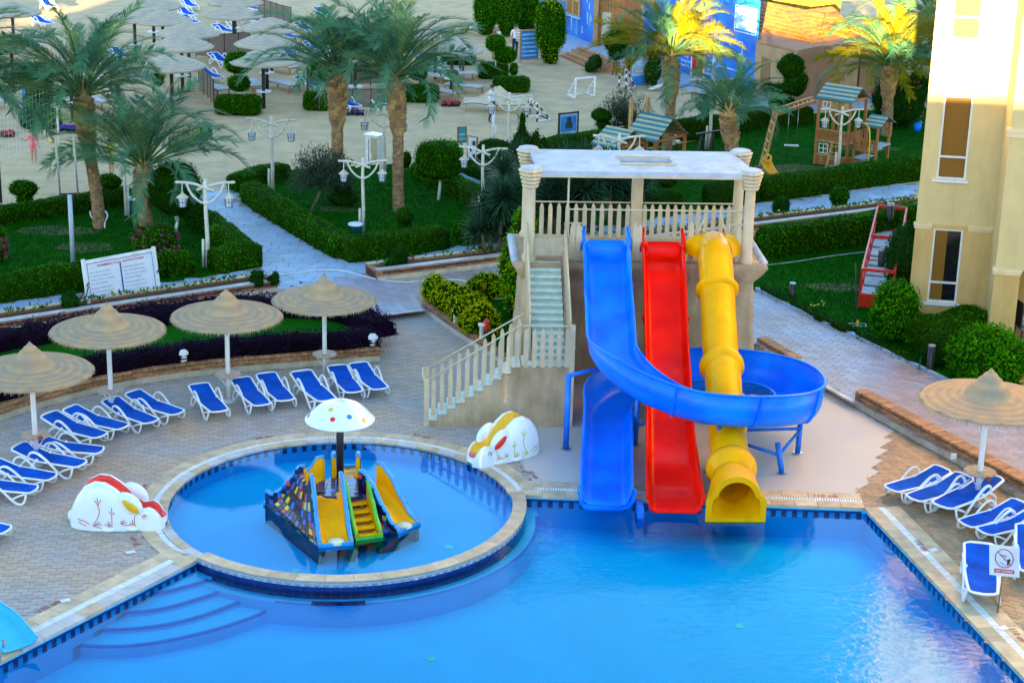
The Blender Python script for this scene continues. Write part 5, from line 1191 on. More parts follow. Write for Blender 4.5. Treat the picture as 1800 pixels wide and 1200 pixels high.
for b, h, a, l in [((365, 470), 315, .1, 'log lamp post at the corner hedge beside the white diagonal walk'), ((847, 385), 255, -.1, 'log lamp post beside the small round bush, left of the slide tower'), ((638, 408), 278, .15, 'log lamp post in the middle lawn beside the green bin'), ((479, 340), 205, .0, 'log lamp post at the sand edge between small palm and loose grey shrub'),
                   ((1472, 305), 188, .1, 'log lamp post in front of the wooden climbing house on the right'), ((1246, 262), 135, .2, 'log lamp post beside the short palm in front of the blue wall'), ((675, 322), 187, -.05, 'log lamp post partly behind the right tall palm trunk'), ((893, 285), 163, .0, 'log lamp post in front of the sand coloured sail'),
                   ((1083, 374), 234, .05, 'log lamp post rising behind the tower roof in front of the playhouse'), ((1590, 215), 94, .2, 'log lamp post in the dark planting beside the yellow building')]:
    g = G(*b, UP); s = HT(g, h)/2.95; place(lp, ulp, g, a, l, GLP, s)
# ---------------------------------------------------------------- foliage
RG = np.random.default_rng(11)
def np_mesh(name, V, Fq, mi, mats, smooth=None):
    """mesh from numpy: V (n,3), list of face index arrays of equal width"""
    me = bpy.data.meshes.new(name); me.vertices.add(len(V)); me.vertices.foreach_set('co', np.asarray(V, np.float32).ravel())
    loops = np.concatenate([f.ravel() for f in Fq]).astype(np.int32); sizes = np.concatenate([np.full(len(f), f.shape[1]) for f in Fq]); st = np.concatenate([[0], np.cumsum(sizes)[:-1]]).astype(np.int32)
    me.loops.add(len(loops)); me.loops.foreach_set('vertex_index', loops); me.polygons.add(len(sizes)); me.polygons.foreach_set('loop_start', st)
    for m in mats: me.materials.append(m)
    me.polygons.foreach_set('material_index', np.asarray(mi, np.int32)); me.update(calc_edges=True); return me
def foliage(name, core, leaf, parent=None, dens=230, size=.075, spread=.05, core_mat='foliage_core', asp=.5, shrink=1.0, rough_n=.8, holes=0.0, zcol=None, rel=None, split=.35):
    """leaf-sized faces scattered over (and a little off) a core surface"""
    V = np.array(core.v, float); tris = []
    for f in core.f:
        for k in range(1, len(f)-1): tris.append((f[0], f[k], f[k+1]))
    T = np.array(tris); A, B, C = V[T[:, 0]], V[T[:, 1]], V[T[:, 2]]; cr = np.cross(B-A, C-A); ar = np.linalg.norm(cr, axis=1)/2; ok = ar > 1e-9
    T, A, B, C, cr, ar = T[ok], A[ok], B[ok], C[ok], cr[ok], ar[ok]
    n = int(ar.sum()*dens); idx = RG.choice(len(T), n, p=ar/ar.sum()); r1, r2 = RG.random(n), RG.random(n); s = np.sqrt(r1)
    P = A[idx]*(1-s)[:, None]+B[idx]*(s*(1-r2))[:, None]+C[idx]*(s*r2)[:, None]; N = cr[idx]/(2*ar[idx])[:, None]
    cen = V.mean(0); flip = ((P-cen)*N).sum(1) < 0
    if zcol != 'keep': N[flip] *= -1
    if holes:
        q = np.sin(P[:, 0]*4.1+P[:, 2]*3.3)+np.sin(P[:, 1]*3.7-P[:, 2]*5.1+1)+np.sin(P[:, 0]*7.7+P[:, 1]*6.1); keep = q > -2.2+holes*2; P, N = P[keep], N[keep]; n = len(P)
    P = P+N*(RG.random(n)**1.5*spread)[:, None]
    Q = N+RG.normal(0, rough_n, (n, 3)); Q /= np.linalg.norm(Q, axis=1)[:, None]
    T1 = np.cross(Q, RG.normal(0, 1, (n, 3))); T1 /= np.linalg.norm(T1, axis=1)[:, None]; T2 = np.cross(Q, T1)
    L = (size*RG.uniform(.6, 1.3, n))[:, None]
    W = np.stack([P-T1*L*.5, P+T2*L*asp*.5, P+T1*L*.5, P-T2*L*asp*.5], 1).reshape(-1, 3)
    cv = cen+(V-cen)*shrink; nc = len(cv); F = [np.array([f]) for f in []]
    tri = T; allV = np.concatenate([cv, W]); quads = np.arange(n*4).reshape(-1, 4)+nc
    leaf = leaf if isinstance(leaf, (list, tuple)) else [leaf]; r = RG.random(n)
    if len(leaf) > 1:
        clump = .5+.5*np.sin(P[:, 0]*1.9+1.3*np.sin(P[:, 1]*1.3))*np.sin(P[:, 1]*2.3+P[:, 2]*1.7); mi = 1+(r*.6+clump*.4 > 1-split).astype(int)
    else: mi = np.ones(n, int)
    off = np.array(parent.location) if parent is not None and rel is not False else 0
    me = np_mesh(name, allV-off, [tri, quads], np.concatenate([np.zeros(len(tri), int), mi]), [MT[core_mat]]+[LEAF[l] for l in leaf])
    o = bpy.data.objects.new(name, me); COL.objects.link(o)
    if parent is not None: o.parent = parent
    return o
def lump(p, a=.06, f=1.5): return a*(noise.noise(Vector(p)*f)+.5*noise.noise(Vector(p)*f*2.7))
def hedge_core(path, wd, h, z0, step=.25, a=.07, taper=0.0):
    P = resample(path, step); N = normals(P); mb = MB(); sec = [(-.46, 0), (-.5, .25), (-.5, .6), (-.47, .85), (-.36, .98), (-.15, 1.0), (.15, 1.0), (.36, .98), (.47, .85), (.5, .6), (.5, .25), (.46, 0)]
    vs = []
    for i, (p, n) in enumerate(zip(P, N)):
        e = min(1, (i+.6)/1.6, (len(P)-1-i+.6)/1.6); hh = h*(1+.10*noise.noise(p*.8)+.05*noise.noise(p*2.3))
        for x, z in sec:
            q = p+n*(x*wd*(.75+.25*e)*(1-taper*(1-z)))+Vector((0, 0, z0+z*hh*(.9+.1*e))); d = lump(q, a, 1.8); vs.append(q+n*(d*(1 if x > 0 else -1))+Vector((0, 0, d*.5 if z > .5 else 0)))
    k = len(sec); fs = [(i*k+j, (i+1)*k+j, (i+1)*k+j+1, i*k+j+1) for i in range(len(P)-1) for j in range(k-1)]
    fs += [tuple(range(k)), tuple((len(P)-1)*k+j for j in range(k-1, -1, -1))]; mb.add(vs, fs); return mb
def hedge(label, path, wd, h, z0=UP, leaf=('hedge', 'bright'), group='clipped garden hedges', dens=210, cat='hedge', size=.075, core='foliage_core', name='clipped_hedge', a=.07):
    c = hedge_core(path, wd, h, z0, a=a); o = foliage(name, c, leaf, dens=dens, size=size, core_mat=core); return tag(o, label, cat, group)
def blob(c, rx, ry, rz, n=18, a=.08, f=1.6, sq=1.0, cone=0.0, mb=None, cut=None):
    mb = mb or MB(); c = Vector(c)
    def fn(u, v):
        A = 2*PI*u; B = PI*(v-.5)*.998; sg = lambda t, p: math.copysign(abs(t)**p, t)
        x, y, z = sg(math.cos(B), sq)*sg(math.cos(A), sq), sg(math.cos(B), sq)*sg(math.sin(A), sq), sg(math.sin(B), sq); k = 1-cone*(z+1)/2
        if cut is not None: z = max(z, cut)
        p = c+Vector((x*rx*k, y*ry*k, z*rz)); d = Vector((x, y, z)).normalized(); return p+d*lump(p, a, f)
    return mb.grid(fn, n, n*2//3, cu=True)
def twig(mb, a, b, r0, r1, mi=0): mb.tube([a, (Vector(a)+Vector(b))/2+Vector((R_.uniform(-.03, .03), R_.uniform(-.03, .03), 0)), b], [r0, (r0+r1)/2, r1], 7, mi)

H = lambda pts: gp(pts, UP)
hedge('long dark green hedge of the left lawn running behind the instruction board', H([(-80, 538), (0, 527), (150, 505), (282, 484)]), .85, .78, leaf=('hedge', 'hedge_side'))
hedge('short clipped hedge just right of the instruction board in front of the pink bougainvillea', H([(288, 484), (335, 477)]), .85, .72, leaf=('hedge', 'hedge_side'))
hedge('clipped hedge block at the corner beside the log lamp post and the white diagonal walk', H([(375, 477), (450, 464)]), .95, .72)
hedge('bright green hedge running up the left side of the white diagonal walk', H([(432, 456), (398, 428), (368, 404), (336, 392)]), .85, .55, leaf=('bright', 'hedge'))
hedge('back hedge of the left lawn in front of the volleyball sand', H([(-80, 402), (0, 392), (90, 378), (170, 366), (232, 356)]), .8, .60, leaf=('hedge', 'hedge_side'))
hedge('hedge on the right side of the white diagonal walk around the middle lawn', H([(440, 350), (480, 378), (530, 408), (578, 436), (608, 452)]), .95, .68, leaf=('hedge', 'bright'))
hedge('front hedge of the middle lawn from corner to small round bush', H([(605, 458), (660, 451), (725, 443), (778, 433)]), .95, .75, leaf=('hedge', 'hedge_side'))
hedge('short front hedge right of the gap in the middle lawn beside the yuccas', H([(803, 424), (862, 416)]), .9, .62, leaf=('bright', 'hedge'))
hedge('right hand hedge of the middle lawn below the cube shaped tree', H([(738, 308), (785, 330), (828, 354), (862, 378)]), .95, .60, leaf=('bright', 'hedge_side'))
hedge('hedge behind the loose grey shrub at the edge of the sand', H([(412, 336), (450, 322), (500, 312)]), .85, .62)
hedge('curved hedge mound left of the white side walk near the teal sign', H([(815, 298), (860, 318), (900, 330)]), .8, .45, leaf=('dark', 'hedge'))
hedge('long front hedge of the playground seen right of the tower', H([(1335, 350), (1400, 343), (1500, 328), (1612, 312)]), 1.0, .85, leaf=('hedge', 'hedge_side'))
hedge('rounded hedge behind the tower railing, left piece', H([(1140, 372), (1190, 366)]), .9, .7, leaf=('dark', 'hedge_side'))
hedge('rounded hedge behind the tower railing, right piece', H([(1245, 364), (1322, 353)]), 1.0, .85, leaf=('dark', 'hedge_side'))
hedge('back hedge of the playground between the posters and the first palm', H([(950, 282), (1000, 272), (1060, 262), (1165, 252)]), .9, .8, leaf=('hedge', 'hedge_side'))
hedge('back hedge of the playground from the palm to the climbing frame', H([(1190, 246), (1260, 238), (1330, 222), (1420, 216)]), .95, .85, leaf=('hedge_side', 'dark'))
hedge('tall trimmed hedge along the right lawn in front of the long planter', H([(1338, 452), (1400, 442), (1480, 430), (1560, 414), (1620, 405)]), 1.0, 1.0, leaf=('bright', 'hedge_side'))
hedge('low hedge in front of the yellow building below the tall window', H([(1612, 622), (1660, 608), (1722, 596)]), 1.2, .95, leaf=('hedge', 'hedge_side'))
# lime coloured bushes and the bright creeper beside the tower
def bush(name, label, cat, b, rx, ry, h, leaf, dens=200, size=.08, a=.1, f=1.7, z0=UP, stem=None, group=None, core='foliage_core', sq=1.0, n=18, holes=0, spread=.08, cone=0):
    g = G(*b, z0) if not isinstance(b, Vector) else b; t = thing(name, label, cat, g, 0, group); zc = h/2+(stem or 0)
    c = blob(g+Vector((0, 0, zc)), rx, ry, h/2, n=n, a=a, f=f, sq=sq, cone=cone); foliage('crown', c, leaf, t, dens=dens, size=size, core_mat=core, holes=holes, spread=spread)
    m = MB(); m.tube([(0, 0, -.02), (.02, .01, zc*.5), (0, 0, zc)], [.05, .04, .03], 8); m.obj('trunk', MT['bark'] if stem is None or stem < .4 else MT['white_paint'], t, smooth=True); return t
def compound(name, label, cat, b, blobs, leaf, stems, group=None, dens=200, size=.075, trunk='bark', z0=UP, spread=.07, tr=.05, sq=1.0, core='foliage_core', a=.07, shrink=1.0):
    """blobs: (dx, dy, z, rx, ry, rz) about the base"""
    g = G(*b, z0) if not isinstance(b, Vector) else b; t = thing(name, label, cat, g, 0, group); mb = MB(); off = 0
    for (dx, dy, z, rx, ry, rz) in blobs:
        m = blob(g+Vector((dx, dy, z)), rx, ry, rz, n=16, a=a, sq=sq); foliage('crown', m, leaf, t, dens=dens, size=size, spread=spread, core_mat=core, shrink=shrink)
    m = MB()
    for a_, b_ in stems: twig(m, Vector(a_), Vector(b_), tr, tr*.6)
    m.obj('trunk', MT[trunk], t, smooth=True); return t
GY = 'lime green shrubs beside the plaza kerb'
for b, r, h, l in [((768, 530), .52, .7, 'lime green shrub at the plaza end of its row, farthest from the stairs'), ((795, 546), .58, .75, 'second lime green shrub from the plaza end of the row'), ((822, 566), .60, .8, 'third lime green shrub, behind the small white box'), ((842, 586), .55, .75, 'lime green shrub nearest the slide tower stairs')]:
    bush('lime_shrub', l, 'shrub', b, r, r*.85, h, ('lime', 'lime'), dens=320, size=.09, a=.22, f=2.6, group=GY, core='foliage_core', spread=.14)
bush('lime_shrub', 'rounded yellow green shrub left of the creeper at the tower', 'shrub', (852, 520), .6, .5, .65, ('lime', 'bright'), dens=300, size=.09, a=.2, f=2.6, spread=.12)
g = G(905, 560, UP)
compound('creeper', 'tall bright green creeper climbing the left side of the slide tower', 'creeper', g, [(.15, .4, .8, .38, .5, .9), (.1, .6, 1.8, .42, .5, .9), (.25, .9, 2.6, .3, .5, .6), (-.15, .9, 1.2, .35, .5, .8)], ('bright', 'lime'), [((0, .3, 0), (0, .6, 2.4))], dens=260, size=.10, spread=.16, a=.18)
# yuccas and cycads: stiff leaf rosettes
def blade(mb, base, d, L, w, droop, mi=0, seg=3):
    d = Vector(d).normalized(); sd = d.cross(Vector((0, 0, 1)));
    if sd.length < .05: sd = Vector((1, 0, 0))
    sd.normalize(); P = []; p = Vector(base)
    for i in range(seg+1):
        ww = w*(1-(i/seg)**1.6)*.5+(.002 if i < seg else 0); P += [p-sd*ww, p+sd*ww]; dd = (d+Vector((0, 0, -droop*(i/seg)**1.3))).normalized(); p = p+dd*(L/seg)
    mb.add(P, [(2*i, 2*i+1, 2*i+3, 2*i+2) for i in range(seg)], mi)
def rosette(n, L, w, droop, lo=-.3, hi=1.3, seed=0):
    r = random.Random(seed); m = MB()
    for i in range(n):
        a = i*2.399963+r.uniform(-.2, .2); e = lo+(hi-lo)*((i+.5)/n)**.9; blade(m, (0, 0, .05*e), (math.cos(a)*math.cos(e), math.sin(a)*math.cos(e), math.sin(e)), L*r.uniform(.75, 1.1), w, droop*r.uniform(.6, 1.3))
    return m
ros = [rosette(110, .86, .070, .5, -.5, 1.4, s).mesh('rosette', LEAF['yucca']) for s in range(3)]
yl = 0
for b, k, sc_, l in [((872, 455), 5, 1.0, 'tall yucca clump at the left of the tower beside the planter'), ((900, 430), 6, 1.1, 'dark yucca clump right behind the left tower column'), ((945, 420), 5, 1.0, 'yucca clump behind the tower railing, left of the thin post'), ((990, 415), 5, 1.05, 'yucca clump behind the tower railing, right of the thin post'), ((1040, 408), 5, 1.0, 'yucca clump behind the tower railing left of the back pillar'), ((905, 360), 5, 1.0, 'yucca clump behind the upper left tower column'), ((1100, 398), 4, .9, 'yucca clump right behind the back pillar of the tower')]:
    g = G(*b, UP); t = thing('yucca', l, 'yucca', g, 0, 'dark yuccas around the slide tower'); m = MB()
    for i in range(k+4):
        x, y, z = R_.uniform(-.8, .8), R_.uniform(-.5, .5), R_.uniform(.7, 2.6)*(1 if b[1] > 380 else .7); m.tube([(x*.3, y*.3, 0), (x*.8, y*.8, z*.5), (x, y, z)], [.08, .07, .06], 7)
        put('rosette', ros[i % 3], t, (x, y, z), (R_.uniform(-.3, .3), R_.uniform(-.3, .3), R_.uniform(0, 6)), sc_*R_.uniform(.85, 1.2), None)
        if z > 1.2: put('rosette', ros[(i+1) % 3], t, (x*.9, y*.9, z-.45), (PI*.0+R_.uniform(-.3, .3), R_.uniform(-.3, .3), R_.uniform(0, 6)), sc_*.9)
    m.obj('trunk', MT['bark'], t, smooth=True)
# conifers left of the tower
for b, h, l in [((915, 330), 2.9, 'dark conical conifer left of the tower in front of the lamp post'), ((940, 330), 2.3, 'shorter green conifer right beside the taller one left of the tower'), ((955, 320), 1.8, 'small conifer nearest the tower roof corner')]:
    bush('conifer', l, 'conifer', b, .62, .62, h, ('thuja', 'dark'), dens=260, size=.09, a=.2, f=2.2, cone=.72, spread=.12, n=22)
# topiary and bushes of the gardens
compound('clipped_tree', 'cube shaped clipped tree with white painted trunk in the middle lawn', 'tree', (771, 352), [(0, 0, 1.55, .86, .8, .66)], ('hedge', 'bright'), [((0, 0, 0), (.05, 0, 1.2))], trunk='white_paint', tr=.07, sq=.55, dens=260, a=.08, spread=.12)
compound('round_tree', 'large dark round crowned tree on a curved white trunk in the left lawn corner', 'tree', (307, 418), [(.05, 0, 1.75, .92, .9, .92), (.5, .2, 1.0, .5, .5, .4)], ('dark', 'hedge'), [((0, 0, 0), (.12, 0, .6)), ((.12, 0, .6), (.05, 0, 1.3))], trunk='white_paint', tr=.075, dens=260, a=.12, spread=.14)
compound('small_shrub', 'vase shaped small shrub on the back hedge of the left lawn near the photo edge', 'shrub', (45, 372), [(0, 0, .85, .5, .45, .3), (0, 0, .5, .28, .28, .25)], ('hedge', 'bright'), [((0, 0, 0), (0, 0, .6))])
compound('small_shrub', 'vase shaped small shrub on the back hedge below the player in the yellow shirt', 'shrub', (194, 358), [(0, 0, .85, .42, .4, .26), (0, 0, .5, .22, .22, .25)], ('hedge', 'bright'), [((0, 0, 0), (0, 0, .6))])
compound('ball_shrub', 'round bush on a short stem at the front hedge of the middle lawn', 'shrub', (711, 418), [(0, 0, .78, .34, .34, .3), (0, 0, .3, .28, .28, .25)], ('hedge', 'dark'), [((0, 0, 0), (0, 0, .6))])
compound('ball_shrub', 'round dark bush beside the white side walk near the lamp post', 'shrub', (858, 352), [(0, 0, .42, .36, .34, .34)], ('dark', 'hedge'), [((0, 0, 0), (0, 0, .4))])
compound('ball_shrub', 'small round bush beside the right tall palm at the sand edge', 'shrub', (713, 300), [(0, 0, .45, .26, .26, .34)], ('dark', 'hedge'), [((0, 0, 0), (0, 0, .4))])
compound('ball_shrub', 'small mushroom shaped bush seen through the tower opening', 'shrub', (1168, 352), [(0, 0, .8, .48, .42, .3)], ('dark', 'hedge'), [((0, 0, 0), (0, 0, .6))])
compound('dark_shrub', 'dark dome of clipped shrub behind the teal sign', 'shrub', (868, 285), [(0, 0, .45, .85, .7, .5)], ('dark', 'dark'), [((0, 0, 0), (0, 0, .4))])
compound('dark_shrub', 'small dark shrub on a bare twiggy foot at the left palm of the middle lawn', 'shrub', (603, 362), [(0, 0, .3, .55, .45, .28), (0, 0, .75, .35, .35, .35)], ('dark', 'violet'), [((0, 0, 0), (0, 0, .6))])
def wispy(label, b, rx, rz, stem, top_off=(0, 0), n=900, leaf=('olive', 'olive'), name='loose_tree', cat='tree'):
    """an open shrub of many thin twigs with small leaves along them"""
    g = G(*b, UP); t = thing(name, label, cat, g); m = MB(); L = MB(); zc = stem+rz*.9; top = Vector((top_off[0], top_off[1], stem*.9)); m.tube([(0, 0, 0), top*.5+Vector((.03, 0, 0)), top], [.06, .05, .045], 8)
    for i in range(70):
        a = R_.uniform(0, 2*PI); e = R_.uniform(-.15, 1.35); d = Vector((math.cos(a)*math.cos(e)*rx, math.sin(a)*math.cos(e)*rx, math.sin(e)*rz*1.7)); m.tube([top, top+d*.5+Vector((R_.uniform(-.1, .1), R_.uniform(-.1, .1), .05)), top+d*R_.uniform(.8, 1.1)], [.02, .012, .005], 4)
        for k in range(n//70):
            s = R_.uniform(.3, 1.12); p = top+d*s+Vector((R_.gauss(0, .10), R_.gauss(0, .10), R_.gauss(0, .10))); dd = Vector((R_.gauss(0, 1), R_.gauss(0, 1), R_.gauss(.6, .8))); blade(L, p, dd, R_.uniform(.10, .2), .035, .2, seg=1)
    m.obj('trunk', MT['bark'], t, smooth=True); L.obj('crown', LEAF[leaf[0]], t); return t
wispy('loose grey green tree on a slanting thin trunk in the middle lawn', (545, 373), 1.15, .75, 1.1, (.45, .2), n=6500)
wispy('loose grey olive tree behind the wooden playhouse at the sand', (1097, 245), 1.25, .85, .7, n=5200)
compound('pine_topiary', 'cloud pruned tree beside the loose olive tree with two round pads', 'tree', (1057, 250), [(0, 0, 1.15, .42, .4, .28), (.05, 0, .75, .3, .3, .25)], ('dark', 'hedge'), [((0, 0, 0), (0, 0, 1.0))], a=.12)
compound('pine_topiary', 'cloud pruned tree with two flat pads left of the lamp post by the short palm', 'tree', (1237, 240), [(0, 0, 1.35, .45, .4, .18), (0, 0, .85, .32, .3, .16), (.1, 0, 1.7, .2, .2, .12)], ('dark', 'hedge'), [((0, 0, 0), (0, 0, 1.5))], a=.12)
compound('pine_topiary', 'tall dark cloud pruned tree right of the short palm in front of the stone hut', 'tree', (1385, 205), [(0, .2, 2.3, .62, .5, .6), (-.5, 0, 1.3, .75, .5, .28), (-.35, 0, .7, .55, .45, .22), (.3, .2, 1.6, .5, .5, .6)], ('dark', 'hedge'), [((0, 0, 0), (0, 0, 2.2))], a=.18, spread=.14)
compound('round_tree', 'round green tree on thin trunks before the wooden facade and steps', 'tree', (1080, 132), [(0, 0, 1.75, .72, .7, .62), (.15, 0, 1.2, .5, .5, .4)], ('dark', 'hedge'), [((-.1, 0, 0), (0, 0, 1.3)), ((.1, 0, 0), (.1, 0, 1.2))], a=.14, spread=.14)
compound('small_shrub', 'low round bush with grassy leaves at the foot of the brick steps', 'shrub', (1045, 128), [(0, 0, .55, .42, .4, .35), (-.3, 0, .3, .3, .3, .25)], ('olive', 'dark'), [((0, 0, 0), (0, 0, .4))], a=.14, spread=.2)
compound('tall_shrub', 'brownish tall shrub right of the blue poster on stakes', 'shrub', (1148, 155), [(0, 0, 1.0, .42, .4, .85), (-.05, 0, 1.7, .35, .3, .5)], ('olive', 'palm_dry'), [((0, 0, 0), (0, 0, 1.3))], a=.2, spread=.2)
compound('dark_shrub', 'dark shrub behind the blue poster beside the wooden facade', 'shrub', (1112, 128), [(0, 0, .7, .4, .4, .7)], ('dark', 'hedge'), [((0, 0, 0), (0, 0, .6))], a=.14)
# tall clipped bushes at the top
for b, rx, h, l in [((855, 62), .78, 2.9, 'leftmost of the tall clipped bushes at the upper photo edge'), ((890, 64), .75, 2.8, 'second of the tall clipped bushes, behind the striped towel'), ((925, 56), .8, 2.0, 'square clipped bush between the tall ones above the blue panel poster'), ((966, 112), .80, 3.2, 'tallest clipped bush, tapering down like a vase beside the brick steps')]:
    compound('tall_bush', l, 'bush', b, [(0, 0, h*.62, rx, rx*.8, h*.42), (0, 0, h*.3, rx*.6, rx*.6, h*.3)], ('hedge', 'lime') if b[0] > 950 else ('hedge', 'bright'), [((0, 0, 0), (0, 0, h*.5))], 'tall clipped bushes by the blue mural wall', sq=.7, dens=170, size=.11, spread=.14, a=.12)
# box shaped hedges of the beach with topiary trees growing out of them
GX = 'box shaped hedges on the beach'
for (x0, x1, yb, h), l in [((36, 104, 232, .85), 'flared box hedge behind the volleyball net'), ((377, 458, 208, .8), 'box hedge carrying the two ball topiary left of the dark parasol post'), ((532, 584, 200, .8), 'box hedge left of the left tall palm trunk'), ((707, 771, 186, .8), 'box hedge right of the right tall palm trunk'), ((775, 836, 120, .8), 'box hedge behind the man with the backpack'),
                           ((840, 893, 145, .8), 'box hedge under the leaning topiary near the top centre'), ((866, 931, 168, .7), 'rounded box hedge just above the sand coloured sail'), ((420, 470, 102, .7), 'dark box hedge behind the lowest canopy of the middle stack'), ((350, 372, 250, .5), 'small dark hedge block hidden behind the small palm')]:
    g = G((x0+x1)/2, yb-6, UP); k = SCL(g); rx = (x1-x0)/2/k; o = foliage('box_hedge', blob(g+Vector((0, rx*.3, h*.48)), rx, rx*.62, h*.52, n=26, a=.05, sq=.42), ('hedge', 'hedge_side'), dens=190, size=.085, spread=.05, core_mat='foliage_core'); tag(o, l, 'hedge', GX)
GT = 'topiary trees standing in the box hedges'
for b, bl, l in [((421, 190), [(0, 0, 2.1, .62, .55, .48), (0, 0, 1.15, .5, .45, .35)], 'topiary of two balls above its box hedge, left of the dark parasol post'), ((563, 190), [(0, 0, 1.75, .48, .45, .5)], 'round topiary on a thin white stem left of the left tall palm'), ((735, 170), [(0, 0, 1.15, .42, .38, .38)], 'small round topiary right of the right tall palm'),
                 ((870, 140), [(0, 0, 1.85, .52, .45, .42), (.5, 0, 1.25, .56, .45, .4)], 'leaning topiary of two pads on a white stem near the two walkers'), ((70, 210), [(0, 0, 1.95, .85, .7, .55), (0, 0, 1.0, .6, .5, .45)], 'vase shaped topiary behind the volleyball net'), ((280, 178), [(0, 0, 1.3, .3, .3, .6)], 'bright green bush just above the crown of the small palm'), ((903, 150), [(0, 0, .8, .2, .2, .3)], 'small green shoot on the box hedge above the sail')]:
    compound('topiary_tree', l, 'topiary', b, bl, ('bright', 'hedge'), [((0, 0, 0), (0, 0, bl[0][2]))], GT, trunk='white_paint', tr=.04, dens=220, size=.09, sq=.8)
# around the yellow building
bush('round_bush', 'big leafy round bush in front of the porch pillar of the yellow building', 'bush', (1732, 672), 1.05, .9, 1.5, ('hedge', 'bright'), dens=380, size=.11, a=.16, f=2, spread=.18, n=26)
bush('round_bush', 'egg shaped bush at the corner of the yellow building beside the red steel frame', 'bush', (1572, 598), .68, .6, 1.75, ('hedge', 'bright'), dens=300, size=.10, a=.12, f=2, spread=.14, n=22)
bush('tall_shrub', 'tall bluish green shrub between the red steel frame and the yellow building', 'shrub', (1585, 520), .55, .9, 2.3, ('dark', 'olive'), dens=260, size=.10, a=.14, f=2, spread=.14, n=22)
bush('round_bush', 'small yellowish bush between the tall shrub and the egg shaped bush', 'bush', (1562, 560), .45, .45, 1.1, ('bright', 'lime'), dens=260, size=.10, a=.14, f=2, spread=.14)
bush('round_bush', 'small dark bush at the palm below the red frame beside the black bollard', 'bush', (1648, 640), .5, .45, .9, ('dark', 'hedge'), dens=220, size=.09)
bush('bougainvillea', 'pink flowering bougainvillea at the foot of the small palm', 'flowering shrub', (275, 452), .72, .5, 1.1, ('hedge', 'olive'), dens=300, size=.09, a=.2, f=2.2, spread=.14)
bush('bougainvillea', 'pink bougainvillea cut by the left photo edge', 'flowering shrub', (-6, 462), .35, .35, 1.1, ('hedge', 'olive'), dens=300, size=.09, a=.2, f=2.2, spread=.14)
bush('bougainvillea', 'dark bougainvillea with few red flowers under the sunlit palm', 'flowering shrub', (1575, 222), 1.15, .9, 2.3, ('dark', 'dark'), dens=220, size=.10, a=.25, f=1.7, spread=.2, n=24)
bush('bougainvillea', 'dark leafy shrub with red flowers behind the lamp post by the yellow building', 'flowering shrub', (1610, 175), 1.1, .9, 2.6, ('dark', 'olive'), dens=200, size=.11, a=.25, f=1.7, spread=.2, n=24)
for g0, rx, h, n_, c in ((G(275, 452, UP), .72, 1.1, 150, 'petal_pink'), (G(-6, 462, UP), .35, 1.1, 160, 'petal_pink'), (G(1575, 222, UP), 1.1, 2.3, 60, 'petal_red'), (G(1610, 175, UP), 1.0, 2.6, 70, 'petal_red')):
    m = MB()
    for i in range(n_):
        a = R_.uniform(0, 2*PI); b_ = math.asin(R_.uniform(-.6, .95)); p = g0+Vector((math.cos(a)*math.cos(b_)*rx*1.12, math.sin(a)*math.cos(b_)*rx*.85, h/2+math.sin(b_)*h*.56)); s = R_.uniform(.03, .055)
        q = Matrix.Rotation(R_.uniform(0, 6), 3, Vector((R_.random(), R_.random(), R_.random()+.01)).normalized()); m.add([p+q @ Vector((x*s, y*s, 0)) for x, y in ((-1, -1), (1, -1), (1, 1), (-1, 1))], [(0, 1, 2, 3)])
    par = [o for o in COL.objects if o.name.startswith('bougainvillea') and (o.location-g0).length < .01][0]; tag(m.obj('flowers', MT[c], par, rel=True), kind='stuff')
# violet planting of the curved planter
vin = offs(curve_front, .48)
tag(foliage('violet_shrubs', hedge_core(vin, .72, .42, .33, a=.12), ('violet', 'violet'), dens=420, size=.085, spread=.14, core_mat='violet_core'), 'dark violet leaved shrubs along the front of the curved planter', 'shrubs')
tag(foliage('violet_shrubs', hedge_core(list(reversed(offs(list(reversed(back_pl)), .42))), .85, .46, .33, a=.16), ('violet', 'violet'), dens=420, size=.085, spread=.2, core_mat='violet_core'), 'dark violet leaved shrubs along the back of the curved planter', 'shrubs')
# flowers and small plants of the two long planters
for k, (a, b, nn, d, z, wd) in enumerate((PLA, PLB)):
    L = (b-a).length; F = [MB() for _ in range(3)]; G_ = MB()
    for i in range(int(L*16)):
        p = a+d*R_.uniform(.2, L-.2)+nn*R_.uniform(.25, wd-.2)+Vector((0, 0, z)); q = PX(p)
        if not -30 < q[0] < 1830: continue
        for j in range(5): a_ = R_.uniform(0, 6.3); blade(G_, p, (math.cos(a_), math.sin(a_), 1.1), .12, .04, .5, seg=2)
        if R_.random() < .16: f = R_.randrange(3); F[f].ball(p+Vector((0, 0, .10)), .032, 6)
    tag(G_.obj('bedding_plants', LEAF['hedge']), ['low green bedding plants in the long planter left of the plaza', 'low green bedding plants in the long planter right of the plaza'][k], 'bedding plants', kind='stuff')
    for f, c, nme in zip(F, ('petal_yellow', 'petal_violet', 'petal_red'), ('yellow', 'violet', 'red')):
        if f.v: tag(f.obj('flowers', MT[c]), nme+' pansies dotted along the long planter '+['left', 'right'][k]+' of the plaza', 'flowers', kind='stuff')
for b, s, l in [((124, 545), .26, 'small bushy plant with a yellow bloom left of the instruction board'), ((452, 503), .24, 'bushy plant near the right end of the left flower planter'), ((482, 500), .18, 'little bushy plant at the very end of the left flower planter'), ((703, 466), .28, 'bushy plant at the left end of the right flower planter'), ((1372, 376), .3, 'low green plant in the right planter just right of the tower'), ((1475, 362), .35, 'low green plant in the middle of the planter on the right'), ((690, 470), .18, 'tiny round plant at the corner of the right flower planter')]:
    bush('planter_shrub', l, 'plant', b, s, s*.8, s*2.1, ('dark', 'bright'), dens=700, size=.06, z0=UP+.25, a=.12, f=5)
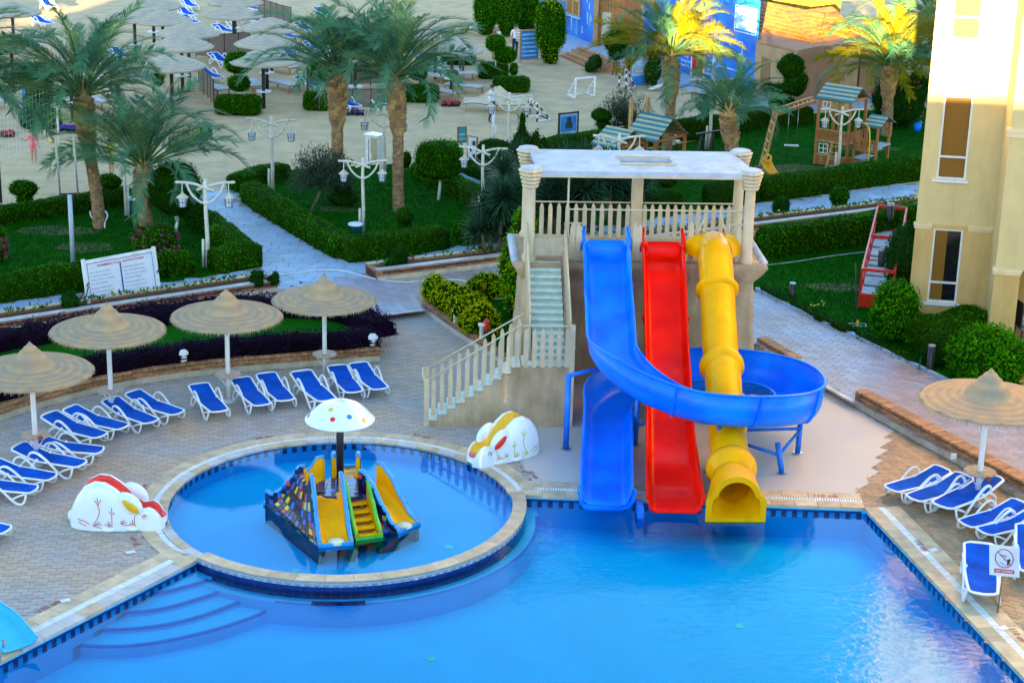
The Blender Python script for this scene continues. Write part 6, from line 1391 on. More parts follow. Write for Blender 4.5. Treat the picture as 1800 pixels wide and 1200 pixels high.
m = MB(); c = G(1410, 540, UP)
for i in range(22): m.ball((c.x+R_.gauss(0, .25), c.y+R_.gauss(0, .2), UP+.12), .03, 6)
tag(m.obj('flowers', MT['petal_yellow']), 'yellow flowers in the lawn edge beside the black bollard', 'flowers', kind='stuff')
hedge('low green edging plants along the white kerb of the right promenade', H([(1345, 512), (1400, 540), (1440, 560), (1500, 586)]), .35, .16, leaf=('dark', 'hedge'), group='low edging plants', cat='edging plants', name='edging_plants')
hedge('low edging plants along the white kerb towards the black bollard by the big bush', H([(1510, 590), (1560, 615), (1612, 640)]), .35, .14, leaf=('dark', 'hedge'), group='low edging plants', cat='edging plants', name='edging_plants')

# ---------------------------------------------------------------- date palms
def frond_mesh(seed, L=2.9, arch_=1.0, leafm='palm', nl=80):
    r = random.Random(seed); m = MB(); N = 16; P = []; p = Vector((0, 0, 0)); e = 0.0
    for i in range(N+1):
        P.append(p.copy()); s = i/N; e = -arch_*(s**2.0)*1.9; p = p+Vector((math.cos(e), 0, math.sin(e)))*(L/N)
    side = [Vector((0, r.uniform(-.05, .05)*(i/N)**2*L, 0)) for i in range(N+1)]; P = [a+b for a, b in zip(P, side)]
    m.tube(P, [.032*(1-i/N)+.006 for i in range(N+1)], 5, 0)
    for k in range(nl):
        s = .24+.76*(k+.5)/nl; f = s*N; i = min(N-1, int(f)); c = P[i].lerp(P[i+1], f-i); t = (P[i+1]-P[i]).normalized(); up = Vector((0, 1, 0)).cross(t)*-1; up = Vector((-t.z, 0, t.x))
        ll = .54*min(1, .35+s*2.2)*(1-.45*max(0, (s-.45)/.55))*r.uniform(.85, 1.1)
        for sg in (-1, 1):
            fa = .75+.35*s; d = (t*math.cos(1.05-.35*s)+Vector((0, sg, 0))*math.sin(1.05-.35*s)*.95+up*r.uniform(.18, .42)).normalized(); w_ = .021
            q = d.cross(up+Vector((.01, 0, 0))).normalized(); a = c; b = c+d*ll*.5+Vector((0, 0, -.01)); e_ = c+d*ll+Vector((0, 0, -.10*ll/.5-.03*r.random()))
            m.add([a-q*w_*.3, a+q*w_*.3, b+q*w_*.5, b-q*w_*.5, e_], [(0, 1, 2, 3), (3, 2, 4)], 1)
    return m.mesh('frond', [LEAF['palm_dry'], LEAF[leafm]])
FR = [frond_mesh(i, 3.1, .45+.17*i, 'palm' if i % 4 else 'palm_dry') for i in range(6)]
stub_me = MB().add([(-.10, 0, -.12), (.10, 0, -.12), (.085, .05, .12), (-.085, .05, .12), (-.07, .10, .13), (.07, .10, .13), (0, .03, -.16)], [(0, 1, 2, 3), (3, 2, 5, 4), (0, 3, 4, 6), (1, 6, 5, 2), (4, 5, 6)])
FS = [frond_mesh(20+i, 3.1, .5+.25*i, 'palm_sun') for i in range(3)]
def palm(label, base, top, r0, r1, cr, nf=46, seed=0, elo=-.55, ztop=None, sun=False):
    g = G(*base, UP); k = SCL(g); h = ztop or HT(g, top[1]); rr = random.Random(seed)
    px0 = PX(g+Vector((0, 0, h))); lean = (top[0]-px0[0])/k; t = thing('date_palm', label, 'palm', g, 0, 'date palms')
    N = 26; P = []; Rr = []
    for i in range(N+1):
        s = i/N; P.append(Vector((lean*s**1.4+.05*math.sin(s*5+seed), .04*math.sin(s*4+seed), h*s))); q = r0*(1.12-.12*min(1, s*5)) if s < .62 else lerp(r0, r1, (s-.62)/.18); Rr.append(q*(1+.05*math.sin(i*2.4)))
    MB().tube(P, Rr, 14).obj('trunk', MT['trunk_low'], t, smooth=True)
    sb = MB(); z = .15; i = 0
    while z < h-.02:
        s = z/h; f = s*N; j = min(N-1, int(f)); c = P[j].lerp(P[j+1], f-j); r = lerp(Rr[j], Rr[j+1], f-j); up_ = s > .62; per = 9 if up_ else 8
        for q in range(per):
            a = 2*PI*(q+.5*(i % 2))/per+rr.uniform(-.1, .1); M4 = Matrix.Rotation(a-PI/2, 3, 'Z'); sc_ = (1.15 if up_ else .95)*r/.22*rr.uniform(.85, 1.15); o = c+Vector((math.cos(a)*r*.9, math.sin(a)*r*.9, 0))
            sb.add([o+M4 @ Vector((x*sc_, y*(1.3 if up_ else .45), zz*(1.0 if up_ else .55))) for x, y, zz in stub_me.v], stub_me.f, 1 if up_ and rr.random() < .55 else 0)
        z += .17 if up_ else .115; i += 1
    tag(sb.obj('bark_stubs', [MT['trunk'], MT['stub']], t), kind='stuff')
    tp = P[-1]
    MB().lathe([(r1*1.0, h-.15), (r1*1.05, h+.1), (r1*.6, h+.5), (.05, h+.7)], 12, c=(tp.x, tp.y, 0)).obj('crown_base', MT['stub'], t, smooth=True)
    for i in range(nf):
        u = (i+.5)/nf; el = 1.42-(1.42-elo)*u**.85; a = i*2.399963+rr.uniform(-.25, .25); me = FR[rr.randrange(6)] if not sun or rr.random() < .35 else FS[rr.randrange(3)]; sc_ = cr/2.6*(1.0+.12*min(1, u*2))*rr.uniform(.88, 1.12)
        q = Matrix.Rotation(a, 4, 'Z') @ Matrix.Rotation(-el, 4, 'Y') @ Matrix.Rotation(rr.uniform(-.9, .9), 4, 'X')
        o = put('frond', me, t, tp+Vector((math.cos(a)*r1*.5, math.sin(a)*r1*.5, .12+.35*(1-u))), q.to_euler(), sc_)
    return t
palm('big date palm on the left lawn whose crown hides the beach parasols', (172, 402), (148, 175), .19, .28, 2.6, 42, 1, elo=.22)
palm('small date palm on the left lawn with pale ringed trunk and low crown', (258, 418), (251, 300), .22, .26, 2.6, 40, 2, elo=.25)
palm('left one of the two tall date palms in the middle lawn', (598, 355), (590, 133), .20, .30, 2.5, 42, 3, elo=.28)
palm('right one of the two tall date palms in the middle lawn', (703, 372), (693, 148), .18, .26, 2.65, 42, 4, elo=.25)
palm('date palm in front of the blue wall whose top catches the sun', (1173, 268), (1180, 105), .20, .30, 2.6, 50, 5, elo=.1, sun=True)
palm('short date palm with stubby trunk between the lamp post and the stone hut', (1284, 322), (1283, 205), .26, .30, 1.9, 36, 6, elo=.3)
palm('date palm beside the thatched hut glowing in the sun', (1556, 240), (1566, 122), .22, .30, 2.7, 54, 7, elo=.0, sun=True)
palm('date palm of which only the fronds enter at the left photo edge', (-62, 420), (-70, 165), .24, .32, 2.8, 48, 8, elo=.05)
palm('date palm in the shade behind the yellow building corner', (1650, 205), (1640, 40), .22, .30, 2.7, 44, 9, elo=-.4)
m = MB(); g = G(1283, 322, UP); m.lathe([(.42, 0), (.40, .3), (.34, .32), (.001, .32)], 16, c=(g.x, g.y, UP)); tag(m.obj('palm_ring', MT['rock_grey']), 'low ring of grey stones round the foot of the short palm', 'stone ring')
# ---------------------------------------------------------------- the yellow hotel building on the right
BO = G(1592, 577, UP); BY = rad(-9)
yb = thing('hotel_building', 'yellow plastered hotel building with tall narrow windows, its upper floors in full sun', 'building', BO, BY)
def BL(x, y, z=UP): return Matrix.Rotation(-BY, 3, 'Z') @ (G(x, y, z)-BO)
def BW(x, y, w):                      # point of the plane local y = w on a sight line
    d = _r*((x-900)/F_PX)-_u*((y-600)/F_PX)+_f; ew = Vector((-math.sin(BY), math.cos(BY), 0)); o = BO+ew*w; t = ((o-Vector((0, 0, CAM_H))).dot(ew))/d.dot(ew); p = Vector((0, 0, CAM_H))+d*t-BO
    return p.dot(Vector((math.cos(BY), math.sin(BY), 0))), p.z
HB = 27.0; W1 = BW(1738, 470, 0)[0]; FP = 1.8
wins = []
for (xa, ya, xb, yb_) in ((1641, 403, 1690, 532), (1660, 168, 1714, 316), (1684, -70, 1727, 71)):
    ua, za = BW(xa, yb_, 0) if False else BW((xa+xa-8)/2, yb_, 0); ub, zb_ = BW(xb, ya, 0); wins.append((ua+.05, za, ua+.05+.98, zb_))
wins = [(BW(1635, 470, 0)[0], BW(1660, 532, 0)[1], BW(1687, 470, 0)[0], BW(1665, 403, 0)[1]), (BW(1653, 240, 0)[0], BW(1675, 316, 0)[1], BW(1705, 240, 0)[0], BW(1690, 169, 0)[1])]
fh = wins[1][3]-wins[0][3]; wins += [(wins[1][0], wins[1][1]+fh*1.03, wins[1][2], wins[1][3]+fh*1.0), (wins[1][0], wins[1][1]+fh*2.05, wins[1][2], wins[1][3]+fh*2.0), (wins[1][0], wins[1][1]+fh*3.05, wins[1][2], wins[1][3]+fh*3.0)]
ZC = BW(1620, 393, 0)[1]              # string course
def wallholes(m, u0, u1, z0, z1, holes, y, mi=0, dep=.14, flip=False):
    us = sorted({u0, u1}|{h[0] for h in holes}|{h[2] for h in holes}); zs_ = sorted({z0, z1}|{h[1] for h in holes}|{h[3] for h in holes})
    us = [u for u in us if u0 <= u <= u1]; zs_ = [z for z in zs_ if z0 <= z <= z1]
    for a, b in zip(us, us[1:]):
        for c, d in zip(zs_, zs_[1:]):
            if any(h[0] <= (a+b)/2 <= h[2] and h[1] <= (c+d)/2 <= h[3] for h in holes): continue
            m.add([(a, y, c), (b, y, c), (b, y, d), (a, y, d)], [(0, 1, 2, 3)], mi)
    for h in holes: m.add([(h[0], y, h[1]), (h[2], y, h[1]), (h[2], y, h[3]), (h[0], y, h[3]), (h[0], y+dep, h[1]), (h[2], y+dep, h[1]), (h[2], y+dep, h[3]), (h[0], y+dep, h[3])], [(0, 4, 5, 1), (1, 5, 6, 2), (2, 6, 7, 3), (3, 7, 4, 0)], mi)
m = MB(); wallholes(m, 0, W1+.02, ZC, HB, [w_ for w_ in wins[1:]], 0, 0); wallholes(m, 0, W1+.02, .42, ZC, wins[:1], 0.0, 1)
m.add([(0, 0, .42), (1.2, 9, .42), (1.2, 9, HB), (0, 0, HB)], [(3, 2, 1, 0)], 0); m.add([(1.2, 9, 0), (W1+9, 9, 0), (W1+9, 9, HB), (1.2, 9, HB)], [(3, 2, 1, 0)], 0); m.add([(0, 0, HB), (W1+9, 0, HB), (W1+9, 9, HB), (1.2, 9, HB)], [(0, 1, 2, 3)], 0)
m.add([(W1, -FP, 0), (W1, 0, 0), (W1, 0, HB), (W1, -FP, HB)], [(0, 1, 2, 3)], 0)
z_s = BW(1760, 474, -FP)[1]; XP = BW(1787, 540, -FP)[0]; z_m = BW(1780, 232, -FP)[1]
m.add([(W1, -FP, z_s), (W1+9, -FP, z_s), (W1+9, -FP, HB), (W1, -FP, HB)], [(0, 1, 2, 3)], 0)
m.add([(W1+.0, -FP-.001, 0), (XP, -FP-.001, 0), (XP, -FP-.001, z_s), (W1, -FP-.001, z_s)], [(0, 1, 2, 3)], 1); m.add([(XP, -FP, 0), (XP, -FP+.5, 0), (XP, -FP+.5, z_s), (XP, -FP, z_s)], [(0, 1, 2, 3)], 1)
m.add([(XP, -FP+.5, 0), (W1+.1, -FP+.5, 0), (W1+.1, -FP+.5, z_s), (XP, -FP+.5, z_s)], [(0, 1, 2, 3)], 1); m.add([(W1, 2.2, 0), (W1+9, 2.2, 0), (W1+9, 2.2, z_s), (W1, 2.2, z_s)], [(0, 1, 2, 3)], 1); m.add([(W1, -FP, z_s), (W1+9, -FP, z_s), (W1+9, 2.2, z_s), (W1, 2.2, z_s)], [(3, 2, 1, 0)], 0)
m.obj('wall', [MT['building'], MT['building_stone']], yb)
m = MB(); m.box((W1/2-.02, .1, .2), (W1+.06, .26, .44)); m.obj('plinth', MT['plinth'], yb)
for a, b in ((-.05, wins[0][0]-.06), (wins[0][2]+.12, W1)):
    m = MB(); m.box(((a+b)/2, .02, ZC-.02), (b-a, .16, .10)); m.box(((a+b)/2, .03, ZC-.11), (b-a-.04, .10, .08)); m.obj('string_course', MT['trim'], yb)
m = MB(); m.box(((W1+XP)/2-.02, -FP+.02, z_s), (XP-W1+.12, .22, .11)); m.box(((W1+XP)/2-.02, -FP+.03, z_s-.10), (XP-W1+.06, .14, .09)); m.obj('string_course', MT['trim'], yb)
m = MB(); m.box((W1+4.4, -FP+.02, z_m+.05), (9.0, .24, .12)); m.box((W1+4.4, -FP+.02, z_m-.08), (8.96, .16, .14)); m.obj('string_course', MT['trim'], yb)
for i, (a, z0, b, z1) in enumerate(wins):
    f = MB(); fw = .055; zt = z0+(z1-z0)*.27
    f.box((a+fw/2, .06, (z0+z1)/2), (fw, .07, z1-z0)); f.box((b-fw/2, .06, (z0+z1)/2), (fw, .07, z1-z0)); f.box(((a+b)/2, .061, z1-fw/2), (b-a-2*fw-.004, .07, fw)); f.box(((a+b)/2, .061, z0+fw/2), (b-a-2*fw-.004, .07, fw)); f.box(((a+b)/2, .061, zt), (b-a-2*fw-.004, .07, fw))
    w_ = f.obj('window_frame', MT['alu'], yb)
    for c, d in ((z0+fw, zt-fw/2), (zt+fw/2, z1-fw)):
        if i == 0:
            MB().box(((a+b)/2+.18, .09, (c+d)/2), (b-a-2*fw-.36, .006, d-c)).obj('pane', MT['dark_glass'], w_); MB().box((a+fw+.18, .085, (c+d)/2), (.36, .006, d-c)).obj('curtain', MT['curtain'], w_)
        else: MB().box(((a+b)/2, .09, (c+d)/2), (b-a-2*fw, .006, d-c)).obj('pane', MT['curtain'], w_)
    MB().box(((a+b)/2-.02, -.01, z0-.04), (b-a+.22, .16, .07)).obj('sill', MT['alu'], w_)
# porch chair and towels at the photo edge
pc = BL(1785, 592); cu = G(1800, 600, UP)
t = thing('porch_chair', 'dark metal porch chair behind the pillar of the yellow building', 'chair', cu, .2)
m = MB(); m.box((0, 0, .45), (.5, .5, .05)); m.obj('seat', MT['grey_metal'], t); m = MB(); m.box((-.22, .1, .85), (.05, .5, .75)); m.obj('backrest', MT['black_metal'], t)
for x in (-.22, .22):
    for y in (-.22, .22): MB().box((x, y, .22), (.035, .035, .44)).obj('leg', MT['black_metal'], t)
for zz, l in ((.49, 'rolled orange and white towel lowest on the porch chair'), (.65, 'rolled orange and white towel on top of the other on the porch chair')):
    o = MB(); o.tube([(-.3, 0, 0), (.3, 0, 0)], .085, 12, 0); o2 = tag(o.obj('towel', MT['cloth_white'], None, True), l, 'towel', 'rolled towels on the porch chair'); o2.location = cu+Vector((.1, -.05, zz+.09))
    for k in range(3): MB().tube([(-.22+.2*k, 0, 0), (-.12+.2*k, 0, 0)], .088, 12).obj('stripe', MT['cloth_orange'], o2, True)
g = G(1790, 655, UP+.3); o = tag(MB().box((0, 0, 0), (.5, .3, .25)).obj('towel', MT['cloth_white']), 'folded striped towel at the foot of the porch pillar by the photo edge', 'towel'); o.location = g; MB().box((.02, 0, 0), (.2, .31, .26)).obj('stripe', MT['cloth_orange'], o)

# ---------------------------------------------------------------- the hotel in whose shade the pool lies (behind the camera)
hb = thing('hotel_wing', 'hotel wings behind the viewer that shade the pool', 'building', (0, -34, 0))
_dir = Vector((_sd.x, _sd.y, 0)).normalized(); _tan = math.tan(rad(SUN_EL))
def caster(p, z):                                       # where the sun ray that grazes (p, z) passes the front line of the wings
    s = (p.y+34)/_dir.y; return p.x-_dir.x*s, z+s*_tan
x_r, z_r = caster(G(1600, 577, UP), BW(1680, 166, 0)[1]+BO.z); x_p, z_p = caster(G(1173, 268, UP), 4.0)
m = MB(); xa_, xb_ = caster(G(40, 30, UP), UP)[0], caster(G(102, 30, UP), UP)[0]; zs_h = [(-130, xa_, 19.3), (xa_, xb_, 16.0), (xb_, x_p-.2, 19.3), (x_p-.2, 70, z_r)]
for a, b, h in zs_h: m.prism([(a, -34), (b-.01, -34), (b-.01-_dir.x/_dir.y*12, -46), (a-_dir.x/_dir.y*12, -46)], 0, h)
m.obj('wall', MT['building'], hb, rel=True)
XCAST = (x_r, z_r, x_p, z_p)

# ---------------------------------------------------------------- huts and painted walls at the back
ZT = UP+.35
def wallthing(name, label, pts, h, mats, z0=UP, depth=3.0, cat='building', roof=None, grp=None):
    P = [G(x, y, z0) for x, y in pts]; t = thing(name, label, cat, P[0], 0, grp); back = Vector((.1, 1, 0)).normalized()*depth
    m = MB(); loop = P+[P[-1]+back, P[0]+back]; m.prism(loop, z0, z0+h); m.obj('wall', mats, t, rel=True); return t, P
def onwall(a, b, s0, s1, z0, z1, out=.02):
    """corners of a rectangle on the wall from a to b (towards the camera side)"""
    d = (b-a).normalized(); nn = Vector((d.y, -d.x, 0)); 
    if nn.y > 0: nn = -nn
    return [a+d*s0+nn*out+Vector((0, 0, z0)), a+d*s1+nn*out+Vector((0, 0, z0)), a+d*s1+nn*out+Vector((0, 0, z1)), a+d*s0+nn*out+Vector((0, 0, z1))], nn
def panel(name, mt, par, a, b, s0, s1, z0, z1, th=.03, out=.0):
    q, nn = onwall(a, b, s0, s1, z0, z1, out); r = [p+nn*th for p in q]; m = MB(); m.add([*q, *r], [(4, 5, 6, 7), (0, 1, 5, 4), (1, 2, 6, 5), (2, 3, 7, 6), (3, 0, 4, 7)]); 
    o = m.obj(name, MT[mt] if isinstance(mt, str) else mt, par, rel=par.parent is None if par else False) if par is None or par.parent is None else m.obj(name, MT[mt], None)
    return o
hx, P = wallthing('dive_hut', 'blue painted dive hut wall with a wooden window at the top of the photo', [(935, 38), (1044, 82)], 4.2, [MT['mural_blue']])
L_ = (P[1]-P[0]).length
panel('upper_wall', 'hut_cream', hx, P[0], P[1], 0, L_*.55, 1.9, 4.1, .02)
m_ = MB()
for i in range(16):                                        # pale brushed strokes of the sea mural
    s = R_.uniform(L_*.55, L_*.98); z = R_.uniform(.3, 3.2); q, nn = onwall(P[0], P[1], s, s+R_.uniform(.05, .25), z, z+R_.uniform(.2, .9), .012); m_.add(q, [(0, 1, 2, 3)])
m_.obj('mural_stroke', MT['mural_pale'], hx, rel=True)
wf_ = panel('window_frame', 'wood_pale', hx, P[0], P[1], L_*.58, L_*.78, 1.35, 2.25, .06, .02)
for k in range(2): panel('pane', 'wood_door', hx, P[0], P[1], L_*(.595+.095*k), L_*(.665+.095*k), 1.42, 2.18, .02, .085)
panel('sill', 'mural_pale', hx, P[0], P[1], L_*.57, L_*.79, 1.22, 1.32, .12, .02)
wh, W_ = wallthing('wooden_hut', 'orange brown plank hut front with a pale doorway', [(1045, 84), (1128, 92)], 4.2, [MT['wood_pale']])
Lw = (W_[1]-W_[0]).length; nb = 15
for i in range(nb): panel('plank', 'wood', wh, W_[0], W_[1], Lw*i/nb+.008, Lw*(i+1)/nb-.008, .0 if i not in (2, 3, 4) else 2.05, 4.1, .03+.01*(i % 2), .0) if True else None
panel('door', 'lantern_roof', wh, W_[0], W_[1], Lw*.145, Lw*.33, .02, 2.0, .02, .0); panel('post', 'wood_pale', wh, W_[0], W_[1], -.05, .22, 0, 4.2, .18, .0); panel('post', 'wood_pale', wh, W_[0], W_[1], Lw-.12, Lw+.08, 0, 4.2, .14, .0)
panel('shelf', 'wood', wh, W_[0], W_[1], Lw*.80, Lw*1.02, .75, .95, .5, .02); panel('shelf', 'wood', wh, W_[0], W_[1], Lw*.80, Lw*1.02, .45, .50, .5, .02); panel('switch_box', 'white_plastic', wh, W_[0], W_[1], Lw*.40, Lw*.43, 1.1, 1.2, .05, .05)
bw_, B_ = wallthing('mural_building', 'bright blue painted building wall with white lettering and a brown door', [(1128, 118), (1190, 128), (1326, 168)], 4.6, [MT['mural_blue']])
Lb = (B_[2]-B_[1]).length; A1, A2 = B_[1], B_[2]
sx = lambda px: (px-1190)/(1326-1190)*Lb
panel('door', 'wood_door', bw_, A1, A2, sx(1219), sx(1238), .05, 1.98, .05, .0); panel('door_frame', 'white_paint', bw_, A1, A2, sx(1216), sx(1218.5), .0, 2.05, .07, .0); panel('door_frame', 'white_paint', bw_, A1, A2, sx(1238.5), sx(1241), .0, 2.05, .07, .0); panel('door_frame', 'white_paint', bw_, A1, A2, sx(1216), sx(1241), 2.0, 2.07, .08, .0)
panel('drain_pipe', 'lantern_glass', bw_, A1, A2, sx(1255), sx(1259), .1, 3.0, .1, .0)
for a, b, c, d in ((sx(1262), sx(1302), .95, 2.45), (sx(1286), sx(1322), 2.9, 4.2)):
    for e in ((a, b, d-.04, d), (a, b, c, c+.04), (a, a+.04, c, d), (b-.04, b, c, d)): panel('mural_border', 'text_white', bw_, A1, A2, e[0], e[1], e[2], e[3], .012, .0)
panel('mural_sky', 'mural_pale', bw_, A1, A2, sx(1288), sx(1320), 3.05, 4.1, .008, .0)
words = ['Scuba Diving', 'Snorkeling', 'Dolphin Trip', 'Safari', 'Sea Trips', 'Diving School', 'Boat Trip', 'Kite Surf']
d_ = (A2-A1).normalized(); an = math.atan2(d_.y, d_.x); nn = Vector((d_.y, -d_.x, 0))
def walltext(s, size, mt, a, d, sdist, z, par, out=.03, name='lettering'):
    nn = Vector((d.y, -d.x, 0)); c = a+d*sdist+nn*out+Vector((0, 0, z)); an = math.atan2(d.y, d.x)
    o = text3(s, size, MT[mt], name, None, None, .002, 'LEFT'); o.parent = par; o.matrix_parent_inverse = Matrix.Identity(4); o.matrix_basis = Matrix.Translation(c-par.location) @ Matrix.Rotation(an, 4, 'Z') @ Matrix.Rotation(PI/2, 4, 'X'); return o
for i in range(7): walltext(words[i], .19, 'text_white', A1, d_, sx(1194)+.03*i, 1.95-.24*i, bw_)
for i in range(5): walltext(words[(i+3) % 8], .17, 'text_white', A1, d_, sx(1243), 1.35-.23*i, bw_)
A0 = B_[0]; d0 = (A1-A0).normalized()
for i in range(3): walltext(words[i+2], .18, 'text_white', A0, d0, .35, 1.8-.26*i, bw_)
st_, S_ = wallthing('stone_hut', 'brown stone faced hut with a dark doorway and a tiled canopy roof', [(1324, 168), (1395, 190), (1442, 178), (1548, 172)], 2.75, [MT['hut_stone']])
q0, q1, q2, q3 = S_
panel('wall_panel', 'hut_cream', st_, q0, q1, .0, (q1-q0).length*.98, 0, 2.6, .02); panel('door', 'wood_door', st_, q0, q1, (q1-q0).length*.16, (q1-q0).length*.38, 0, 2.0, .03, .02); panel('doorway', 'dark_post', st_, q0, q1, (q1-q0).length*.74, (q1-q0).length*.97, 0, 2.05, .02, .025)
for k in (.72, .97): panel('door_frame', 'wood_pale', st_, q0, q1, (q1-q0).length*k, (q1-q0).length*k+.06, 0, 2.1, .05, .022)
L3 = (q3-q2).length; panel('render_patch', 'hut_cream', st_, q2, q3, L3*.30, L3*.58, 0, 2.2, .02); panel('downpipe', 'dark_post', st_, q2, q3, L3*.585, L3*.60, 0, 2.3, .06)
def tileroof(par, pts_lo, zlo, zhi, back, mt, n, rows=6, name='roof_tile'):
    for a, b in zip(pts_lo, pts_lo[1:]):
        L = (b-a).length; k = max(2, int(L/n)); 
        for i in range(k):
            for j in range(rows):
                p0 = a.lerp(b, i/k); p1 = a.lerp(b, (i+1)/k); s0 = j/rows; s1 = (j+1)/rows
                v = [p0+back*s0, p1+back*s0, p1+back*s1, p0+back*s1]; z = [zlo+(zhi-zlo)*s0+.03, zlo+(zhi-zlo)*s0+.03, zlo+(zhi-zlo)*s1, zlo+(zhi-zlo)*s1]
                yield [Vector((q.x, q.y, zz)) for q, zz in zip(v, z)]
fr = [G(1318, 112, 2.9), G(1432, 126, 2.75), G(1502, 116, 2.8)]
fr = [Vector((p.x, p.y, 0)) for p in [G(1310, 60, 3.0), G(1330, 62, 3.0)]]
# canopy roof of the stone hut: two slopes meeting at the corner
ca, cb, cc = G(1312, 46, 3.1), G(1432, 81, 2.9), G(1520, 66, 2.95); bk = Vector((-.1, 3.4, 0)); rf = MB()
cnt = 0
for (a, b, back) in ((ca, cb, Vector((.9, 3.2, 0))), (cb, cc, Vector((-1.2, 3.2, 0)))):
    a = Vector((a.x, a.y, 0)); b = Vector((b.x, b.y, 0))
    for v in tileroof(st_, [a, b], 2.85, 4.0, back, 'roof_tile', .28, 9):
        mm = MB(); dn = Vector((0, 0, -.05)); mm.add(v+[p+dn for p in v], [(0, 1, 2, 3), (0, 4, 5, 1), (1, 5, 6, 2), (3, 2, 6, 7), (0, 3, 7, 4), (7, 6, 5, 4)])
        if cnt < 280: mm.obj('roof_tile', MT['roof_tile'], st_, rel=True); cnt += 1
        else: rf.add(mm.v, mm.f)
if rf.v: tag(rf.obj('roof_tiles', MT['roof_tile'], st_, rel=True), kind='stuff')
th = thing('thatched_hut', 'bamboo hut with a pale flat thatched roof glowing in the sun', 'building', G(1345, 60, UP))
ta, tb_ = G(1325, 12, 3.2), G(1478, 12, 3.2); ta.z = tb_.z = 0
m = MB(); m.prism([ta+Vector((-.5, -.4, 0)), tb_+Vector((.5, -.4, 0)), tb_+Vector((.5, 4, 0)), ta+Vector((-.5, 4, 0))], 3.6, 3.85, bottom=True); m.obj('roof', MT['thatch'], th, rel=True)
for i in range(46):
    c = ta.lerp(tb_, (i+.5)/46); MB().tube([(c.x, c.y+R_.uniform(-.02, .02), UP), (c.x, c.y, 3.6)], .05, 7).obj('bamboo', MT['bamboo'], th, True, rel=True)
# brick steps up to the wooden hut, terrace
s0, s1 = G(985, 100, UP), G(1050, 128, UP); dd = (s1-s0); L = dd.length; dd.normalize(); nb_ = Vector((-dd.y, dd.x, 0))
t = thing('brick_steps', 'broad brick steps leading up to the blue dive hut', 'steps', s0)
for i in range(4): m = MB(); a = s0+nb_*.32*i; m.prism([a, a+dd*L, a+dd*L+nb_*.33, a+nb_*.33], UP, UP+.13*(i+1)-.001*i); m.obj('step', MT['brick'], t, rel=True)
m = MB(); m.prism(gp([(975, 88), (1045, 112), (1180, 150), (1340, 205), (1450, 195), (1560, 185), (1560, 150), (1320, 130), (1100, 85), (960, 30)], UP), UP-.01, UP+.12); struct('terrace', m, MT['crazy'])
fe = [((1041, 46), 'red fire extinguisher on the post between blue and wooden hut'), ((1124, 72), 'red fire extinguisher at the right end of the wooden hut'), ((1218, 120), 'tall red fire point left of the brown door in the blue wall')]
for (x, y), l in fe:
    g = G(x, y, UP+.9); g = Vector((g.x, g.y-.35, UP+.75)); t = thing('fire_extinguisher', l, 'extinguisher', g, 0, 'fire extinguishers on the back walls'); k = 1.7 if x == 1218 else 1
    MB().lathe([(.001, 0), (.09, .01), (.09, .42*k), (.04, .5*k), (.001, .5*k)], 12).obj('cylinder', MT['red_paint'], t, True); MB().box((0, 0, .53*k), (.12, .05, .05)).obj('valve', MT['black_metal'], t)

# ---------------------------------------------------------------- signs
def board(name, label, cat, bl, br, top, z0, face, frame, post='black_metal', lines=(), fw=.05, posts=True, tilt=0.0):
    """upright board between two ground points; z0 = lower edge above ground; top = photo row of the upper left corner"""
    a, b = G(*bl, UP), G(*br, UP); h = HT(a, top); L = (b-a).length; an = math.atan2((b-a).y, (b-a).x); t = thing(name, label, cat, a, an)
    MB().box((L/2, 0, (z0+h)/2), (L-fw, .03, h-z0-fw)).obj('panel', MT[face], t)
    m = MB(); m.box((L/2, 0, h-fw/2), (L+fw, .06, fw)); m.box((L/2, 0, z0+fw/2), (L-fw, .06, fw)); m.box((0, 0, (z0+h)/2), (fw, .058, h-z0)); m.box((L, 0, (z0+h)/2), (fw, .058, h-z0)); m.obj('frame', MT[frame], t)
    if posts:
        for x in (0, L): MB().box((x, .0, h/2), (fw*.8, .05, h)).obj('post', MT[post], t)
    return t, L, h
def btext(t, s, size, mt, x, z, al='CENTER'):
    o = text3(s, size, MT[mt], 'lettering', None, None, .0015, al); o.parent = t; o.matrix_basis = Matrix.Translation((x, -.019, z)) @ Matrix.Rotation(PI/2, 4, 'X'); return o
# pool instruction board
a, b = G(158, 548, UP+.0), G(281, 523, UP+.0); L = (b-a).length; an = math.atan2((b-a).y, (b-a).x); z0, h = .16, HT(a, 461)
t = thing('instruction_board', 'white framed swimming pool instructions board with red heading behind the parasols', 'sign board', a, an); tl_ = Matrix.Rotation(rad(-10), 4, 'X')
fw = .10
def T2(o): o.matrix_basis = tl_ @ o.matrix_basis; return o
T2(MB().box((L/2, 0, (z0+h)/2), (L-fw, .03, h-z0-fw)).obj('panel', MT['sign_white'], t))
m = MB(); m.box((L/2, 0, h-fw/2), (L-fw, .07, fw)); m.box((L/2, 0, z0+fw/2), (L-fw, .07, fw)); m.box((0, 0, (z0+h)/2+.02), (fw, .08, h-z0+.06)); m.box((L, 0, (z0+h)/2+.02), (fw, .08, h-z0+.06)); T2(m.obj('frame', MT['white_paint'], t))
m = MB(); m.box((L/2, -.018, h-fw-.012), (L-2*fw, .01, .02)); m.box((fw/2+.05, -.018, (z0+h)/2), (.015, .01, h-z0-2*fw)); m.box((L-fw/2-.05, -.018, (z0+h)/2), (.015, .01, h-z0-2*fw)); m.box((L/2, -.02, (z0+h)/2-.06), (.045, .012, h-z0-2*fw-.16)); T2(m.obj('divider', MT['text_blue'], t))
o = T2(btext(t, 'SWIMMING POOL INSTRUCTIONS', .105, 'text_red', L/2+.02, h-fw-.12))
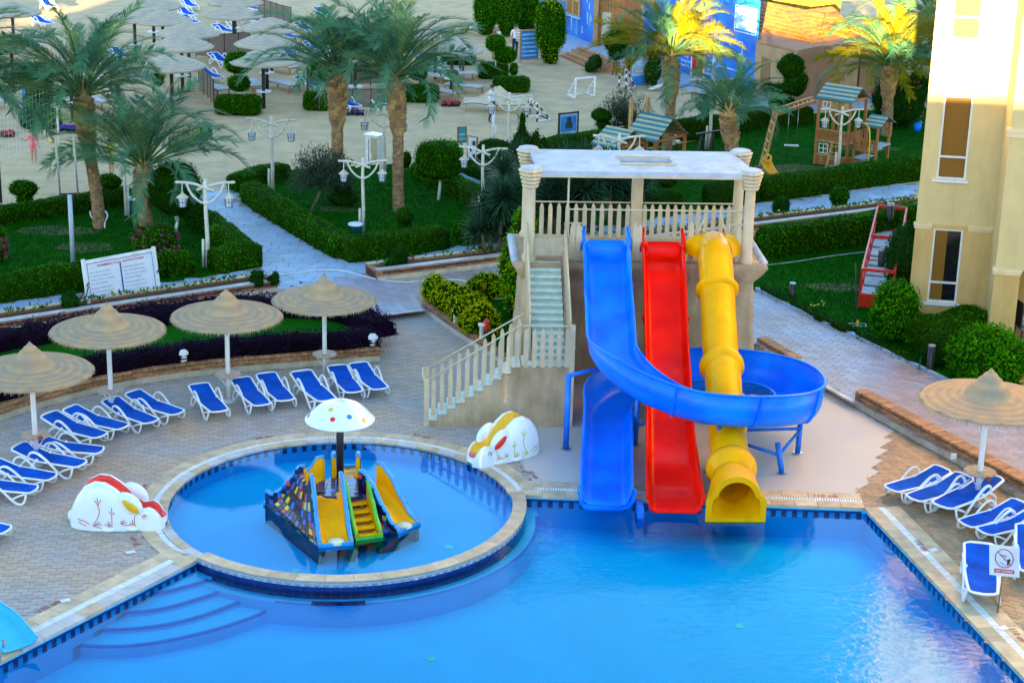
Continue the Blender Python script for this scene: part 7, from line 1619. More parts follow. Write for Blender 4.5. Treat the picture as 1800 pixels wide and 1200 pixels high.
txt = ['Please take a shower before', 'entering the swimming pool.', 'Children must be accompanied', 'by an adult at all times.', 'No diving in shallow water.', 'No running around the pool.', 'No glass near the pool.', 'Pool closes at sunset.', 'Use the slides one by one.', 'Thank you for your help.']
for c in range(2):
    for i, s in enumerate(txt):
        T2(btext(t, s, .062, 'text_grey', (.16 if c == 0 else L/2+.1), h-fw-.30-i*.112-.03*(i//4), 'LEFT'))
for x in (0, L): MB().box((x, .1, .32), (.07, .05, .64)).obj('leg', MT['white_paint'], t); MB().beam((x, .0, .9), (x-.02, .75, .0), .03, mi=0).obj('stay', MT['black_metal'], t)
for x, y in ((-.35, -.1), ): MB().beam((0, 0, .8), (x, y, 0), .025).obj('stay', MT['black_metal'], t)
# no diving sign
g = G(1753, 1078); h = HT(g, 1008); t = thing('no_diving_sign', 'small white square no diving sign on a thin brown pole beside the pool', 'sign', g, rad(-24))
MB().tube([(0, 0, 0), (.02, 0, h)], .018, 8).obj('pole', MT['wood_door'], t, True); S = .36
tt = Matrix.Translation((.02, -.02, h+.30)) @ Matrix.Rotation(rad(-6), 4, 'Y')
def TT(o): o.matrix_basis = tt @ o.matrix_basis; return o
TT(MB().box((0, 0, 0), (.60, .02, .66)).obj('panel', MT['sign_white'], t))
TT(MB().tube([(.18*math.cos(k*PI/12), -.014, .06+.2*math.sin(k*PI/12)) for k in range(24)], .010, 5, closed=True).obj('red_ring', MT['text_red'], t, True))
m = MB(); m.beam((-.13, -.014, .20), (.13, -.014, -.08), .012, .012); TT(m.obj('red_bar', MT['text_red'], t))
m = MB(); m.beam((-.09, -.013, .13), (.05, -.013, .12), .03, .006); m.beam((.04, -.013, .12), (-.01, -.013, .02), .02, .006); m.add([(.06, -.013, .05), (.13, -.013, .06), (.10, -.013, -.07), (.05, -.013, -.09)], [(0, 1, 2, 3)]); TT(m.obj('diver_figure', MT['poster_dark'], t))
m = MB()
for k in range(4): m.beam((-.11+.03*k, -.013, -.02-.02*k), (-.03+.03*k, -.013, -.05-.02*k), .008, .006)
TT(m.obj('wave_lines', MT['line_blue'], t)); TT(MB().box((0, -.012, -.22), (.40, .006, .085)).obj('red_strip', MT['text_red'], t))
o = text3('NO DIVING', .065, MT['text_white'], 'lettering', None, None, .0015); o.parent = t; o.matrix_basis = tt @ Matrix.Translation((0, -.017, -.222)) @ Matrix.Rotation(PI/2, 4, 'X')
# poster in a black frame
t, L, h = board('framed_poster', 'blue and grey poster in a tall black frame at the playground hedge', 'poster', (981, 262), (1014, 258), 199, .35, 'poster_pale', 'black_metal', fw=.07)
MB().box((L/2, -.022, h*.68), (L*.82, .008, h*.42)).obj('picture', MT['poster_blue'], t); MB().lathe([(.001, .5), (.1, .46), (.12, .3), (.2, .1), (.16, 0), (.001, 0)], 10).obj('figure', MT['poster_dark'], t).matrix_basis = Matrix.Translation((L*.52, -.03, h*.55)) @ Matrix.Diagonal((1, .02, 1, 1))
for i, s in enumerate(('Please', 'No Photos', 'Thank You')): btext(t, s, .13, 'text_blue', L/2, h*.40-i*.17)
t, L, h = board('blue_poster', 'upright blue poster with yellow and white lines on stakes in front of the wooden hut', 'poster', (1108, 155), (1140, 153), 99, .05, 'poster_pale', 'wood_pale', 'wood_pale', fw=.05)
MB().box((L/2, -.018, h*.2), (L*.9, .006, h*.32)).obj('picture', MT['poster_blue'], t)
for i, (s, c) in enumerate((('WELCOME', 'text_yellow'), ('Diving', 'text_white'), ('Center', 'text_white'), ('Daily Trips', 'text_yellow'), ('Snorkeling', 'text_white'), ('Book Here', 'text_yellow'))): btext(t, s, .12, c, L/2, h*.90-i*h*.095)
t, L, h = board('blue_poster', 'blue information panel leaning left of the tallest clipped bush', 'poster', (914, 110), (945, 108), 53, .1, 'poster_blue', 'wood_pale', 'wood_pale', fw=.06)
for i in range(6): MB().box((L/2, -.018, h*.85-i*h*.13), (L*.8, .006, h*.05)).obj('text_band', MT['mural_pale'], t)
t, L, h = board('teal_sign', 'small teal sign in a dark frame on a thin pole behind the cube shaped tree', 'sign', (804, 300), (818, 299), 223, 1.12, 'teal_sign', 'wood_door', fw=.06, posts=False)
MB().box((L/2, .0, .56), (.035, .035, 1.12)).obj('pole', MT['black_metal'], t); btext(t, 'Wi-Fi', .11, 'text_white', L/2, h-.32); btext(t, 'beach area', .07, 'text_white', L/2, h-.5)
t, L, h = board('menu_stand', 'wire rack stand with papers beside the teal sign', 'stand', (822, 285), (838, 288), 238, .1, 'lantern_glass', 'wood_door', fw=.04)
for i in range(3):
    for k in range(2): MB().box((L*(.3+.4*k), -.03, h*(.25+.25*i)), (L*.28, .02, h*.17)).obj('paper', MT['poster_dark' if (i+k) % 2 else 'sign_white'], t)

# ---------------------------------------------------------------- people
def person(label, px, h, rz, pose, cols, z0=UP, hairc='hair', extra=None):
    """pose: dict of joints in units of body height; cols: skin, top, bottom, shoes, sleeve"""
    t = thing('person', label, 'person', Vector((px.x, px.y, z0)) if isinstance(px, Vector) else G(*px, z0), rz)
    J = dict(pel=(0, 0, .52), wst=(0, 0, .60), chest=(0, 0, .74), neck=(0, 0, .83), head=(0, -.01, .885), top=(0, -.01, .955), shL=(-.105, 0, .80), elL=(-.14, .01, .63), haL=(-.15, -.02, .49), shR=(.105, 0, .80), elR=(.14, .01, .63), haR=(.15, -.02, .49),
             hiL=(-.05, 0, .50), knL=(-.055, -.01, .27), anL=(-.06, .01, .045), toL=(-.065, -.07, .02), hiR=(.05, 0, .50), knR=(.055, -.01, .27), anR=(.06, .01, .045), toR=(.065, -.07, .02)); J.update(pose)
    R = dict(pel=.078, wst=.066, chest=.078, neck=.032, head=.052, top=.040, shL=.040, elL=.027, haL=.020, shR=.040, elR=.027, haR=.020, hiL=.062, knL=.040, anL=.025, toL=.022, hiR=.062, knR=.040, anR=.025, toR=.022)
    E = [('pel', 'wst'), ('wst', 'chest'), ('chest', 'neck'), ('neck', 'head'), ('head', 'top'), ('chest', 'shL'), ('shL', 'elL'), ('elL', 'haL'), ('chest', 'shR'), ('shR', 'elR'), ('elR', 'haR'), ('pel', 'hiL'), ('hiL', 'knL'), ('knL', 'anL'), ('anL', 'toL'), ('pel', 'hiR'), ('hiR', 'knR'), ('knR', 'anR'), ('anR', 'toR')]
    K = list(J); me = bpy.data.meshes.new('body'); me.from_pydata([Vector(J[k])*h for k in K], [(K.index(a), K.index(b)) for a, b in E], [])
    # five short finger chains per hand
    o = bpy.data.objects.new('body', me); COL.objects.link(o); md = o.modifiers.new('s', 'SKIN')
    for i, k in enumerate(K): me.skin_vertices[0].data[i].radius = (R[k]*h,)*2
    me.skin_vertices[0].data[0].use_root = True; sb = o.modifiers.new('d', 'SUBSURF'); sb.levels = 2
    dg = bpy.context.evaluated_depsgraph_get(); m2 = bpy.data.meshes.new_from_object(o.evaluated_get(dg)); COL.objects.unlink(o); bpy.data.objects.remove(o)
    ms = [cols['skin'], cols['top'], cols['bottom'], cols['shoe']]; m2.materials.clear()
    for c in ms: m2.materials.append(MT[c])
    JV = {k: Vector(J[k])*h for k in J}
    def seg(p, a, b): a, b = JV[a], JV[b]; s = max(0, min(1, (p-a).dot(b-a)/(b-a).length_squared)); return (p-a.lerp(b, s)).length, s
    for f in m2.polygons:
        c = Vector(f.center); best = min(((seg(c, a, b)[0]/((R[a]+R[b])), a, b) for a, b in E)); s = seg(c, best[1], best[2])[1]; k = (best[1], best[2]); mi = 0
        if k in (('pel', 'wst'),): mi = 2 if s < .45 else 1
        elif k in (('wst', 'chest'), ('chest', 'shL'), ('chest', 'shR')): mi = 1
        elif k == ('chest', 'neck'): mi = 1 if s < .75 else 0
        elif k[0] in ('shL', 'shR'): mi = 1 if s < cols.get('sleeve', .6) else 0
        elif k[0] in ('elL', 'elR'): mi = 1 if cols.get('sleeve', .6) > 1 and s < .8 else 0
        elif k[0] == 'pel': mi = 2
        elif k[0] in ('hiL', 'hiR'): mi = 2 if s < cols.get('leg', 2) else 0
        elif k[0] in ('knL', 'knR'): mi = 2 if cols.get('leg', 2) > 1 else 0
        elif k[0] in ('anL', 'anR'): mi = 3
        f.material_index = mi; f.use_smooth = True
    b = bpy.data.objects.new('body', m2); COL.objects.link(b); b.parent = t
    hd = JV['head'].lerp(JV['top'], .45); fw_ = Vector(pose.get('face', (0, -1, 0)))
    MB().ball(hd-fw_*.014*h+Vector((0, 0, .012*h)), .058*h, 12, sc=(.92, 1.0, 1.02)).obj('hair', MT[hairc], t, True)
    if cols.get('long'): MB().ball(hd-fw_*.045*h+Vector((0, 0, -.05*h)), .045*h, 10, sc=(1.1, .6, 1.7)).obj('long_hair', MT[hairc], t, True)
    fc = hd+fw_*.046*h
    MB().ball(fc+Vector((0, 0, -.018*h)), .012*h, 6).obj('nose', MT[cols['skin']], t, True)
    for s in (-1, 1): MB().ball(fc+Vector((s*.018*h, 0, -.004*h))-fw_*.004*h, .006*h, 6).obj('eye', MT['poster_dark'], t, True); MB().ball(hd+Vector((s*.052*h, 0, -.012*h)), .011*h, 6).obj('ear', MT[cols['skin']], t, True)
    MB().box(fc+Vector((0, 0, -.034*h)), (.022*h, .004*h, .005*h)).obj('mouth', MT['mark_red'], t)
    for hn, el, sg in (('haL', 'elL', -1), ('haR', 'elR', 1)):
        p = JV[hn]; d = (p-JV[el]).normalized(); sdv = d.cross(Vector((0, 1, 0)));
        if sdv.length < .1: sdv = Vector((1, 0, 0))
        sdv.normalize(); m = MB()
        for k in range(4): a = p+sdv*(k-1.5)*.010*h+d*.012*h; m.tube([a, a+d*.03*h, a+d*.045*h+Vector((0, -.012*h, 0))], [.006*h, .0055*h, .004*h], 5)
        a = p+sdv*sg*.018*h; m.tube([a, a+d*.02*h+Vector((0, -.012*h, 0)), a+d*.032*h+Vector((0, -.018*h, 0))], [.007*h, .006*h, .004*h], 5)
        m.obj('fingers', MT[cols['skin']], t, True)
    return t
g = G(60, 286, UP); person('girl in a bright pink top and shorts with long dark hair on the volleyball sand', g, HT(g, 227), .5, dict(elL=(-.19, .0, .66), haL=(-.30, -.02, .72), haR=(.16, -.03, .48)), dict(skin='skin', top='cloth_pink', bottom='cloth_pink', shoe='skin', sleeve=.9, leg=.35, long=True))
g = G(196, 310, UP); person('player in a yellow shirt and flowered shorts half hidden behind the small palm', g, 1.55, 2.4, dict(elL=(-.18, -.04, .68), haL=(-.2, -.1, .8)), dict(skin='skin', top='cloth_yellow', bottom='cloth_floral', shoe='skin', sleeve=.9, leg=.75))
g = G(864, 214, UP); person('man in white shirt and navy trousers standing behind the sand coloured sail', g, 1.72, 1.1, dict(anL=(-.11, .02, .045), toL=(-.14, -.05, .02), anR=(.10, .01, .045), knR=(.08, -.02, .27)), dict(skin='skin', top='cloth_white', bottom='cloth_navy', shoe='black_metal', sleeve=1.5))
g = G(811, 134, UP); tb = person('man in blue shirt with a tan backpack bending over a flat beach bed', g, 1.72, PI*.82, dict(wst=(0, -.05, .58), chest=(0, -.15, .66), neck=(0, -.23, .70), head=(0, -.285, .70), top=(0, -.33, .73), shL=(-.10, -.17, .69), elL=(-.13, -.22, .54), haL=(-.12, -.28, .43), shR=(.10, -.17, .69), elR=(.13, -.22, .54), haR=(.12, -.28, .43)), dict(skin='skin', top='cloth_blue', bottom='cloth_olive', shoe='black_metal', sleeve=1.0))
bpk = thing('backpack', 'tan backpack on the back of the bending man in blue', 'backpack', tb.location+Vector((0, 0, 1.22)), PI*.82); MB().ball((0, -.14, 0), .2, 12, sc=(.9, .8, 1.1)).obj('bag', MT['cloth_tan'], bpk, True); MB().ball((0, -.0, -.04), .13, 10, sc=(.9, .6, .9)).obj('pocket', MT['cloth_tan'], bpk, True)
for s in (-1, 1): MB().tube([(s*.1, -.2, .18), (s*.12, -.38, .08), (s*.12, -.36, -.14)], .018, 6).obj('strap', MT['cloth_tan'], bpk, True)
g = G(795, 137, UP+.36); dbg = thing('travel_bag', 'dark travel bag on the bed in front of the bending man', 'bag', g, .3); MB().ball((0, 0, .2), .3, 14, sc=(1.1, .6, .75)).obj('bag', MT['cloth_navy'], dbg, True); MB().tube([(-.12, 0, .38), (0, 0, .5), (.12, 0, .38)], .015, 6).obj('handle', MT['black_metal'], dbg, True)
g = G(905, 98, UP); person('man in a pale shirt and dark trousers beside the blue panel poster', g, 1.72, .3, dict(), dict(skin='skin', top='cloth_white', bottom='cloth_navy', shoe='black_metal', sleeve=.9))
tw = tag(MB().box((0, 0, 0), (.34, .10, .62)).obj('towel', MT['cloth_white']), 'orange and white striped towel hanging before the man by the blue panel poster', 'towel'); g = G(911, 98, UP); tw.location = (g.x+.02, g.y-.35, UP+1.15)
for k in range(4): MB().box((0, 0, -.24+.16*k), (.346, .106, .06)).obj('stripe', MT['cloth_orange'], tw)
for px_, l, c, hc in (((868, 106), 'walker with auburn hair in brown behind the leaning topiary', 'cloth_tan', 'mark_red'), ((877, 108), 'walker with a white and violet headscarf behind the leaning topiary', 'cloth_floral', 'lantern_glass')):
    g = G(*px_, UP); person(l, g, 1.62, 2.8, dict(anL=(-.09, .05, .045), toL=(-.10, -.03, .02), anR=(.07, -.05, .045), toR=(.07, -.12, .02)), dict(skin='skin', top=c, bottom='cloth_tan', shoe='wood_door', sleeve=1.5, leg=.8), hairc=hc)
g = G(47, 206, UP); t = thing('folded_umbrella', 'closed blue umbrella standing behind the volleyball net', 'umbrella', g); MB().tube([(0, 0, 0), (0, 0, 1.75)], .02, 6).obj('pole', MT['steel'], t); MB().lathe([(.10, .42), (.17, .5), (.12, .9), (.15, 1.2), (.07, 1.6), (.01, 1.72)], 10, wob=lambda i, a: .15*math.cos(4*a)).obj('canopy', MT['cloth_blue'], t, True); MB().lathe([(.22, .55), (.3, .62), (.05, .78)], 10, wob=lambda i, a: .2*math.cos(5*a)).obj('frill', MT['cloth_blue'], t, True)
g = G(90, 247, UP+.9); bl = MB().ball((0, 0, 0), .11, 14).obj('volleyball', MT['paint_yellow'], None, True); bl.location = g; tag(bl, 'yellow and blue volleyball in the air beside the girl in pink', 'ball'); MB().tube([(.112*math.cos(a), .0, .112*math.sin(a)) for a in [k*PI/6 for k in range(12)]], .02, 5, closed=True).obj('panel', MT['line_blue'], bl, True)

# ---------------------------------------------------------------- volleyball net and poles
g0, g1 = G(-60, 365, UP), G(106, 300, UP)
t = thing('volleyball_net', 'white volleyball net stretched across the sand at the left photo edge', 'net', g0)
d = g1-g0; L = d.length; d.normalize(); nm = MB()
a_ = G(2, 356, UP); MB().tube([a_-g0, a_-g0+Vector((0, 0, 2.5))], .05, 10).obj('post', MT['black_metal'], t, True)
MB().tube([g1-g0, g1-g0+Vector((0, 0, 4.5))], .045, 10).obj('post', MT['white_paint'], t, True)
zt, zb2 = HT(g1, 128), HT(g1, 245)
zt = min(zt, 4.6); nr = .004
for i in range(int(L/.25)+1): p = d*(i*.25); nm.tube([p+Vector((0, 0, zb2)), p+Vector((0, 0, zt))], nr, 3, cap=False)
for k in range(int((zt-zb2)/.22)+1): z = zb2+k*.22; nm.tube([Vector((0, 0, z)), d*L+Vector((0, 0, z))], nr, 3, cap=False)
tag(nm.obj('net_cord', MT['net'], t), kind='stuff')
t = thing('goal_pole', 'tall pale blue pole with a forked top in the left lawn before the instruction board', 'pole', G(129, 470, UP)); hh = HT(t.location, 342)
MB().tube([(0, 0, 0), (0, 0, hh)], .075, 12).obj('pole', MT['hose_grey'], t, True); MB().tube([(-.32, 0, hh), (.28, 0, hh+.04)], .03, 8).obj('cross_bar', MT['black_metal'], t, True)
for x, h2 in ((-.3, 1.9), (.27, 1.95)): MB().tube([(x, 0, hh), (x-.05, 0, hh+h2)], .03, 8).obj('upright', MT['grey_metal'], t, True); MB().box((x-.05, 0, hh+h2-.35), (.06, .06, .7)).obj('yellow_pad', MT['cream_board'], t)
for b, tp, l in (((222, 380), 255, 'white pole with a short stake in the left lawn between the two left palms'), ((867, 245), 186, 'plain white pipe beneath the lantern in front of the sail'), ((648, 290), 245, 'thin dark rod beside the white cabinet')):
    g = G(*b, UP); t = thing('white_pole', l, 'pole', g); h = HT(g, tp); MB().tube([(0, 0, 0), (0, 0, h)], .06 if b[0] != 648 else .015, 10).obj('pole', MT['white_paint' if b[0] != 648 else 'black_metal'], t, True); MB().tube([(.09, 0, 0), (.09, 0, h*.45)], .04, 8).obj('stake', MT['white_paint'], t, True)
# ---------------------------------------------------------------- small things of the gardens and the beach
def cabinet(label, b, w_, dpt, h, rz): 
    t = thing('white_cabinet', label, 'cabinet', G(*b, UP), rz); MB().box((0, 0, h/2), (w_, dpt, h)).obj('body', MT['white_paint'], t); MB().box((0, 0, h+.02), (w_+.08, dpt+.08, .05)).obj('lid', MT['white_plastic'], t); MB().box((w_*.2, -dpt/2-.01, h*.5), (w_*.5, .02, h*.85)).obj('door', MT['cream_board'], t); return t
cabinet('tall white cabinet on the sand between the palm trunks and the lamp post', (659, 286), .62, .45, 1.15, -.6)
cabinet('small white box on the log lamp post in front of the conifer', (884, 285), .2, .16, .8, .2)
cabinet('small white electric box among the lime green shrubs', (800, 572), .12, .10, .45, .0)
cabinet('white sign stub and box beside the stairs behind the railing', (846, 600), .12, .08, .5, .0)
for b, l, w_ in (((625, 418), 'green bin with a pale lid beside the log lamp post in the middle lawn', 1), ((447, 318), 'small green bin at the edge of the sand near the corner hedge', 0), ((235, 372), 'green bin with a turquoise lid in the left lawn', 1), ((818, 300), 'round green pot behind the menu stand', 0), ((514, 112), 'dark green round bin under the lowest canopy of the middle stack', 0), ((742, 160), 'dark green pot behind the small topiary right of the palms', 0)):
    g = G(*b, UP); t = thing('green_bin', l, 'bin', g, 0); MB().lathe([(.001, 0), (.20, 0), (.24, .45), (.25, .47)], 16).obj('bin', MT['green_bin'], t, True); MB().lathe([(.26, .47), (.25, .52), (.001, .54)], 16).obj('lid', MT['sign_white' if w_ else 'green_bin'], t, True)
def goal(label, b0, b1, h, dpt, mt, mt2, rz=0):
    a, b = G(*b0, UP), G(*b1, UP); t = thing('goal', label, 'goal', a, math.atan2((b-a).y, (b-a).x), 'small football goals'); L = (b-a).length
    for x in (0, L):
        for k in range(5): z0_, z1_ = h*k/5, h*(k+1)/5; MB().tube([(x, 0, z0_), (x, 0, z1_)], .045, 8).obj('post', MT[mt if k % 2 else mt2], t, True); MB().tube([(x, dpt*(1-k/5), h*k/5*.99), (x, dpt*(1-(k+1)/5), h*(k+1)/5*.99)], .035, 8).obj('stay', MT[mt2 if k % 2 else mt], t, True)
        MB().tube([(x, 0, .03), (x, dpt, .03)], .04, 8).obj('foot', MT[mt], t, True)
    for k in range(6): MB().tube([(L*k/6, 0, h), (L*(k+1)/6, 0, h)], .045, 8).obj('crossbar', MT[mt if k % 2 else mt2], t, True)
    MB().tube([(0, dpt, .03), (L, dpt, .03)], .035, 8).obj('ground_bar', MT[mt2], t, True)
goal('small white football goal on the open sand', (1011, 173), (1045, 170), .95, .7, 'white_plastic', 'white_plastic'); goal('black and white football goal in front of the sail beside the conifer', (927, 206), (944, 214), .8, .7, 'white_plastic', 'black_metal'); goal('black and white football goal left of the blue poster on stakes', (1088, 153), (1100, 157), .95, .6, 'white_plastic', 'black_metal')
# sand coloured sail of cloth sagging from a mast
c = G(872, 196, UP); hs = HT(c, 152); t = thing('cloth_sail', 'sand coloured sail of cloth hanging from a mast above the flower strip', 'sail', c)
k = SCL(c); e0_, e1_ = (815-872)/k, (936-872)/k
def sail(u, v):
    x = lerp(e0_, e1_, u); pk = math.exp(-((x+.02)/.52)**2); zt_ = .62+(hs-.62)*pk*1.0+.18*(u if u > .5 else 0); zl = .42+.05*math.sin(u*9); return Vector((x, -.5*(1-v)*(1-.3*pk)+.1*math.sin(u*14)*(1-v), lerp(zl, max(zt_, zl+.12), v**.9)))
m = MB(); m.grid(sail, 30, 12); m.grid(lambda u, v: sail(u, v)+Vector((0, .55*2*(1-v)+.02, 0)), 30, 12); m.obj('cloth', MT['sail'], t, True); MB().tube([(0, 0, 0), (0, 0, hs)], .04, 8).obj('mast', MT['wood_pale'], t, True)
MB().tube([sail(i/20, 0)+Vector((0, -.02, -.02)) for i in range(21)], .015, 5).obj('rope', MT['black_metal'], t, True)
for x in (e0_+.1, e1_-.1): MB().tube([(x, -.3, 0), (x, -.3, .45)], .03, 6).obj('peg', MT['wood_pale'], t, True)
# curved wind screens of dark netting
for pts, h, l in (([(540, 168), (541, 160), (552, 156), (600, 152), (650, 151), (684, 150)], 1.35, 'curved wind screen of dark netting between the tall palms'), ([(345, 100), (375, 104), (410, 103), (440, 98)], 1.3, 'curved wind screen of dark netting above the lone blue loungers'), ([(455, 32), (490, 44), (512, 50)], 1.2, 'wind screen of dark netting at the top right of the middle parasol stack'), ([(350, 160), (366, 172), (376, 186)], 1.2, 'wind screen end beside the small palm and the flat bed'), ([(560, 196), (600, 192), (684, 190)], .9, 'lower wind screen behind the lounger between the two palm trunks')):
    P = smoothpath(gp(pts, UP), 2); t = thing('wind_screen', l, 'wind screen', P[0], 0, 'wind screens on the beach'); n = len(P); m = MB(); m.add([(p.x, p.y, UP+.1) for p in P]+[(p.x, p.y, UP+h) for p in P], [(i, i+1, n+i+1, n+i) for i in range(n-1)]); o = m.obj('netting', MT['mesh_screen'], t, rel=True); sm = o.modifiers.new('t', 'SOLIDIFY'); sm.thickness = .015
    for p in resample(P, .9): MB().tube([(p.x, p.y, UP), (p.x, p.y, UP+h+.05)], .025, 6).obj('stake', MT['dark_post'], t, rel=True)
    MB().tube([(p.x, p.y, UP+h) for p in P], .018, 5).obj('top_rail', MT['dark_post'], t, rel=True)
# stones and flowers bordering the beach
P = smoothpath(gp([(530, 210), (545, 222), (575, 226), (640, 220), (700, 213), (780, 205), (815, 200)], UP), 2); n_ = 0
bd_ = thing('stone_border', 'border of pale field stones along the beach terrace between palms and sail', 'stone border', P[0])
for p in resample(P, .26): m = MB(); m.ball((0, 0, .05), .15, 6, sc=(R_.uniform(.8, 1.1), R_.uniform(.6, .9), R_.uniform(.5, .8))); o = m.obj('stone', MT['rock_grey'], bd_); o.location = p-bd_.location+Vector((0, R_.uniform(-.05, .05), UP)); o.location.z = 0
P2 = smoothpath(gp([(380, 214), (420, 220), (462, 214)], UP), 2); bd2 = thing('stone_border', 'short border of field stones below the two ball topiary', 'stone border', P2[0])
for p in resample(P2, .26): m = MB(); m.ball((0, 0, .05), .14, 6, sc=(1, .8, .6)); o = m.obj('stone', MT['rock_grey'], bd2); o.location = p-bd2.location; o.location.z = 0
for (x0, x1, y, c, l) in ((600, 640, 200, 'petal_violet', 'violet flowers in the strip between the tall palms'), (776, 808, 184, 'petal_red', 'red flowers beside the box hedge right of the tall palms'), (2, 24, 238, 'petal_red', 'red and violet flowers left of the girl in pink'), (100, 135, 228, 'petal_violet', 'violet flowers behind the girl in pink')):
    F = MB(); Gm = MB()
    for i in range(130):
        p = G(R_.uniform(x0, x1), y+R_.uniform(-4, 4), UP)
        for j in range(4): a_ = R_.uniform(0, 6.3); blade(Gm, p, (math.cos(a_), math.sin(a_), 1), .16, .05, .5, seg=2)
        if R_.random() < .4: F.ball(p+Vector((0, 0, R_.uniform(.10, .16))), .035, 5)
    o = tag(F.obj('flowers', MT[c]), l, 'flowers', kind='stuff'); tag(Gm.obj('bedding_plants', LEAF['olive']), 'leaves of the '+l, 'bedding plants', kind='stuff')
# hoses
def hose(label, pts, r=.022, z=UP+.03, mt='hose_white'):
    tag(MB().tube(smoothpath2([G(x, y, z) for x, y in pts], 3), r, 6).obj('hose', MT[mt], None, True), label, 'hose')
hose('long pale hose lying across the plaza from the walk to the yellow green shrub', [(455, 486), (520, 480), (560, 474), (600, 474), (640, 486), (690, 496), (740, 495), (800, 490), (830, 497), (830, 508)])
hose('pale hose lying on the walk behind the instruction board', [(30, 560), (60, 545), (110, 538), (160, 536), (200, 534)], .02, mt='hose_grey'); hose('white hose looped round the foot of the big left palm', [(158, 372), (160, 383), (170, 384), (180, 375), (186, 370), (190, 380), (184, 390), (184, 400)], .025, UP+.25)
hose('thin grey hose crossing the right lawn behind the red steel frame', [(1340, 467), (1400, 460), (1460, 450), (1520, 443)], .02, mt='hose_grey'); hose('curved pale hose beside the yellow green shrub in the small lawn', [(852, 522), (870, 526), (890, 524)], .02)
hose('turquoise bent pipe beside the black bollard by the big bush', [(1614, 648), (1617, 640), (1620, 622), (1628, 621)], .022, UP+.15, 'green_bin')
# bollards and garden lamps
for b, tp, l in (((1392, 522), 497, 'black bollard in the right lawn near the white kerb'), ((1634, 652), 606, 'tall black bollard beside the big round bush')):
    g = G(*b, UP); h = HT(g, tp); t = thing('bollard', l, 'bollard', g); MB().lathe([(.10, 0), (.10, h-.03), (.001, h-.03)], 14).obj('post', MT['black_metal'], t, True); MB().lathe([(.105, h-.04), (.105, h), (.001, h+.01)], 14).obj('cap', MT['grey_metal'], t)
for b, l in (((322, 640), 'little white mushroom garden lamp in the violet planting of the curved planter'), ((655, 612), 'stack shaped white garden lamp at the right end of the curved planter')):
    g = G(*b, .33); t = thing('garden_lamp', l, 'lamp', g); MB().lathe([(.05, 0), (.05, .18), (.09, .2), (.09, .3), (.05, .3)], 12).obj('post', MT['white_paint'], t, True); MB().lathe([(.16, .3), (.15, .36), (.08, .42), (.001, .43)], 16).obj('cap', MT['white_plastic'], t, True)
    for k in range(3): MB().lathe([(.11, .02+.09*k), (.12, .04+.09*k), (.09, .06+.09*k)], 14).obj('ring', MT['white_plastic'], t, True)
g = G(1677, 803, .25); tag(MB().box((0, 0, 0), (.14, .05, .14)).obj('socket_box', MT['white_plastic']), 'small square white socket on the brick parapet wall beside the loungers', 'socket').location = g+Vector((0, .05, 0))
g = G(854, 600, UP); t = thing('fire_hydrant', 'small red and black valve standing behind the stair railing', 'hydrant', g); MB().lathe([(.07, 0), (.07, .35), (.001, .36)], 10).obj('base', MT['black_metal'], t, True); MB().lathe([(.09, .35), (.09, .6), (.04, .68), (.001, .7)], 10).obj('cap', MT['red_paint'], t, True)
# blue child slide at the lower left corner
cs = thing('small_pool_slide', 'light blue slide chute entering the pool at the lower left photo corner', 'slide', G(20, 1140)); o_ = cs.location
p0, p1, p2 = G(-70, 1040, .9)-o_, G(0, 1098, .30)-o_, G(30, 1135, .12)-o_; pth = smoothpath2([p0, p0.lerp(p1, .6), p1, p2, p2+(p2-p1)*.1], 3)
sweep(pth, lambda t_, i: trough(.36, .14, .14, .03)).obj('chute', MT['cyan_plastic'], cs, smooth=True)
for s in (-1, 1): MB().tube(rimpath(pth, lambda i: s*.37, lambda i: .14), .022, 6).obj('rim', MT['cyan_plastic'], cs, True)
for x, y in ((-25, 1120), (8, 1148)): a = G(x, y, 0)-o_; MB().tube([a, a+Vector((.0, .0, .3))], .03, 8).obj('leg', MT['grey_metal'], cs, True)
MB().tube(smoothpath2([G(0, 1180, -.5)-o_, G(0, 1150, .3)-o_, G(-12, 1120, .6)-o_, G(-30, 1110, .3)-o_], 3), .02, 6).obj('handrail', MT['steel'], cs, True)
# mop lying beside the red frame; red steel frame on the lawn
t = thing('mop', 'black handled mop with a blue frame head on the lawn beside the red steel frame', 'mop', G(1507, 572, UP)); MB().tube([(0, 0, .03), (.05, 1.0, 1.0), (.1, 1.6, 1.5)], .018, 6).obj('handle', MT['black_metal'], t, True)
m = MB(); [m.beam(a, b, .03, .02) for a, b in (((-.25, -.1, .02), (.25, -.12, .02)), ((.25, -.12, .02), (.27, .12, .02)), ((.27, .12, .02), (-.23, .14, .02)), ((-.23, .14, .02), (-.25, -.1, .02)))]; m.obj('head', MT['hose_grey'], t); MB().ball((0, 0, .08), .08, 8, sc=(.6, .6, 1.4)).obj('clip', MT['yellow_paint'], t, True)
fa, fb = G(1510, 538, UP), G(1538, 420, UP); t = thing('steel_frame', 'red painted steel platform with railings parked on the right lawn', 'platform', fa); d = fb-fa; L = d.length; d.normalize(); sd_ = Vector((d.y, -d.x, 0)); W_2 = 1.0
m = MB()
for k in range(7): a = d*(L*(k+.05)/7)+Vector((0, 0, .35)); q = [a, a+sd_*W_2, a+sd_*W_2+d*(L*.8/7), a+d*(L*.8/7)]; MB().prism([(p.x, p.y) for p in q], .33, .37, bottom=True).obj('deck_plate', MT['roof_white'], t)
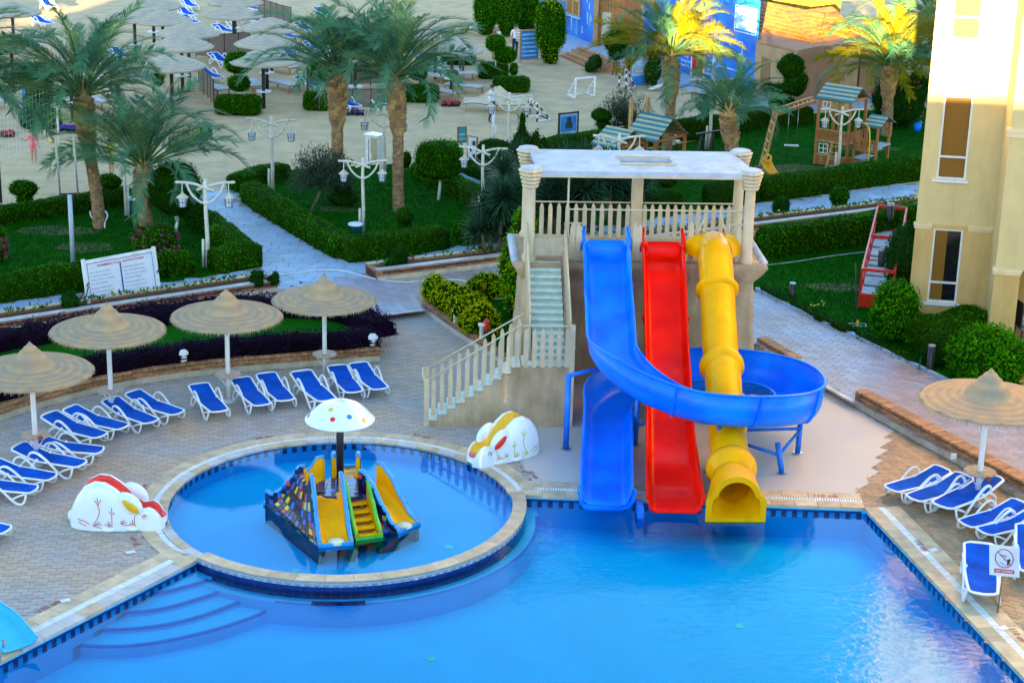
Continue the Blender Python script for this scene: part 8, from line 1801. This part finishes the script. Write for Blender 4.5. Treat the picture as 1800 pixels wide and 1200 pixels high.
for s in (0, W_2):
    for z in (.35, .8, 1.2): MB().beam(sd_*s+Vector((0, 0, z)), d*L+sd_*s+Vector((0, 0, z)), .06, .06).obj('rail', MT['red_paint'], t)
    for k in range(7): MB().beam(d*L*k/6+sd_*s, d*L*k/6+sd_*s+Vector((0, 0, 1.2)), .06, .06).obj('upright', MT['red_paint'], t)
for k in (0, 3, 6):
    for z in (.35, 1.2): MB().beam(d*L*k/6+Vector((0, 0, z)), d*L*k/6+sd_*W_2+Vector((0, 0, z)), .07, .10).obj('cross_beam', MT['red_paint'], t)
MB().prism([(p.x, p.y) for p in (Vector((-.05, -.1, 0)), sd_*W_2+Vector((0, -.1, 0)), sd_*W_2, Vector((0, 0, 0)))], .0, .45, bottom=True).obj('end_plate', MT['red_paint'], t)
for k, zz in ((.42, .9), (.98, 1.3)): c = d*L*k+sd_*.45; MB().lathe([(.12, zz-.5), (.13, zz), (.001, zz+.02)], 12, c=c).obj('drum', MT['black_metal'], t, True); MB().lathe([(.125, zz), (.13, zz+.08), (.001, zz+.1)], 12, c=c).obj('drum_lid', MT['grey_metal'], t, True)

# ---------------------------------------------------------------- playground
def boards_roof(par, a, b, zlo, zhi, ridge_off, n, name='roof_board'):
    """slope made of boards running down it, alternately teal and cream; a-b is the eave"""
    n = max(6, int(math.hypot(ridge_off.length, zhi-zlo)/.13))
    for i in range(n):
        s0, s1 = i/n, (i+1)/n-.004; v = [Vector((p.x+ridge_off.x*s, p.y+ridge_off.y*s, zlo+(zhi-zlo)*s)) for p, s in ((a, s0), (b, s0), (b, s1), (a, s1))]
        m = MB(); m.add(v+[w_+Vector((0, 0, -.03)) for w_ in v], [(0, 1, 2, 3), (0, 4, 5, 1), (1, 5, 6, 2), (3, 2, 6, 7), (0, 3, 7, 4), (7, 6, 5, 4)]); m.obj(name, MT['cream_board' if i % 2 else 'teal_board'], par)
def house(par, W, D, H, zroof, z0=0.0, walls=True, rails=True):
    for x in (0, W):
        for y in (0, D): MB().box((x, y, (H+z0)/2), (.12, .12, H+z0)).obj('post', MT['wood'], par)
    MB().box((W/2, 0, H-.03), (W+.1, .06, .12)).obj('beam', MT['wood'], par); MB().box((W/2, D, H-.03), (W+.1, .06, .12)).obj('beam', MT['wood'], par)
    for x in (0, W): MB().box((x, D/2, H-.03), (.06, D, .12)).obj('beam', MT['wood'], par)
    for x in (0, W):
        for y0 in (-.05, D+.05):
            MB().beam((x, D/2, zroof), (x, y0, H), .07, .07).obj('rafter', MT['wood'], par)
    for y0, s in ((-.12, 1), (D+.12, -1)): boards_roof(par, Vector((-.15, y0, 0)), Vector((W+.15, y0, 0)), H+.0, zroof+.06, Vector((0, (D/2+.12)*s, 0)), max(6, int(W/.16)))
# playhouse behind the tower roof
g = G(1042, 324, UP); pl = thing('playhouse', 'long wooden playhouse with striped teal and cream roof rising behind the tower roof', 'playhouse', g, rad(-42)); zr = 1; pl.scale = (.9,)*3
sub1 = pl
W1_, W2_ = 2.6, 1.9
def H2(off, W, D, H, zr_, rz=0):
    n0 = set(COL.objects); house(pl, W, D, H, zr_)
    for o in set(COL.objects)-n0: o.matrix_basis = Matrix.Translation(off) @ Matrix.Rotation(rz, 4, 'Z') @ o.matrix_basis
H2((0, 0, 0), 1.2, 2.0, 1.8, 2.4); H2((.2, 2.1, 0), 1.5, 2.1, 1.9, 2.75)
for k in range(5): MB().box((1.72, 2.3+.42*k, .6), (.05, .38, 1.2)).obj('panel', MT['wood'], pl)
for x, y, z in ((-.6, 3.2, 3.3), (-.3, 4.0, 3.3)): MB().box((x, y, z/2), (.14, .14, z)).obj('post', MT['wood_pale'], pl)
for x in (.4, 1.5): MB().tube([(x, .3, .4), (x, .3, 1.4)], .03, 6).obj('pole', MT['yellow_paint'], pl)
# climbing house on the right
g = G(1432, 288, UP); s_ = SCL(g); ch = thing('climbing_house', 'two storey wooden climbing house with striped roofs, platforms and a yellow fire pole', 'climbing frame', g, rad(-36)); ch.scale = (.84,)*3; zr = HT(g, 152)/.84; ze = zr-.55
n0 = set(COL.objects); house(ch, 1.7, 1.7, ze, zr)
for z_, mt_ in ((.0, 'wood'), (1.25, 'wood')):
    for k in range(8): MB().box((.1+.215*k, 0, z_+.26), (.2, .04, .5)).obj('plank', MT[mt_], ch)
    for k in range(8): MB().box((1.7, .1+.215*k, z_+.26), (.04, .2, .5)).obj('plank', MT[mt_], ch)
MB().box((.85, .85, 1.22), (1.66, 1.66, .05)).obj('platform', MT['roof_white'], ch)
for z_ in (.52, 1.2, 1.78): MB().box((.85, -.01, z_), (1.7, .05, .07)).obj('rail', MT['wood_pale'], ch)
for x in (.55, 1.1): MB().box((x, 0, ze/2+.1), (.08, .06, ze-.2)).obj('post', MT['wood'], ch)
for k in range(9): MB().box((.1+.19*k, 0, ze-.28), (.17, .04, .4)).obj('plank', MT['wood_pale'], ch)
fr2 = MB(); [fr2.box((.42, -.03, z), (.5, .02, .03)) for z in (.62, .85, 1.08)]; [fr2.box((x, -.031, .85), (.03, .02, .48)) for x in (.18, .42, .66)]; fr2.obj('window_frame', MT['white_plastic'], ch)
fr2 = MB(); [fr2.box((.42, -.03, z), (.4, .02, .03)) for z in (ze-.42, ze-.15)]; [fr2.box((x, -.031, ze-.28), (.03, .02, .3)) for x in (.22, .42, .62)]; fr2.obj('window_frame', MT['white_plastic'], ch)
for x in (1.9, 3.1):
    for y in (.3, 1.6): MB().box((x, y, 1.15), (.11, .11, 2.3)).obj('post', MT['wood'], ch)
for z_, x in ((.55, 2.2), (.95, 2.6), (1.25, 3.0), (.2, 1.9)): MB().box((x, .9, z_), (.55, 1.2, .05)).obj('platform', MT['roof_white'], ch)
for z_ in (.4, 1.0, 1.5, 2.2): MB().box((2.5, .28, z_), (1.3, .05, .10)).obj('rail', MT['wood'], ch)
for k in range(6): MB().box((1.98+.2*k, .26, 1.25), (.12, .03, .5)).obj('slat', MT['wood'], ch)
boards_roof(ch, Vector((2.35, .1, 0)), Vector((3.3, .1, 0)), 2.25, 2.7, Vector((0, .9, 0)), 6); boards_roof(ch, Vector((2.35, 1.9, 0)), Vector((3.3, 1.9, 0)), 2.25, 2.7, Vector((0, -.9, 0)), 6)
MB().tube(smoothpath2([(3.0, -.3, 0), (3.0, -.3, 2.2), (2.6, -.1, 2.4), (1.9, .2, 2.42)], 2), .035, 8).obj('fire_pole', MT['yellow_paint'], ch, True)
for x in (.9, 1.4): MB().beam((x+.2, -1.0, 0), (x, -.05, 1.3), .08, .04).obj('ladder_side', MT['wood_pale'], ch)
for k in range(4): MB().beam((1.05-.03*k, -.85+.2*k, .25+.28*k), (1.55-.03*k, -.85+.2*k, .25+.28*k), .05).obj('rung', MT['wood_pale'], ch)
# monkey bars with ladder and swing
a, b = G(1338, 298, UP), G(1428, 268, UP); mb_ = thing('monkey_bars', 'wooden monkey bars with yellow rungs, a leaning ladder and a swing', 'climbing frame', a); top = HT(a, 205)
A = Vector((.55, .9, top*.96)); Bp = (b-a); Bp = Vector((Bp.x, Bp.y+.3, top*.98)); off = Vector((.0, .75, 0))
for o in (Vector(), off): MB().beam(A+o, Bp+o, .12, .14).obj('beam', MT['wood'], mb_); MB().beam(o*1.0+Vector((.05 if o.length == 0 else .0, -.25, 0))+Vector((o.x*.2, 0, 0)), A+o+Vector((.1, .1, .2)), .10, .08).obj('ladder_side', MT['wood_pale'], mb_)
for k in range(9): p = A.lerp(Bp, (k+.5)/9); MB().tube([p, p+off], .025, 6).obj('rung', MT['yellow_paint'], mb_)
for k in range(5): p = Vector((.05, -.25, 0)).lerp(A, (k+1)/6); q = Vector((0, .5, 0)).lerp(A+off, (k+1)/6); MB().tube([p, q], .025, 6).obj('rung', MT['yellow_paint'], mb_)
for s in (.38, .62):
    p = A.lerp(Bp, s)+off*.5; MB().tube([p, Vector((p.x, p.y, .45))], .012, 5).obj('rope', MT['steel'], mb_, True)
p = A.lerp(Bp, .5)+off*.5; MB().box((p.x, p.y, .45), (.6, .2, .04)).obj('swing_seat', MT['hose_white'], mb_)
t = thing('yellow_slide', 'yellow slide end and orange ring peeping out beside the right tower column', 'slide', G(1340, 322, UP)); t.scale = (.75,)*3; m = MB(); sweep([(0, 0, 1.2), (.2, -.3, .8), (.45, -.6, .5)], lambda t_, i: trough(.28, .22, .22, .03)).obj('chute', MT['orange_paint'], t, True); MB().tube([(.2+.18*math.cos(k*PI/8), 0, 1.35+.18*math.sin(k*PI/8)) for k in range(16)], .05, 6, closed=True).obj('ring', MT['orange_paint'], t, True)
# seesaw like black frame
t = thing('exercise_frame', 'low black frame on slanting legs left of the short palm', 'frame', G(1228, 275, UP), .1); MB().beam((-.15, 0, .95), (1.15, 0, 1.15), .12, .06).obj('beam', MT['black_metal'], t)
for x in (.1, .55): MB().beam((x-.2, -.2, 0), (x, 0, 1.0), .07).obj('leg', MT['black_metal'], t); MB().beam((x+.15, .2, 0), (x, 0, 1.0), .07).obj('leg', MT['black_metal'], t)
# blue toy things on the right lawn, white bench, spot lights
for b, s, l in (((1466, 300), (.55, .35, .18), 'blue plastic toy slab at the foot of the lamp post by the climbing house'), ((1503, 292), (.3, .3, .3), 'small blue plastic toy in the playground grass'), ((1612, 232), (.4, .3, .45), 'blue plastic toy behind the corner of the yellow building')):
    g = G(*b, UP); t = thing('toy_block', l, 'toy', g, .3, 'blue plastic toys on the playground'); MB().ball((0, 0, s[2]/2), .5, 10, sc=s).obj('body', MT['blue_glass'], t, True); MB().ball((s[0]*.3, 0, s[2]*.9), .1, 8).obj('knob', MT['blue_glass'], t, True)
t = thing('bench', 'white slanting bench before the first palm on the sand', 'bench', G(1165, 160, UP), .35); MB().beam((-.7, 0, .12), (.35, 0, .42), .32, .05).obj('board', MT['white_paint'], t); MB().box((.55, .1, .28), (.08, .3, .56)).obj('leg', MT['white_paint'], t); MB().box((.55, .1, .58), (.6, .3, .05)).obj('seat', MT['white_paint'], t)
for b, l in (((1188, 262), 'small white floodlight on the hedge beside the first palm'), ((1190, 272), 'white spot lamp at the foot of the first palm')):
    g = G(*b, UP); t = thing('spot_light', l, 'lamp', g, 0, 'small garden floodlights'); MB().tube([(0, 0, 0), (0, 0, .5)], .03, 6).obj('stake', MT['black_metal'], t); MB().lathe([(.05, .5), (.11, .62), (.001, .64)], 10).obj('head', MT['white_plastic'], t, True)
